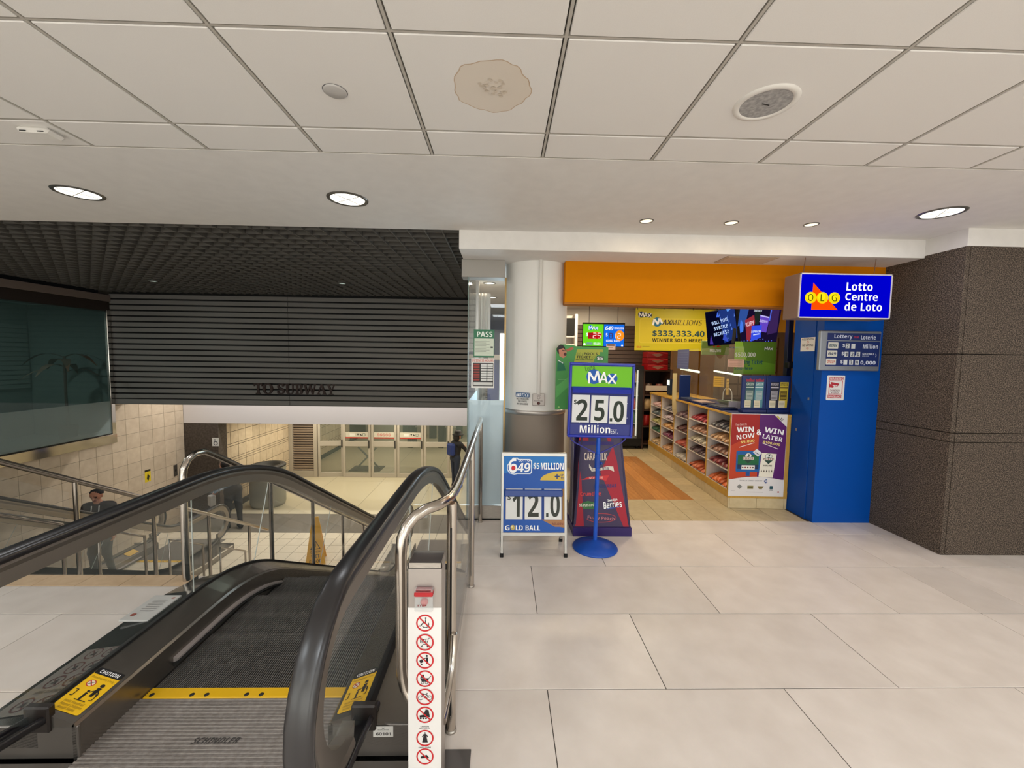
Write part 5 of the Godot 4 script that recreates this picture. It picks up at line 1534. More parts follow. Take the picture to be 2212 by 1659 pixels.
func shop_back() -> void:
	var brown = mat(c8(74, 46, 34), 0.6)
	# drinks fridge
	var t = thing("drinks_fridge", "dark drinks fridge with a glass door at the back of the shop", "fridge", Vector3(2.13, 0, -7.6))
	slab(t, "cabinet_side", Vector3(-0.42, 0.12, -0.3), Vector3(-0.38, 1.53, 0.3), M.dark)
	slab(t, "cabinet_side", Vector3(0.38, 0.12, -0.3), Vector3(0.42, 1.53, 0.3), M.dark)
	slab(t, "cabinet_back", Vector3(-0.38, 0.12, -0.3), Vector3(0.38, 1.53, -0.27), mat(c8(90, 92, 90), 0.6))
	slab(t, "cabinet_top", Vector3(-0.42, 1.49, -0.3), Vector3(0.42, 1.53, 0.32), M.dark, 0.004)
	slab(t, "cabinet_base", Vector3(-0.42, 0.06, -0.3), Vector3(0.42, 0.2, 0.32), M.black, 0.004)
	for e in [[-0.42, -0.34, 0.2, 1.49], [0.34, 0.42, 0.2, 1.49]]: slab(t, "door_frame", Vector3(e[0], e[2], 0.3), Vector3(e[1], e[3], 0.33), M.dark, 0.004)
	slab(t, "door_glass", Vector3(-0.34, 0.2, 0.312), Vector3(0.34, 1.49, 0.318), M.glass)
	for s in [-1.0, 1.0]:
		var g := G.new()
		g.tube([Vector3(0.36 * s - 0.02, 0.035, 0.24), Vector3(0.36 * s + 0.02, 0.035, 0.24)], 0.035, 12)
		part(t, "caster", g, M.black)
	slab(t, "light_strip", Vector3(0.31, 0.25, 0.27), Vector3(0.335, 1.45, 0.29), glow(c8(235, 240, 230), 0.5))
	var g2 := G.new()
	g2.lathe([Vector2(0, 0), Vector2(0.033, 0), Vector2(0.033, 0.13), Vector2(0.013, 0.18), Vector2(0.013, 0.205), Vector2(0, 0.205)], Vector3.ZERO, 12)
	var bottle = g2.done()
	var cols = [c8(110, 60, 40), c8(64, 96, 70), c8(176, 60, 50), c8(150, 150, 140), c8(200, 160, 110)]
	var cn = ["brown", "green", "red", "grey", "tan"]
	for r in 5:
		var y = 0.22 + 0.255 * r
		slab(t, "shelf", Vector3(-0.38, y - 0.012, -0.25), Vector3(0.38, y, 0.26), mat(c8(190, 190, 186), 0.4, 0.4))
		for i in 8:
			solo("drink_bottle", "%s drink bottle on the %s shelf of the fridge" % [cn[r], ["bottom", "second", "middle", "fourth", "top"][r]], "bottle", bottle, mat(cols[r].lightened(0.1 * (i % 3)), 0.2), Transform3D(Basis(), Vector3(2.13 - 0.3 + 0.086 * i, y, -7.4)), "%s bottles in the drinks fridge" % cn[r])
	# brown rack with red cartons
	t = thing("snack_rack", "dark brown snack rack beside the drinks fridge", "rack", Vector3(2.785, 0, -7.6))
	for x in [-0.2, 0.3]: slab(t, "upright", Vector3(x - 0.015, 0, -0.28), Vector3(x + 0.015, 1.47, 0.26), brown, 0.003)
	for y in [0.1, 0.42, 0.72, 1.0, 1.455]: slab(t, "shelf", Vector3(-0.185, y - 0.02, -0.28), Vector3(0.285, y, 0.26), brown, 0.003)
	slab(t, "back", Vector3(-0.185, 0, -0.29), Vector3(0.285, 1.47, -0.28), mat(c8(40, 26, 20), 0.7))
	slab(t, "label_strip", Vector3(-0.17, 1.08, 0.26), Vector3(0.27, 1.17, 0.265), mat(c8(206, 190, 172), 0.6))
	for i in 3:
		var b = thing("red_carton", ["red carton at the bottom of the stack on the brown rack", "red carton in the middle of the stack on the brown rack", "red carton on top of the stack on the brown rack"][i], "carton", Vector3(2.81, 1.456 + 0.112 * i, -7.45), 0.05 - 0.05 * i, "red cartons on the brown rack")
		var bx = slab(b, "box", Vector3(-0.19, 0, -0.14), Vector3(0.19, 0.108, 0.14), mat(c8(166, 20, 26), 0.35), 0.004)
		var q := Ink.new(0, 0, 100, 30, 0.36, 0.1)
		q.poly([Vector2(20, 14), Vector2(50, 5), Vector2(80, 14), Vector2(50, 27)], c8(170, 120, 100))
		q.poly([Vector2(0, 2), Vector2(30, 0), Vector2(50, 5), Vector2(75, 0), Vector2(100, 3), Vector2(100, 9), Vector2(70, 6), Vector2(40, 10), Vector2(0, 7)], c8(226, 70, 70))
		part(bx, "print", q, M.ink, Transform3D(Basis(), Vector3(0, 0.054, 0.14)))
	for e in [[2.7, 0.721, c8(206, 170, 120), "tan snack bag on the upper rack shelf"], [2.88, 0.721, c8(120, 90, 60), "brown snack bag on the upper rack shelf"], [2.69, 0.421, c8(190, 40, 36), "red snack bag on the lower rack shelf"], [2.88, 0.421, c8(90, 96, 60), "olive snack bag on the lower rack shelf"], [2.7, 1.001, c8(96, 66, 50), "dark snack bag under the red cartons"], [2.9, 1.001, c8(150, 80, 66), "rust coloured snack bag under the red cartons"]]:
		var g := G.new()
		g.sweep(prof([Vector2(-0.06, -0.003), Vector2(0.06, -0.003), Vector2(0.06, 0.003), Vector2(-0.06, 0.003)]), [Transform3D(Basis(Vector3.RIGHT, -PI / 2), Vector3.ZERO), Transform3D(Basis(Vector3.RIGHT, -PI / 2) * Basis.from_scale(Vector3(1.05, 9, 1)), Vector3(0, 0.06, 0)), Transform3D(Basis(Vector3.RIGHT, -PI / 2) * Basis.from_scale(Vector3(1.05, 9, 1)), Vector3(0, 0.13, 0)), Transform3D(Basis(Vector3.RIGHT, -PI / 2), Vector3(0, 0.2, 0))], true, true, 1)
		solo("snack_bag", e[3], "snack bag", g, mat(e[2], 0.35), Transform3D(Basis(), Vector3(e[0], e[1], -7.44)))
	# cupboard behind the counter
	t = thing("back_cupboard", "grey-brown cupboard with small drawers behind the counter", "cupboard", Vector3(3.98, 0, -6.3))
	slab(t, "carcass", Vector3(-0.5, 0, -0.3), Vector3(0.6, 2.1, 0.0), mat(c8(96, 78, 64), 0.6), 0.004)
	for r in 5:
		for c in 4:
			slab(t, "drawer", Vector3(-0.46 + 0.2 * c, 1.1 + 0.19 * r, 0.0), Vector3(-0.28 + 0.2 * c, 1.27 + 0.19 * r, 0.014), mat(c8(110, 94, 80), 0.6), 0.004)
	slab(t, "shelf_lip", Vector3(-0.5, 1.05, 0.0), Vector3(0.6, 1.08, 0.08), mat(c8(70, 48, 38), 0.6), 0.003)
	t = thing("white_shelf_unit", "white shelf unit with a black board at the shop's left wall", "shelf unit", Vector3(0.82, 0, -6.0))
	slab(t, "back", Vector3(-0.17, 0, -0.06), Vector3(0.24, 2.28, -0.03), M.white)
	slab(t, "frame", Vector3(0.2, 0, -0.03), Vector3(0.24, 2.28, 0.2), M.white, 0.004)
	slab(t, "black_board", Vector3(-0.17, 1.98, 0.17), Vector3(0.2, 2.22, 0.19), M.black)
	for y in [1.6, 1.72, 1.84, 1.95]: slab(t, "shelf", Vector3(-0.17, y, -0.03), Vector3(0.2, y + 0.015, 0.18), M.white)
	t = thing("dark_post", "dark post with a small camera beside the blue corner panel", "post", Vector3(3.36, 1.07, -4.72))
	slab(t, "post", Vector3(-0.03, 0, -0.03), Vector3(0.03, 1.14, 0.03), mat(c8(26, 34, 60), 0.5), 0.004)
	slab(t, "camera", Vector3(-0.06, 0.5, 0.03), Vector3(0.05, 0.58, 0.1), M.dark, 0.01)

func max_logo(k: Ink, x: float, y: float, s: float, blue: Color, green: Color) -> void:   # three discs with white letters; x, y is the logo's centre, s its width
	k.disc(x - 0.27 * s, y - 0.02 * s, 0.24 * s, 0.235 * s, blue)
	k.disc(x + 0.04 * s, y + 0.03 * s, 0.15 * s, 0.15 * s, green)
	k.disc(x + 0.32 * s, y + 0.03 * s, 0.17 * s, 0.17 * s, blue)
	k.lines([Vector2(x - 0.42 * s, y + 0.2 * s), Vector2(x - 0.42 * s, y - 0.16 * s), Vector2(x - 0.25 * s, y + 0.1 * s), Vector2(x - 0.16 * s, y - 0.2 * s), Vector2(x - 0.07 * s, y + 0.17 * s)], 0.062 * s, Color.WHITE)
	k.lines([Vector2(x - 0.07 * s, y + 0.17 * s), Vector2(x + 0.05 * s, y - 0.17 * s), Vector2(x + 0.15 * s, y + 0.16 * s)], 0.055 * s, Color.WHITE)
	k.line(x - 0.02 * s, y + 0.06 * s, x + 0.12 * s, y + 0.06 * s, 0.045 * s, Color.WHITE)
	k.line(x + 0.2 * s, y - 0.1 * s, x + 0.44 * s, y + 0.19 * s, 0.055 * s, Color.WHITE)
	k.line(x + 0.44 * s, y - 0.12 * s, x + 0.2 * s, y + 0.19 * s, 0.055 * s, Color.WHITE)

func seg_digit(k: Ink, d: int, x: float, y: float, w: float, h: float, on: Color) -> void:
	var m = [0x77, 0x24, 0x5D, 0x6D, 0x2E, 0x6B, 0x7B, 0x25, 0x7F, 0x6F][d]
	var s = [[0, 0, 1, 0], [0, 0, 0, 0.5], [1, 0, 1, 0.5], [0, 0.5, 1, 0.5], [0, 0.5, 0, 1], [1, 0.5, 1, 1], [0, 1, 1, 1]]
	for i in 7:
		if m >> i & 1: k.line(x + s[i][0] * w, y + s[i][1] * h, x + s[i][2] * w, y + s[i][3] * h, w * 0.26, on)

func shop_signs() -> void:
	# twin prize screens hung on wires
	var t = thing("prize_screens", "hanging lit prize board, green left half and blue right half", "display", Vector3(1.635, 2.035, -6.6))
	var ph = slab(t, "housing", Vector3(-0.345, -0.19, -0.05), Vector3(0.345, 0.2, -0.002), M.black, 0.004)
	var k := Ink.new(1261, 698, 1351, 750, 0.68, 0.375)
	k.rect(1261, 700, 1305, 749, c8(110, 222, 40))
	k.rect(1306, 700, 1350, 749, c8(30, 110, 232))
	max_logo(k, 1283, 708, 22, c8(60, 130, 200), c8(70, 150, 60))
	k.disc(1288, 725, 14, 8, c8(240, 150, 20))
	k.rect(1272, 719, 1301, 733, c8(190, 24, 30))
	k.text("$", 1267.5, 719, 1272, 728, Color.WHITE)
	seg_digit(k, 2, 1283, 720, 6, 11, c8(255, 236, 220)); seg_digit(k, 5, 1293, 720, 6, 11, c8(255, 236, 220)); seg_digit(k, 8, 1275, 720, 5, 11, c8(110, 40, 50))
	k.text("MILLION", 1284, 741, 1299, 746, Color.WHITE); k.rect(1269, 741, 1282, 746, c8(120, 160, 150)); k.disc(1264.5, 745, 2.6, 2.6, Color.WHITE)
	k.text("649", 1309, 704, 1326, 713, Color.WHITE, "bold", 0.0, 0.1); k.text("$5 MILLION", 1328, 706, 1348, 711, Color.WHITE)
	k.disc(1340, 725, 10, 12, c8(255, 150, 40))
	k.text("$", 1310, 719, 1314, 728, Color.WHITE)
	seg_digit(k, 8, 1318, 720, 6, 11, c8(70, 50, 90)); seg_digit(k, 1, 1326, 720, 6, 11, c8(255, 236, 226)); seg_digit(k, 2, 1336, 720, 6, 11, c8(255, 236, 226))
	k.text("GOLD BALL", 1311, 734, 1341, 739, Color.WHITE); k.disc(1346, 747, 2.2, 2.2, Color.WHITE)
	part(ph, "screen_face", k, M.screen, Transform3D(Basis(), Vector3(0, 0.0, 0.0)))
	for x in [-0.24, 0.23]:
		var g := G.new()
		g.tube([Vector3(x, 0.19, -0.03), Vector3(x, 0.584, -0.03)], 0.004, 6)
		part(t, "hanging_wire", g, M.dark)
	k = Ink.new(0, 0, 20, 14, 0.15, 0.1)
	k.rect(0, 0, 20, 14, c8(206, 180, 176)); k.rect(2, 1, 18, 5, c8(80, 50, 56)); k.line(4, 9, 15, 9, 1, c8(120, 90, 90))
	part(ph, "paper_tag", k, M.ink, Transform3D(Basis(), Vector3(0.12, -0.19, 0.004)))
	area(Vector3(1.635, 2.03, -6.58), Vector2(0.64, 0.34), 0.05, Color(0.6, 0.95, 0.7), Vector3(0, 0, 1))
	# yellow banner
	t = thing("winner_banner", "yellow hanging banner reading MAXMILLIONS winner sold here", "banner", Vector3(2.94, 2.15, -6.8))
	var g := G.new()
	g.box(Vector3(-0.73, -0.35, -0.008), Vector3(0.73, 0.35, 0.0), 0.002)
	var ws = part(t, "sheet", g, mat(c8(206, 190, 20), 0.5))
	k = Ink.new(140, 165, 2203, 1190, 1.46, 0.7)
	k.rrect(240, 400, 1860, 1010, 60, c8(222, 202, 60))
	k.rrect(256, 416, 1844, 994, 50, c8(216, 194, 40))
	max_logo(k, 365, 320, 330, c8(38, 52, 84), c8(70, 90, 60))
	k.disc(660, 490, 112, 112, c8(30, 110, 150))
	k.lines([Vector2(560, 570), Vector2(590, 420), Vector2(675, 540), Vector2(710, 400), Vector2(790, 530)], 44, Color.WHITE)
	k.text("AX", 790, 432, 1005, 552, c8(30, 24, 20), "bold", 0.0, 0.22)
	k.text("MILLIONS", 1010, 436, 1730, 556, c8(44, 34, 26), "regular", 0.0, 0.22)
	k.text("$333,333.40", 556, 690, 1806, 858, c8(12, 70, 82))
	k.text("WINNER SOLD HERE!", 556, 890, 1752, 974, c8(34, 26, 18))
	k.text("OLG", 190, 1085, 300, 1130, c8(206, 80, 30)); k.line(330, 1090, 500, 1090, 8, c8(150, 130, 40))
	part(ws, "print", k, M.ink, Transform3D())
	for x in [-0.7, -0.24, 0.24, 0.7]:
		g = G.new()
		g.tube([Vector3(x, 0.33, 0), Vector3(x, 0.472, 0)], 0.004, 6)
		part(t, "cord", g, M.dark)
	# two tilted televisions meeting at a corner
	for i in 2:
		var a = [Vector3(2.66, 2.055, -5.3), Vector3(2.842, 2.08, -4.9)][i]
		var b = [Vector3(2.838, 2.08, -4.9), Vector3(3.63, 2.11, -5.3)][i]
		var x = (b - a)
		var w = x.length()
		x = x.normalized()
		var z = x.cross(Vector3(0, 1, 0)).normalized()
		z = (z + Vector3(0, -0.12, 0)).normalized()
		var bs = Basis(x, z.cross(x).normalized(), x.cross(z.cross(x)).normalized())
		t = thing("television", ["left television of the corner pair, reading WILL YOU STRIKE RICHES", "right television of the corner pair, showing a fan of tickets"][i], "television", (a + b) * 0.5)
		t.basis = bs
		var cs = slab(t, "case", Vector3(-w / 2, -0.225, -0.05), Vector3(w / 2, 0.225, -0.002), M.black, 0.006)
		if i == 0:
			k = Ink.new(70, 170, 850, 1010, w - 0.012, 0.43)
			k.rect(70, 170, 850, 1010, c8(14, 14, 34))
			k.poly([Vector2(420, 170), Vector2(830, 170), Vector2(850, 880), Vector2(520, 980)], c8(36, 56, 120))
			k.poly([Vector2(360, 330), Vector2(400, 200), Vector2(440, 340)], c8(70, 110, 230))
			k.poly([Vector2(620, 170), Vector2(760, 170), Vector2(660, 240)], c8(90, 150, 240))
			k.poly([Vector2(480, 900), Vector2(540, 700), Vector2(620, 960)], c8(60, 80, 190))
			k.poly([Vector2(130, 980), Vector2(180, 740), Vector2(230, 990)], c8(74, 56, 150))
			for q in 14: k.poly([Vector2(440 + 29 * q, 240 + (q * 97) % 600), Vector2(456 + 29 * q, 300 + (q * 97) % 600), Vector2(430 + 29 * q, 320 + (q * 97) % 600)], c8(96, 130, 220))
			k.text("WILL YOU", 225, 400, 640, 485, c8(190, 214, 255), "bold", -0.15)
			k.text("STRIKE", 275, 545, 640, 630, c8(190, 214, 255), "bold", -0.12)
			k.text("RICHES?", 262, 690, 655, 775, c8(190, 214, 255), "bold", -0.14)
		else:
			k = Ink.new(850, 160, 1880, 950, w - 0.012, 0.43)
			k.rect(850, 160, 1880, 950, c8(30, 22, 48))
			k.poly([Vector2(850, 160), Vector2(1060, 160), Vector2(1000, 700), Vector2(850, 760)], c8(50, 80, 150))
			k.poly([Vector2(900, 740), Vector2(900, 420), Vector2(960, 500), Vector2(990, 700)], c8(70, 120, 230))
			k.poly([Vector2(1590, 160), Vector2(1830, 160), Vector2(1850, 700), Vector2(1600, 760)], c8(60, 40, 86))
			k.line(1620, 160, 1610, 430, 26, c8(80, 110, 230))
			k.poly([Vector2(1200, 170), Vector2(1380, 180), Vector2(1340, 520), Vector2(1240, 520)], c8(34, 44, 40))
			k.text("EMERALD", 1180, 190, 1376, 236, c8(200, 210, 220))
			k.poly([Vector2(1000, 440), Vector2(1200, 310), Vector2(1250, 480), Vector2(1190, 910), Vector2(1110, 890)], c8(150, 50, 60))
			k.text("RUBY", 1030, 460, 1230, 560, c8(236, 190, 200), "bold", -0.32)
			k.poly([Vector2(1345, 300), Vector2(1600, 350), Vector2(1570, 710), Vector2(1400, 690)], c8(100, 70, 190))
			k.text("AMETHYST", 1356, 420, 1570, 480, c8(214, 200, 250), "bold", 0.12)
			k.line(1360, 320, 1580, 356, 30, c8(190, 180, 244))
			k.poly([Vector2(1180, 560), Vector2(1430, 540), Vector2(1450, 830), Vector2(1210, 920)], c8(56, 80, 226))
			k.text("SAPPHIRE", 1190, 660, 1430, 716, c8(210, 222, 255), "bold", -0.06)
			k.line(1250, 765, 1400, 740, 26, c8(200, 214, 255))
			for q in 12: k.disc(900 + 76 * q, 860 + (q * 53) % 60, 14, 12, c8(90, 110, 220), 6)
		part(cs, "screen_face", k, M.screen, Transform3D(Basis(), Vector3(0, 0, 0)))
		g = G.new()
		g.tube([Vector3(0, 0.15, -0.06), Vector3(0, 0.52, -0.06)], 0.018, 8)
		part(t, "ceiling_bracket", g, M.dark)
		area(t.transform * Vector3(0, 0, 0.02), Vector2(0.2, 0.4), 0.02, Color(0.5, 0.6, 1.0), bs.z)
	# green winning ticket poster
	t = thing("green_poster", "green poster about a $500,000 winning ticket behind the counter end", "poster", Vector3(3.02, 1.685, -4.8))
	var gs = slab(t, "sheet", Vector3(-0.25, -0.195, -0.006), Vector3(0.25, 0.195, 0.0), mat(c8(120, 170, 40), 0.5))
	k = Ink.new(770, 960, 1750, 1760, 0.5, 0.39)
	k.poly([Vector2(770, 960), Vector2(930, 960), Vector2(1050, 1400), Vector2(770, 1500)], c8(160, 206, 60))
	k.poly([Vector2(930, 960), Vector2(1750, 960), Vector2(1750, 1500), Vector2(1050, 1400)], c8(100, 140, 34))
	max_logo(k, 1570, 1120, 220, c8(84, 110, 60), c8(84, 110, 60))
	k.text("$500,000", 780, 1220, 1260, 1350, c8(236, 236, 220))
	k.text("Winning Ticket", 772, 1400, 1440, 1550, c8(16, 84, 96))
	k.text("Sold Here", 772, 1570, 1210, 1650, c8(16, 84, 96))
	part(gs, "print", k, M.ink, Transform3D())
	g = G.new()
	g.tube([Vector3(0.2, -0.19, -0.012), Vector3(0.2, -0.61, -0.012)], 0.008, 6)
	part(t, "stand", g, M.dark)
	t = thing("small_prize_board", "small green prize board half hidden behind the left television", "display board", Vector3(3.06, 1.83, -5.8))
	slab(t, "board", Vector3(-0.2, -0.1, -0.02), Vector3(0.2, 0.1, 0.0), mat(c8(130, 156, 74), 0.5), 0.003)
	k = Ink.new(0, 0, 40, 20, 0.4, 0.2)
	k.text("MILLION", 12, 12, 28, 16, Color.WHITE); k.text("12", 14, 2, 28, 9, c8(220, 40, 30))
	part(t, "print", k, M.ink, Transform3D())
	g = G.new()
	g.tube([Vector3(0, 0.1, -0.01), Vector3(0, 0.79, -0.01)], 0.012, 8)
	part(t, "pole", g, M.dark)

func front_signs() -> void:
	# A-frame with the gold ball prize
	var t = thing("a_frame_sign", "blue A-frame board reading 649 and 12.0 beside the round column", "sign", Vector3(0.2755, 0, -3.26))
	var apanel: Node = null
	var lean = Transform3D(Basis(Vector3.RIGHT, -0.16), Vector3(0, 0, 0))
	var back = Transform3D(Basis(Vector3.RIGHT, 0.165), Vector3(0, 0, -0.29))
	for e in [[lean, "front_leg", 1.0], [back, "rear_leg", -1.0]]:
		for s in [-1.0, 1.0]:
			var g := G.new()
			g.xbox(e[0] * Transform3D(Basis(), Vector3(0.266 * s, 0.425, 0)), Vector3(0.024, 0.85, 0.02), 0.003)
			var leg = part(t, e[1], g, M.alu)
			g = G.new()
			g.xbox(e[0] * Transform3D(Basis(), Vector3(0.266 * s, 0.015, 0)), Vector3(0.03, 0.034, 0.028), 0.004)
			part(leg, "rubber_foot", g, M.black)
		for y in [0.185, 0.84]:
			var g := G.new()
			g.xbox(e[0] * Transform3D(Basis(), Vector3(0, y, 0)), Vector3(0.556, 0.03, 0.022), 0.003)
			part(t, "cross_bar", g, M.alu)
		var g := G.new()
		g.xbox(e[0] * Transform3D(Basis(), Vector3(0, 0.515, 0.002 * e[2])), Vector3(0.52, 0.63, 0.012), 0.002)
		var pn = part(t, "panel", g, mat(c8(20, 72, 158), 0.4) if e[2] > 0 else mat(c8(120, 124, 130), 0.5))
		if e[2] > 0: apanel = pn
	var face = lean * Transform3D(Basis(), Vector3(0, 0.515, 0.0082))
	var k := Ink.new(100, 828, 600, 1394, 0.518, 0.63)
	k.rect(100, 828, 600, 1394, c8(28, 84, 170))
	k.poly([Vector2(100, 828), Vector2(600, 828), Vector2(600, 880), Vector2(100, 960)], c8(40, 120, 196))
	k.rect(112, 1072, 600, 1300, c8(24, 62, 136))
	var arc = []
	for i in 17:
		var a = PI + PI * 0.5 * i / 16.0
		arc.append(Vector2(600 + 200 * cos(a), 1010 + 70 * sin(a)))
	arc.append(Vector2(600, 1012))
	k.poly(arc, c8(212, 178, 70))
	k.poly([Vector2(580, 1072), Vector2(600, 1072), Vector2(600, 1360), Vector2(500, 1340), Vector2(410, 1300), Vector2(580, 1300)], c8(150, 110, 50))
	k.poly([Vector2(412, 1300), Vector2(598, 1300), Vector2(598, 1352), Vector2(520, 1352)], c8(170, 120, 80))
	k.poly([Vector2(128, 900), Vector2(176, 842), Vector2(214, 842), Vector2(222, 852), Vector2(318, 852), Vector2(332, 866), Vector2(332, 952), Vector2(318, 964), Vector2(212, 964), Vector2(190, 970), Vector2(146, 960), Vector2(128, 930)], c8(226, 236, 248))
	k.poly([Vector2(136, 902), Vector2(180, 850), Vector2(210, 850), Vector2(218, 860), Vector2(314, 860), Vector2(324, 870), Vector2(324, 948), Vector2(314, 957), Vector2(208, 957), Vector2(188, 962), Vector2(150, 953), Vector2(136, 928)], c8(30, 92, 178))
	k.text("6", 142, 850, 210, 956, Color.WHITE)
	k.text("49", 212, 880, 318, 950, Color.WHITE, "bold", 0.0, 0.1)
	k.text("LOTTO", 222, 854, 312, 870, Color.WHITE)
	k.disc(181, 919, 17, 17, c8(214, 40, 46))
	k.text("$5", 344, 878, 392, 928, Color.WHITE)
	k.text("MILLION", 404, 878, 590, 928, Color.WHITE)
	k.text("+", 518, 962, 558, 998, c8(24, 60, 120))
	k.text("UP", 567, 962, 590, 978, c8(24, 60, 120)); k.text("TO", 567, 985, 590, 1002, c8(24, 60, 120))
	k.text("MILLION", 500, 1322, 586, 1338, c8(120, 60, 60))
	k.text("G", 118, 1342, 154, 1378, Color.WHITE)
	k.disc(180, 1358, 19, 19, c8(190, 170, 100)); k.disc(174, 1352, 8, 8, c8(232, 220, 160), 12)
	k.text("LD BALL", 204, 1342, 400, 1378, Color.WHITE)
	part(apanel, "print", k, M.ink, face)
	var g := G.new()
	g.xbox(lean * Transform3D(Basis(), Vector3(-0.005, 0.524, 0.022)), Vector3(0.488, 0.058, 0.03), 0.008)
	part(apanel, "card_hood", g, mat(c8(18, 62, 140), 0.3))
	for c in [[122, 258, "1", 175, 235], [275, 410, "2", 300, 388], [432, 572, ".0", 447, 558]]:
		k = Ink.new(100, 828, 600, 1394, 0.518, 0.63)
		k.z = 0.0065
		k.rect(c[0], 1072, c[1], 1298, c8(226, 226, 224))
		if c[2] == "1": k.text("$", 135, 1114, 161, 1160, c8(50, 54, 46))
		if c[2] == ".0":
			k.rect(447, 1250, 466, 1278, c8(50, 54, 46))
			k.text("0", 482, 1104, 558, 1278, c8(50, 54, 46))
		else:
			k.text(c[2], c[3], 1106, c[4], 1278, c8(50, 54, 46))
		part(apanel, "digit_card", k, M.ink, face)
	# blue prize stand
	t = thing("prize_stand", "tall blue pole sign reading Lotto MAX 25.0 before the shop", "sign", Vector3(0.825, 0, -3.43), 0.0)
	g = G.new()
	g.lathe([Vector2(0, 0), Vector2(0.192, 0), Vector2(0.196, 0.006), Vector2(0.19, 0.016), Vector2(0.11, 0.05), Vector2(0.03, 0.07), Vector2(0.022, 0.075), Vector2(0, 0.075)], Vector3.ZERO, 48)
	part(t, "base", g, mat(c8(14, 78, 180), 0.4))
	g = G.new()
	g.tube([Vector3(0, 0.07, 0), Vector3(0.005, 1.0, 0)], 0.018, 16)
	var pole = part(t, "pole", g, mat(c8(18, 84, 196), 0.35))
	g = G.new()
	g.tube([Vector3(0.002, 0.71, 0), Vector3(0.002, 0.83, 0)], 0.025, 16)
	g.ball(Vector3(0.034, 0.75, 0), Vector3(0.013, 0.013, 0.013))
	part(pole, "pole_clamp", g, mat(c8(16, 70, 170), 0.35))
	for s in [-1.0, 1.0]:
		g = G.new()
		g.tube([Vector3(0.004, 0.83, 0), Vector3(0.2 * s, 0.93, 0.0), Vector3(0.235 * s, 0.96, 0.0), Vector3(0.235 * s, 1.01, 0.0)], 0.006, 8)
		part(pole, "brace", g, mat(c8(50, 50, 150), 0.35))
	var hd = Transform3D(Basis(Vector3.BACK, -0.012), Vector3(0.014, 1.297, 0.0))
	var navy = mat(c8(22, 44, 168), 0.32)
	g = G.new()
	g.xbox(hd, Vector3(0.545, 0.625, 0.028), 0.004)
	var bd = part(t, "board", g, mat(c8(16, 34, 128), 0.35))
	for e in [[Vector3(0, 0.308, 0.006), Vector3(0.556, 0.022, 0.042)], [Vector3(0, -0.308, 0.006), Vector3(0.556, 0.022, 0.042)], [Vector3(-0.268, 0, 0.006), Vector3(0.022, 0.6, 0.042)], [Vector3(0.268, 0, 0.006), Vector3(0.022, 0.6, 0.042)]]:
		g = G.new()
		g.xbox(hd * Transform3D(Basis(), e[0]), e[1], 0.005)
		part(bd, "frame", g, navy)
	face = hd * Transform3D(Basis(), Vector3(0, 0, 0.0145))
	k = Ink.new(1229, 785, 1370, 945, 0.55, 0.628)
	k.rect(1234, 791, 1365, 836, c8(112, 196, 14))
	max_logo(k, 1300, 815, 68, c8(10, 84, 176), c8(60, 140, 40))
	k.text("Lotto", 1262, 790.5, 1283, 800.5, c8(40, 90, 50), "regular", -0.2)
	k.rect(1234, 849, 1364, 917, c8(14, 30, 104))
	k.text("Million", 1255, 919, 1322, 936.5, Color.WHITE)
	k.text("EST.", 1323.5, 928, 1339, 936.5, Color.WHITE, "regular")
	for p in [[1239, 838.5], [1278, 839.5], [1317, 840.5], [1355, 841.5], [1238, 857], [1358, 870], [1239, 888], [1358, 902], [1254, 914.5], [1294, 915], [1334, 916]]: k.disc(p[0], p[1], 0.9, 0.9, c8(210, 214, 230), 8)
	part(bd, "print", k, M.ink, face)
	g = G.new()
	g.sweep(prof([Vector2(0.0, 0.03), Vector2(0.0, -0.026), Vector2(0.03, -0.024), Vector2(0.034, -0.014), Vector2(0.024, 0.012)]), [face * Transform3D(Basis(Vector3(0, 0, 1), Vector3.UP, Vector3(-1, 0, 0)), Vector3(-0.25, 0.086, 0)), face * Transform3D(Basis(Vector3(0, 0, 1), Vector3.UP, Vector3(-1, 0, 0)), Vector3(0.246, 0.086, 0))], true, true, -1)
	part(bd, "card_hood", g, mat(c8(24, 46, 164), 0.25))
	for c in [[1236.5, 1274.5, 853.5, "2", 1246, 1270.5], [1278, 1315, 854, "5", 1285.5, 1308], [1318, 1356.5, 855, ".0", 1327, 1350]]:
		k = Ink.new(1229, 785, 1370, 945, 0.55, 0.628)
		k.z = 0.004
		k.rect(c[0], c[2], c[1], c[2] + 60, c8(226, 226, 226))
		if c[3] == "2": k.text("$", 1240, 864, 1247.5, 875, c8(24, 40, 26))
		if c[3] == ".0":
			k.rect(1320, 903, 1325.5, 910.5, c8(24, 40, 26))
			k.text("0", 1327, 865, 1350.5, 911, c8(24, 40, 26))
		else: k.text(c[3], c[4], 863.5, c[5], 909.5, c8(24, 40, 26))
		part(bd, "digit_card", k, M.ink, face)
	# chocolate stand
	t = thing("chocolate_stand", "purple and red chocolate display stand behind the blue pole sign", "display stand", Vector3(0.945, 0, -3.67))
	var purple = mat(c8(44, 26, 96), 0.45)
	slab(t, "plinth", Vector3(-0.275, 0.0, -0.34), Vector3(0.275, 0.085, 0.02), purple, 0.004)
	for s in [-1.0, 1.0]:
		g = G.new()
		g.prism([Vector2(0.0, 0.085), Vector2(0.34, 0.085), Vector2(0.34, 1.36), Vector2(0.2, 1.36)], Transform3D(Basis(Vector3(0, 0, -1), Vector3.UP, Vector3.RIGHT) * Basis(Vector3.UP, 0.0), Vector3(0.262 * s - 0.008, 0, 0.0)), 0.016)
		var o = part(t, "side_panel", g, mat(c8(36, 24, 70), 0.5))
		o.rotation.z = 0.085 * s
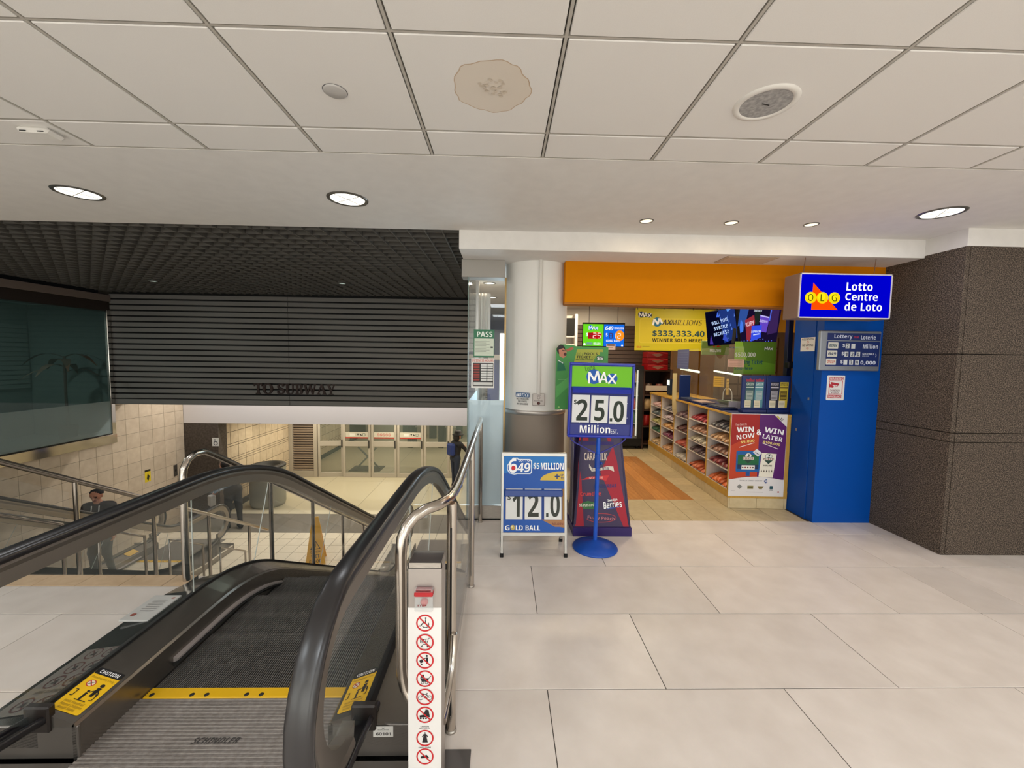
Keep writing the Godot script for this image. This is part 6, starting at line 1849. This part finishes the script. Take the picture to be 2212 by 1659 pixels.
	for y in [0.95, 1.12, 1.3]: slab(t, "shelf", Vector3(-0.21, y - 0.1, -0.34), Vector3(0.21, y - 0.085, -0.14), purple)
	slab(t, "rear_panel", Vector3(-0.25, 0.085, -0.345), Vector3(0.25, 1.36, -0.335), purple)
	var slope = Transform3D(Basis(Vector3.RIGHT, -0.155), Vector3(0, 0.085, 0.0))
	g = G.new()
	g.prism([Vector2(-0.268, 0.0), Vector2(0.268, 0.0), Vector2(0.19, 0.86), Vector2(-0.19, 0.86)], slope * Transform3D(Basis(), Vector3(0, 0, -0.012)), 0.012)
	var fpn = part(t, "front_panel", g, mat(c8(42, 20, 72), 0.4))
	k = Ink.new(328, 90, 1108, 1395, 0.536, 0.87)
	k.poly([Vector2(880, 270), Vector2(700, 640), Vector2(1010, 1392), Vector2(1085, 1392), Vector2(930, 470)], c8(168, 22, 48))
	k.poly([Vector2(400, 470), Vector2(440, 760), Vector2(470, 1390), Vector2(350, 1390)], c8(168, 22, 48))
	k.poly([Vector2(420, 98), Vector2(540, 98), Vector2(540, 200), Vector2(405, 200)], c8(170, 28, 50))
	k.poly([Vector2(770, 98), Vector2(838, 98), Vector2(858, 210), Vector2(812, 210)], c8(170, 28, 50))
	k.rect(398, 212, 890, 262, c8(48, 34, 110))
	k.text("CARAMILK", 478, 370, 792, 476, c8(224, 206, 190)); k.text("Cadbury", 526, 336, 600, 362, c8(160, 146, 190), "serif")
	k.poly([Vector2(546, 530), Vector2(580, 580), Vector2(660, 590), Vector2(800, 556), Vector2(880, 560), Vector2(892, 632), Vector2(820, 600), Vector2(680, 622), Vector2(580, 632), Vector2(548, 580)], c8(228, 220, 206))
	k.text("DAIRY MILK", 590, 572, 824, 612, c8(60, 44, 90), "serifbold", -0.05)
	k.poly([Vector2(436, 752), Vector2(540, 706), Vector2(822, 684), Vector2(780, 760), Vector2(640, 728)], c8(210, 44, 50)); k.text("Mr Big", 540, 700, 740, 740, c8(240, 180, 170), "serifbold", -0.08)
	k.text("WUNDERBAR", 600, 808, 922, 858, c8(30, 44, 110), "bold", -0.04, 0.2)
	k.text("Crunchie", 420, 912, 706, 968, c8(216, 60, 60), "bold", -0.03)
	k.poly([Vector2(420, 1080), Vector2(520, 1040), Vector2(640, 1060), Vector2(650, 1150), Vector2(460, 1150)], c8(52, 110, 60)); k.text("Maynards", 404, 1072, 640, 1128, c8(224, 224, 206), "serifbold", -0.04)
	k.text("Swedish", 796, 1006, 930, 1040, Color.WHITE, "bold", -0.12); k.text("Berries", 738, 1034, 990, 1140, Color.WHITE, "bold", -0.12); k.line(790, 1150, 956, 1116, 14, c8(60, 80, 160))
	k.ring(706, 1272, 208, 64, 9, c8(186, 60, 70), -1.9, 3.0); k.text("Fuzzy Peach", 520, 1250, 890, 1310, c8(196, 120, 130), "bold", 0.06)
	part(fpn, "print", k, M.ink, slope * Transform3D(Basis(), Vector3(0, 0.435, 0.0)))
	g = G.new()
	g.box(Vector3(-0.276, 0.1, -0.33), Vector3(-0.272, 0.95, -0.05))
	part(t, "plastic_wrap", g, clear(c8(210, 206, 220), 0.18))
	# football pools cut-out on the column's flank
	t = thing("pools_standee", "green cardboard cut-out about a POOLS ticket beside the round column", "standee", Vector3(0.52, 1.145, -3.98))
	var card = mat(c8(72, 150, 76), 0.5)
	g = G.new()
	g.prism([Vector2(0.0, 0.0), Vector2(0.125, 0.0), Vector2(0.135, 0.44), Vector2(0.49, 0.44), Vector2(0.512, 0.46), Vector2(0.514, 0.62), Vector2(0.2, 0.625), Vector2(0.15, 0.64), Vector2(0.04, 0.64), Vector2(0.0, 0.6)], Transform3D(), 0.006)
	part(t, "board", g, card)
	k = Ink.new(0, 0, 1250, 1660, 0.514, 0.685)
	k.tr = Transform2D(0, Vector2(0, 0))
	k.poly([Vector2(500, 1200), Vector2(1120, 1200), Vector2(1120, 1260), Vector2(1050, 1260), Vector2(1050, 1330), Vector2(990, 1330), Vector2(915, 1440), Vector2(915, 1510), Vector2(840, 1510), Vector2(840, 1570), Vector2(420, 1570)].map(func(v): return Vector2(v.x, (v.y - 1150) * 1.0 + 60)), c8(170, 176, 66))
	k.text("ADD A", 488, 190, 650, 250, c8(70, 110, 50), "regular", 0.0, 0.15)
	k.text("POOLS", 668, 186, 990, 248, c8(24, 36, 26), "bold", 0.0, 0.1)
	k.text("TICKET", 488, 264, 830, 324, c8(24, 36, 26), "bold", 0.0, 0.1)
	k.text("FOR", 850, 270, 950, 326, c8(110, 140, 60), "regular", 0.0, 0.15)
	k.rect(975, 270, 1140, 372, c8(40, 70, 50)); k.text("$5", 985, 276, 1125, 366, Color.WHITE)
	k.text("PRO-LINE STADIUM", 475, 344, 880, 372, c8(50, 84, 50))
	k.disc(115, 130, 100, 118, c8(26, 20, 20)); k.poly([Vector2(60, 130), Vector2(170, 90), Vector2(250, 180), Vector2(240, 280), Vector2(170, 330), Vector2(80, 280)], c8(196, 128, 100))
	k.disc(214, 235, 34, 40, c8(70, 24, 26)); k.line(140, 140, 230, 160, 16, c8(40, 26, 24)); k.disc(180, 165, 10, 8, c8(30, 20, 20), 8)
	k.poly([Vector2(230, 120), Vector2(390, 60), Vector2(420, 110), Vector2(270, 180)], c8(176, 96, 70))
	k.poly([Vector2(40, 370), Vector2(180, 430), Vector2(240, 620), Vector2(30, 640)], c8(30, 110, 76)); k.line(46, 380, 170, 450, 18, c8(230, 234, 230))
	k.poly([Vector2(20, 1000), Vector2(300, 780), Vector2(320, 1000), Vector2(20, 1280)], c8(92, 172, 92))
	k.line(60, 840, 240, 836, 8, c8(150, 200, 140)); k.disc(90, 1500, 22, 18, c8(170, 210, 130))
	part(t, "print", k, M.ink, Transform3D(Basis(), Vector3(0.257, 0.3, 0.006)))

func lottery_corner() -> void:
	# blue corner cabinet
	var t = thing("blue_cabinet", "tall plain blue cabinet at the right of the shop front", "cabinet", Vector3(3.2, 0, -4.0))
	slab(t, "body", Vector3(0.0, 0.0, -0.4), Vector3(0.598, 2.2, -0.002), M.blue, 0.003)
	slab(t, "side_sheet", Vector3(-0.006, 0.0, -0.4), Vector3(0.0, 2.2, -0.1), M.blue, 0.001)
	slab(t, "front_sheet", Vector3(0.0, 0.0, -0.002), Vector3(0.598, 2.2, 0.003), mat(c8(2, 76, 168), 0.45, 0.0, 0.3), 0.001)
	for p in [[-0.3, 0.9], [-0.15, 1.25]]: slab(t, "latch", Vector3(-0.01, p[1], p[0]), Vector3(-0.005, p[1] + 0.03, p[0] + 0.02), M.alu)
	# hanging light box
	t = thing("light_box_sign", "lit blue Lotto Centre de Loto box sign hanging at the shop corner", "lit sign", Vector3(3.067, 2.243, -3.62))
	var w = 0.845
	var h = 0.4
	var lc = slab(t, "case", Vector3(-w / 2, -h / 2, -0.2), Vector3(w / 2, h / 2, -0.004), mat(c8(142, 120, 110), 0.6), 0.004)
	for e in [[-w / 2, w / 2, h / 2 - 0.012, h / 2], [-w / 2, w / 2, -h / 2, -h / 2 + 0.012], [-w / 2, -w / 2 + 0.012, -h / 2, h / 2], [w / 2 - 0.012, w / 2, -h / 2, h / 2]]:
		slab(lc, "frame", Vector3(e[0], e[2], -0.006), Vector3(e[1], e[3], 0.006), mat(c8(206, 200, 206), 0.4, 0.3), 0.002)
	var k := Ink.new(262, 278, 1048, 658, w - 0.02, h - 0.02)
	k.rect(262, 278, 1048, 658, c8(2, 2, 205))
	k.poly([Vector2(370, 352), Vector2(365, 592), Vector2(597, 592)], c8(255, 82, 10))
	for i in 3:
		var cx = [355, 457, 560][i]
		k.disc(cx, 485, 51, 51, c8(250, 216, 20))
		k.disc(cx - 8, 475, 34, 34, c8(255, 236, 30))
		k.text(["O", "L", "G"][i], cx - (22 if i != 1 else 16), 453, cx + (22 if i != 1 else 16), 515, c8(60, 60, 10), "regular")
	k.text("Lotto", 660, 345, 888, 418, Color.WHITE)
	k.text("Centre", 655, 438, 940, 506, Color.WHITE)
	k.text("de Loto", 655, 522, 982, 596, Color.WHITE)
	part(lc, "lit_face", k, M.screen, Transform3D(Basis(), Vector3(0, 0, 0.0)))
	for x in [-0.33, 0.33]:
		var g := G.new()
		g.tube([Vector3(x, 0.2, -0.09), Vector3(x + 0.012, 0.357, -0.09)], 0.003, 6)
		part(t, "hanging_chain", g, mat(c8(110, 70, 40), 0.5))
	area(Vector3(3.067, 2.243, -3.6), Vector2(w, h), 0.02, Color(0.25, 0.3, 1.0), Vector3(0, 0, 1))
	# prize board
	t = thing("prize_board", "silver framed Lottery Loterie prize board on the blue cabinet", "sign", Vector3(3.44, 1.764, -3.997))
	var pc = slab(t, "case", Vector3(-0.305, -0.197, 0.0), Vector3(0.305, 0.197, 0.045), mat(c8(150, 156, 166), 0.35, 0.6), 0.008)
	k = Ink.new(437, 768, 972, 1112, 0.61, 0.394)
	k.rect(492, 788, 962, 850, c8(18, 42, 104))
	k.rect(488, 858, 958, 1072, c8(18, 42, 104))
	k.text("Lottery", 552, 800, 712, 842, c8(214, 220, 240)); k.text("OLG", 725, 814, 770, 830, c8(200, 50, 60)); k.text("Loterie", 788, 804, 918, 840, c8(214, 220, 240))
	for r in 3:
		var y = 868 + r * 70
		var x = 502 - r * 6
		k.rrect(x, y, x + 90, y + 54, 6, c8(216, 214, 206))
		k.text(["MAX", "649", "DAILY"][r], x + 12, y + 15, x + 80, y + 40, [c8(20, 70, 90), c8(30, 50, 90), c8(190, 70, 40)][r], "bold", 0.0, 0.15)
		k.text("$", 630 - 5 * r, y + 10, 650 - 5 * r, y + 44, c8(220, 224, 236))
	for e in [[656, 876, "2"], [706, 878, ""], [650, 948, "1"], [702, 948, "2"], [754, 948, "0"], [645, 1018, ""], [696, 1018, "3"], [748, 1018, "9"]]:
		k.rect(e[0], e[1], e[0] + 34, e[1] + 42, c8(214, 218, 222))
		if e[2]: k.text(e[2], e[0] + 8, e[1] + 6, e[0] + 26, e[1] + 37, c8(24, 36, 70))
	k.disc(745, 984, 4, 4, Color.WHITE, 8)
	k.text("Million", 808, 880, 942, 918, c8(214, 220, 240))
	k.text("GOLD BALL", 808, 955, 912, 972, c8(214, 220, 240)); k.text("MILLION", 808, 978, 866, 988, c8(180, 190, 220)); k.text(")", 922, 962, 932, 990, c8(214, 220, 240))
	k.text("0,000", 795, 1024, 930, 1060, c8(214, 220, 240))
	part(pc, "print", k, M.ink, Transform3D(Basis(), Vector3(0, 0, 0.0455)))
	k = Ink.new(488, 1148, 650, 1362, 0.184, 0.25)
	k.rrect(488, 1148, 650, 1362, 10, c8(226, 224, 224))
	k.rect(510, 1164, 636, 1188, c8(176, 40, 56)); k.text("WARNING", 514, 1167, 632, 1186, c8(240, 226, 226))
	k.rect(508, 1192, 632, 1310, c8(190, 50, 64)); k.rect(514, 1197, 626, 1306, c8(226, 224, 224))
	k.poly([Vector2(520, 1204), Vector2(600, 1218), Vector2(592, 1236), Vector2(530, 1230)], c8(176, 40, 56))
	k.poly([Vector2(514, 1220), Vector2(552, 1240), Vector2(548, 1256), Vector2(512, 1252)], c8(176, 40, 56))
	k.rect(560, 1226, 588, 1242, c8(176, 40, 56)); k.rect(565, 1230, 583, 1238, c8(226, 224, 224))
	k.text("24 HOUR", 520, 1270, 608, 1286, c8(110, 60, 70)); k.text("VIDEO", 530, 1288, 598, 1303, c8(110, 60, 70))
	k.rect(502, 1316, 626, 1344, c8(176, 40, 56)); k.text("SURVEILLANCE", 506, 1321, 622, 1339, c8(240, 226, 226))
	solo("warning_sign", "red and white WARNING video surveillance sign on the blue cabinet", "sign", k, M.ink, Transform3D(Basis(), Vector3(3.35, 1.393, -3.9965)))
	k = Ink.new(0, 0, 100, 95, 0.2, 0.145)
	k.rect(0, 0, 100, 95, c8(222, 220, 218))
	k.text("NO SMOKING", 8, 6, 92, 20, c8(40, 40, 44)); k.ring(50, 31, 8, 8, 2, c8(180, 70, 70)); k.line(45, 26, 55, 36, 2, c8(180, 70, 70))
	k.text("NO VAPING", 12, 46, 88, 60, c8(40, 40, 44)); k.ring(50, 75, 8, 8, 2, c8(180, 70, 70)); k.line(45, 70, 55, 80, 2, c8(180, 70, 70))
	solo("smoking_sign", "small white NO SMOKING NO VAPING sign on the blue cabinet's side", "sign", k, M.ink, Transform3D(Basis(Vector3.UP, -PI / 2), Vector3(3.1935, 1.832, -4.2)))

# ---------------------------------------------------------------- people: tapered bones joined by a smooth minimum, meshed as surface nets
func figure(bones: Array, cell: float, blend := 0.03) -> ArrayMesh:
	var lo = Vector3.ONE * 1e9
	var hi = -lo
	for b in bones:
		var r = maxf(b[2], b[3]) + blend + cell * 2
		lo = lo.min(b[0] - Vector3.ONE * r).min(b[1] - Vector3.ONE * r)
		hi = hi.max(b[0] + Vector3.ONE * r).max(b[1] + Vector3.ONE * r)
	var nx = int((hi.x - lo.x) / cell) + 2
	var ny = int((hi.y - lo.y) / cell) + 2
	var nz = int((hi.z - lo.z) / cell) + 2
	var d := PackedFloat32Array()
	d.resize(nx * ny * nz)
	d.fill(1.0)
	for b in bones:
		var r = maxf(b[2], b[3]) + blend * 1.5 + cell * 2
		var a0 = ((b[0].min(b[1]) - Vector3.ONE * r - lo) / cell).max(Vector3.ZERO)
		var a1 = (b[0].max(b[1]) + Vector3.ONE * r - lo) / cell
		var ab: Vector3 = b[1] - b[0]
		var l2 = maxf(ab.length_squared(), 1e-9)
		for z in range(int(a0.z), mini(int(a1.z) + 1, nz)):
			for y in range(int(a0.y), mini(int(a1.y) + 1, ny)):
				var base = (z * ny + y) * nx
				for x in range(int(a0.x), mini(int(a1.x) + 1, nx)):
					var p: Vector3 = lo + Vector3(x, y, z) * cell - b[0]
					var t = clampf(p.dot(ab) / l2, 0.0, 1.0)
					var q = (p - ab * t).length() - lerpf(b[2], b[3], t)
					var o = d[base + x]
					var k = maxf(blend - absf(o - q), 0.0)
					d[base + x] = minf(o, q) - k * k * 0.25 / blend
	var ids := {}
	var st := SurfaceTool.new()
	st.begin(Mesh.PRIMITIVE_TRIANGLES)
	var off = [0, 1, nx, nx + 1, nx * ny, nx * ny + 1, nx * ny + nx, nx * ny + nx + 1]
	var edges = [[0, 1], [2, 3], [4, 5], [6, 7], [0, 2], [1, 3], [4, 6], [5, 7], [0, 4], [1, 5], [2, 6], [3, 7]]
	var cnt = 0
	for z in nz - 1:
		for y in ny - 1:
			for x in nx - 1:
				var i = (z * ny + y) * nx + x
				var neg = 0
				for o in off:
					if d[i + o] < 0.0: neg += 1
				if neg == 0 or neg == 8: continue
				var v = Vector3.ZERO
				var n = 0
				for e in edges:
					var p = d[i + off[e[0]]]
					var q = d[i + off[e[1]]]
					if (p < 0.0) != (q < 0.0):
						var t = p / (p - q)
						var c0 = Vector3(e[0] & 1, (e[0] >> 1) & 1, e[0] >> 2)
						var c1 = Vector3(e[1] & 1, (e[1] >> 1) & 1, e[1] >> 2)
						v += c0.lerp(c1, t)
						n += 1
				var w = lo + (Vector3(x, y, z) + v / n) * cell
				var best = 1e9
				var col = Color.WHITE
				for b in bones:
					var ab = b[1] - b[0]
					var t = clampf((w - b[0]).dot(ab) / maxf(ab.length_squared(), 1e-9), 0.0, 1.0)
					var q = (w - b[0] - ab * t).length() - lerpf(b[2], b[3], t)
					if q < best:
						best = q
						col = b[4]
				st.set_color(col)
				st.set_smooth_group(1)
				st.add_vertex(w)
				ids[i] = cnt
				cnt += 1
	for i in ids:
		var x = i % nx
		var y = (i / nx) % ny
		var z = i / (nx * ny)
		for e in [[1, nx, nx * ny, x], [nx, nx * ny, 1, y], [nx * ny, 1, nx, z]]:
			var j = i + e[0]
			if (d[i] < 0.0) == (d[j] < 0.0): continue
			var q = [i, i - e[1], i - e[1] - e[2], i - e[2]]
			if not (ids.has(q[1]) and ids.has(q[2]) and ids.has(q[3])): continue
			if d[i] < 0.0: q = [q[0], q[3], q[2], q[1]]
			for k in [0, 1, 2, 0, 2, 3]: st.add_index(ids[q[k]])
	st.generate_normals()
	return st.commit()

func hand(bones: Array, wrist: Vector3, palm_dir: Vector3, curl: Vector3, side: Vector3, skin: Color) -> void:   # palm, four fingers and a thumb
	var c = wrist + palm_dir * 0.075
	bones.append([wrist, c, 0.02, 0.026, skin])
	for i in 4:
		var o = side * (0.026 - 0.0175 * i)
		bones.append([wrist + o * 0.5, c + o, 0.014, 0.012, skin])
		var l = [0.034, 0.038, 0.036, 0.028][i]
		var a = c + o + palm_dir * 0.01
		var b = a + (palm_dir + curl * 0.5).normalized() * l
		bones.append([a, b, 0.0095, 0.0088, skin])
		bones.append([b, b + (palm_dir * 0.4 + curl).normalized() * l * 0.9, 0.0088, 0.0078, skin])
	var th = wrist + palm_dir * 0.025 + side * 0.024
	var tm = th + (palm_dir * 0.6 + side * 0.8).normalized() * 0.036
	bones.append([th, tm, 0.012, 0.0105, skin])
	bones.append([tm, tm + (palm_dir + curl * 0.5).normalized() * 0.03, 0.0105, 0.009, skin])

func face(o: Node, at: Vector3, turn: Basis, skin: Color) -> void:
	var b = []
	var s = func(x, y, z): return at + turn * Vector3(x, y, z)
	b.append([s.call(0, 0.03, -0.01), s.call(0, 0.0, 0.0), 0.087, 0.08, skin])
	b.append([s.call(0, -0.03, 0.02), s.call(0, -0.085, 0.05), 0.066, 0.036, skin])
	b.append([s.call(0, 0.01, 0.085), s.call(0, -0.03, 0.106), 0.009, 0.014, skin])
	for q in [-1.0, 1.0]:
		b.append([s.call(0.082 * q, 0.015, -0.005), s.call(0.086 * q, -0.03, 0.0), 0.016, 0.011, skin])
		b.append([s.call(0.02 * q, 0.03, 0.076), s.call(0.05 * q, 0.028, 0.066), 0.011, 0.01, skin.darkened(0.15)])
		b.append([s.call(0.033 * q, 0.008, 0.076), s.call(0.034 * q, 0.008, 0.077), 0.009, 0.009, c8(40, 30, 26)])
	b.append([s.call(-0.022, -0.062, 0.08), s.call(0.022, -0.062, 0.08), 0.008, 0.008, c8(140, 76, 66)])
	part(o, "head", figure(b, 0.008, 0.02), M.skin)

func people() -> void:
	var skin = c8(196, 140, 116)
	# person at the far right of the lower concourse, back to us, leaning to the right
	var t = thing("person", "person in a black hat with a blue backpack standing by the far doors", "person", Vector3(-1.38, LOW, -11.9), PI - 0.75)
	var jacket = c8(26, 24, 28)
	var jeans = c8(36, 44, 62)
	var b = []
	for s in [-1.0, 1.0]:
		b.append([Vector3(0.09 * s, 0.86, 0), Vector3(0.1 * s, 0.47, 0.03 * s), 0.095, 0.066, jeans])
		b.append([Vector3(0.1 * s, 0.47, 0.03 * s), Vector3(0.1 * s, 0.1, 0.02 * s), 0.062, 0.045, jeans])
		b.append([Vector3(0.1 * s, 0.055, 0.0), Vector3(0.115 * s, 0.045, 0.15), 0.05, 0.04, c8(30, 28, 28)])
	b.append([Vector3(-0.07, 0.9, 0), Vector3(0.07, 0.9, 0), 0.115, 0.115, jeans])
	b.append([Vector3(0, 0.95, 0), Vector3(0, 1.2, 0.05), 0.13, 0.145, jacket])
	b.append([Vector3(-0.11, 1.3, 0.06), Vector3(0.11, 1.3, 0.06), 0.1, 0.1, jacket])
	b.append([Vector3(0, 1.36, 0.07), Vector3(0, 1.47, 0.09), 0.058, 0.05, skin])
	b.append([Vector3(0.17, 1.33, 0.06), Vector3(0.27, 1.14, 0.22), 0.062, 0.05, jacket])
	b.append([Vector3(0.27, 1.14, 0.22), Vector3(0.24, 1.16, 0.46), 0.048, 0.036, jacket])
	b.append([Vector3(-0.17, 1.33, 0.06), Vector3(-0.24, 1.12, 0.22), 0.062, 0.05, jacket])
	b.append([Vector3(-0.24, 1.12, 0.22), Vector3(-0.16, 1.14, 0.46), 0.048, 0.036, jacket])
	part(t, "body", figure(b, 0.018), M.skin)
	for s in [-1.0, 1.0]:
		var hb = []
		hand(hb, Vector3(0.24 if s > 0 else -0.16, 1.15, 0.47), Vector3(0, -0.1, 1).normalized(), Vector3(0, -1, 0.1), Vector3(-s, 0, 0), skin)
		part(t, "hand", figure(hb, 0.006, 0.01), M.skin)
	face(t, Vector3(0, 1.56, 0.11), Basis(), skin)
	var g := G.new()
	g.lathe([Vector2(0.0, -0.02), Vector2(0.17, -0.025), Vector2(0.175, -0.015), Vector2(0.115, 0.0), Vector2(0.108, 0.07), Vector2(0.08, 0.105), Vector2(0, 0.11)], Vector3(0, 1.6, 0.1), 24)
	part(t, "hat", g, mat(c8(18, 16, 18), 0.8))
	g = G.new()
	g.ball(Vector3(0, 1.5, 0.04), Vector3(0.1, 0.13, 0.09), 14)
	part(t, "hair", g, mat(c8(24, 18, 16), 0.8))
	g = G.new()
	g.box(Vector3(-0.14, 0.99, -0.24), Vector3(0.14, 1.36, -0.08), 0.05)
	part(t, "backpack", g, mat(c8(24, 44, 104), 0.7))
	# man riding the far escalator up towards us
	t = thing("person", "man in a dark striped jacket riding the far escalator up", "person", Vector3(-6.68, -2.1, -6.75), 0.3)
	t.scale = Vector3.ONE * 0.89
	jacket = c8(32, 26, 32)
	var slacks = c8(44, 50, 54)
	skin = c8(186, 128, 102)
	b = []
	for s in [-1.0, 1.0]:
		b.append([Vector3(0.09 * s, 0.86, 0), Vector3(0.12 * s, 0.47, 0.08 + 0.03 * s), 0.1, 0.07, slacks])
		b.append([Vector3(0.12 * s, 0.47, 0.08 + 0.03 * s), Vector3(0.13 * s, 0.1, 0.0), 0.066, 0.05, slacks])
		b.append([Vector3(0.13 * s, 0.052, -0.02), Vector3(0.15 * s, 0.042, 0.15), 0.048, 0.04, c8(24, 22, 22)])
	b.append([Vector3(-0.07, 0.9, 0), Vector3(0.07, 0.9, 0), 0.12, 0.12, slacks])
	b.append([Vector3(0, 0.97, 0.01), Vector3(0, 1.2, 0.03), 0.145, 0.16, jacket])
	b.append([Vector3(-0.13, 1.32, 0.03), Vector3(0.13, 1.32, 0.03), 0.105, 0.105, jacket])
	b.append([Vector3(0, 1.38, 0.04), Vector3(0, 1.47, 0.06), 0.06, 0.054, skin])
	for s in [-1.0, 1.0]:
		b.append([Vector3(0.19 * s, 1.34, 0.02), Vector3(0.27 * s, 1.08, 0.02), 0.068, 0.054, jacket])
		b.append([Vector3(0.27 * s, 1.08, 0.02), Vector3(0.26 * s, 0.86, 0.13), 0.05, 0.038, jacket])
	part(t, "body", figure(b, 0.018), M.skin)
	for s in [-1.0, 1.0]:
		var hb = []
		hand(hb, Vector3(0.26 * s, 0.85, 0.135), Vector3(0, -0.95, 0.2).normalized(), Vector3(-0.6 * s, -0.3, 0.3), Vector3(0, 0.2, 1).normalized(), skin)
		part(t, "hand", figure(hb, 0.006, 0.01), M.skin)
	face(t, Vector3(0, 1.56, 0.09), Basis(Vector3.RIGHT, 0.3), skin)
	g = G.new()
	g.lathe([Vector2(0.096, 0.0), Vector2(0.098, 0.03), Vector2(0.08, 0.07), Vector2(0.04, 0.09), Vector2(0, 0.094)], Vector3(0, 1.585, 0.075), 20, 1, Basis(Vector3.RIGHT, -0.15))
	part(t, "hair", g, mat(c8(26, 22, 22), 0.8))
	for e in [[-0.12, 0.118], [-0.05, 0.166], [0.06, 0.166], [0.13, 0.118]]:
		g = G.new()
		g.bar(Vector3(e[0], 1.38, e[1] - 0.03), Vector3(e[0], 1.17, e[1] + 0.012), 0.022, 0.012, 0.003)
		part(t, "white_stripe", g, mat(c8(206, 206, 204), 0.7))
	# third person stooping by the foot of the far escalator
	t = thing("person", "stooping person in dark clothes at the foot of the far escalator", "person", Vector3(-5.95, LOW, -8.95), -2.2)
	skin = c8(190, 134, 110)
	jacket = c8(38, 36, 38)
	b = []
	for s in [-1.0, 1.0]:
		b.append([Vector3(0.08 * s, 0.84, 0), Vector3(0.09 * s, 0.46, 0.05 * s), 0.095, 0.066, c8(34, 34, 38)])
		b.append([Vector3(0.09 * s, 0.46, 0.05 * s), Vector3(0.09 * s, 0.1, 0.09 * s), 0.06, 0.045, c8(34, 34, 38)])
		b.append([Vector3(0.09 * s, 0.05, 0.09 * s - 0.03), Vector3(0.1 * s, 0.042, 0.09 * s + 0.13), 0.046, 0.038, c8(24, 22, 22)])
	b.append([Vector3(-0.06, 0.88, 0), Vector3(0.06, 0.88, 0), 0.12, 0.12, jacket])
	b.append([Vector3(0, 0.92, 0.01), Vector3(0, 1.14, 0.12), 0.14, 0.15, jacket])
	b.append([Vector3(-0.11, 1.2, 0.2), Vector3(0.11, 1.2, 0.2), 0.1, 0.1, jacket])
	b.append([Vector3(0, 1.24, 0.25), Vector3(0, 1.29, 0.33), 0.056, 0.05, skin])
	for s in [-1.0, 1.0]:
		b.append([Vector3(0.17 * s, 1.2, 0.2), Vector3(0.22 * s, 0.98, 0.24), 0.062, 0.05, jacket])
		b.append([Vector3(0.22 * s, 0.98, 0.24), Vector3(0.2 * s, 0.8, 0.4), 0.048, 0.036, jacket])
	part(t, "body", figure(b, 0.018), M.skin)
	for s in [-1.0, 1.0]:
		var hb = []
		hand(hb, Vector3(0.2 * s, 0.79, 0.41), Vector3(0, -0.5, 0.8).normalized(), Vector3(0, -0.9, 0.0), Vector3(-s, 0, 0), skin)
		part(t, "hand", figure(hb, 0.006, 0.01), M.skin)
	face(t, Vector3(0, 1.36, 0.4), Basis(Vector3.RIGHT, 0.5), skin)
	g = G.new()
	g.ball(Vector3(0, 1.4, 0.36), Vector3(0.1, 0.095, 0.1), 14)
	part(t, "hair", g, mat(c8(28, 22, 20), 0.8))
	g = G.new()
	g.box(Vector3(0.2, 0.5, 0.36), Vector3(0.32, 0.74, 0.5), 0.015)
	part(t, "held_bag", g, mat(c8(186, 184, 182), 0.6))
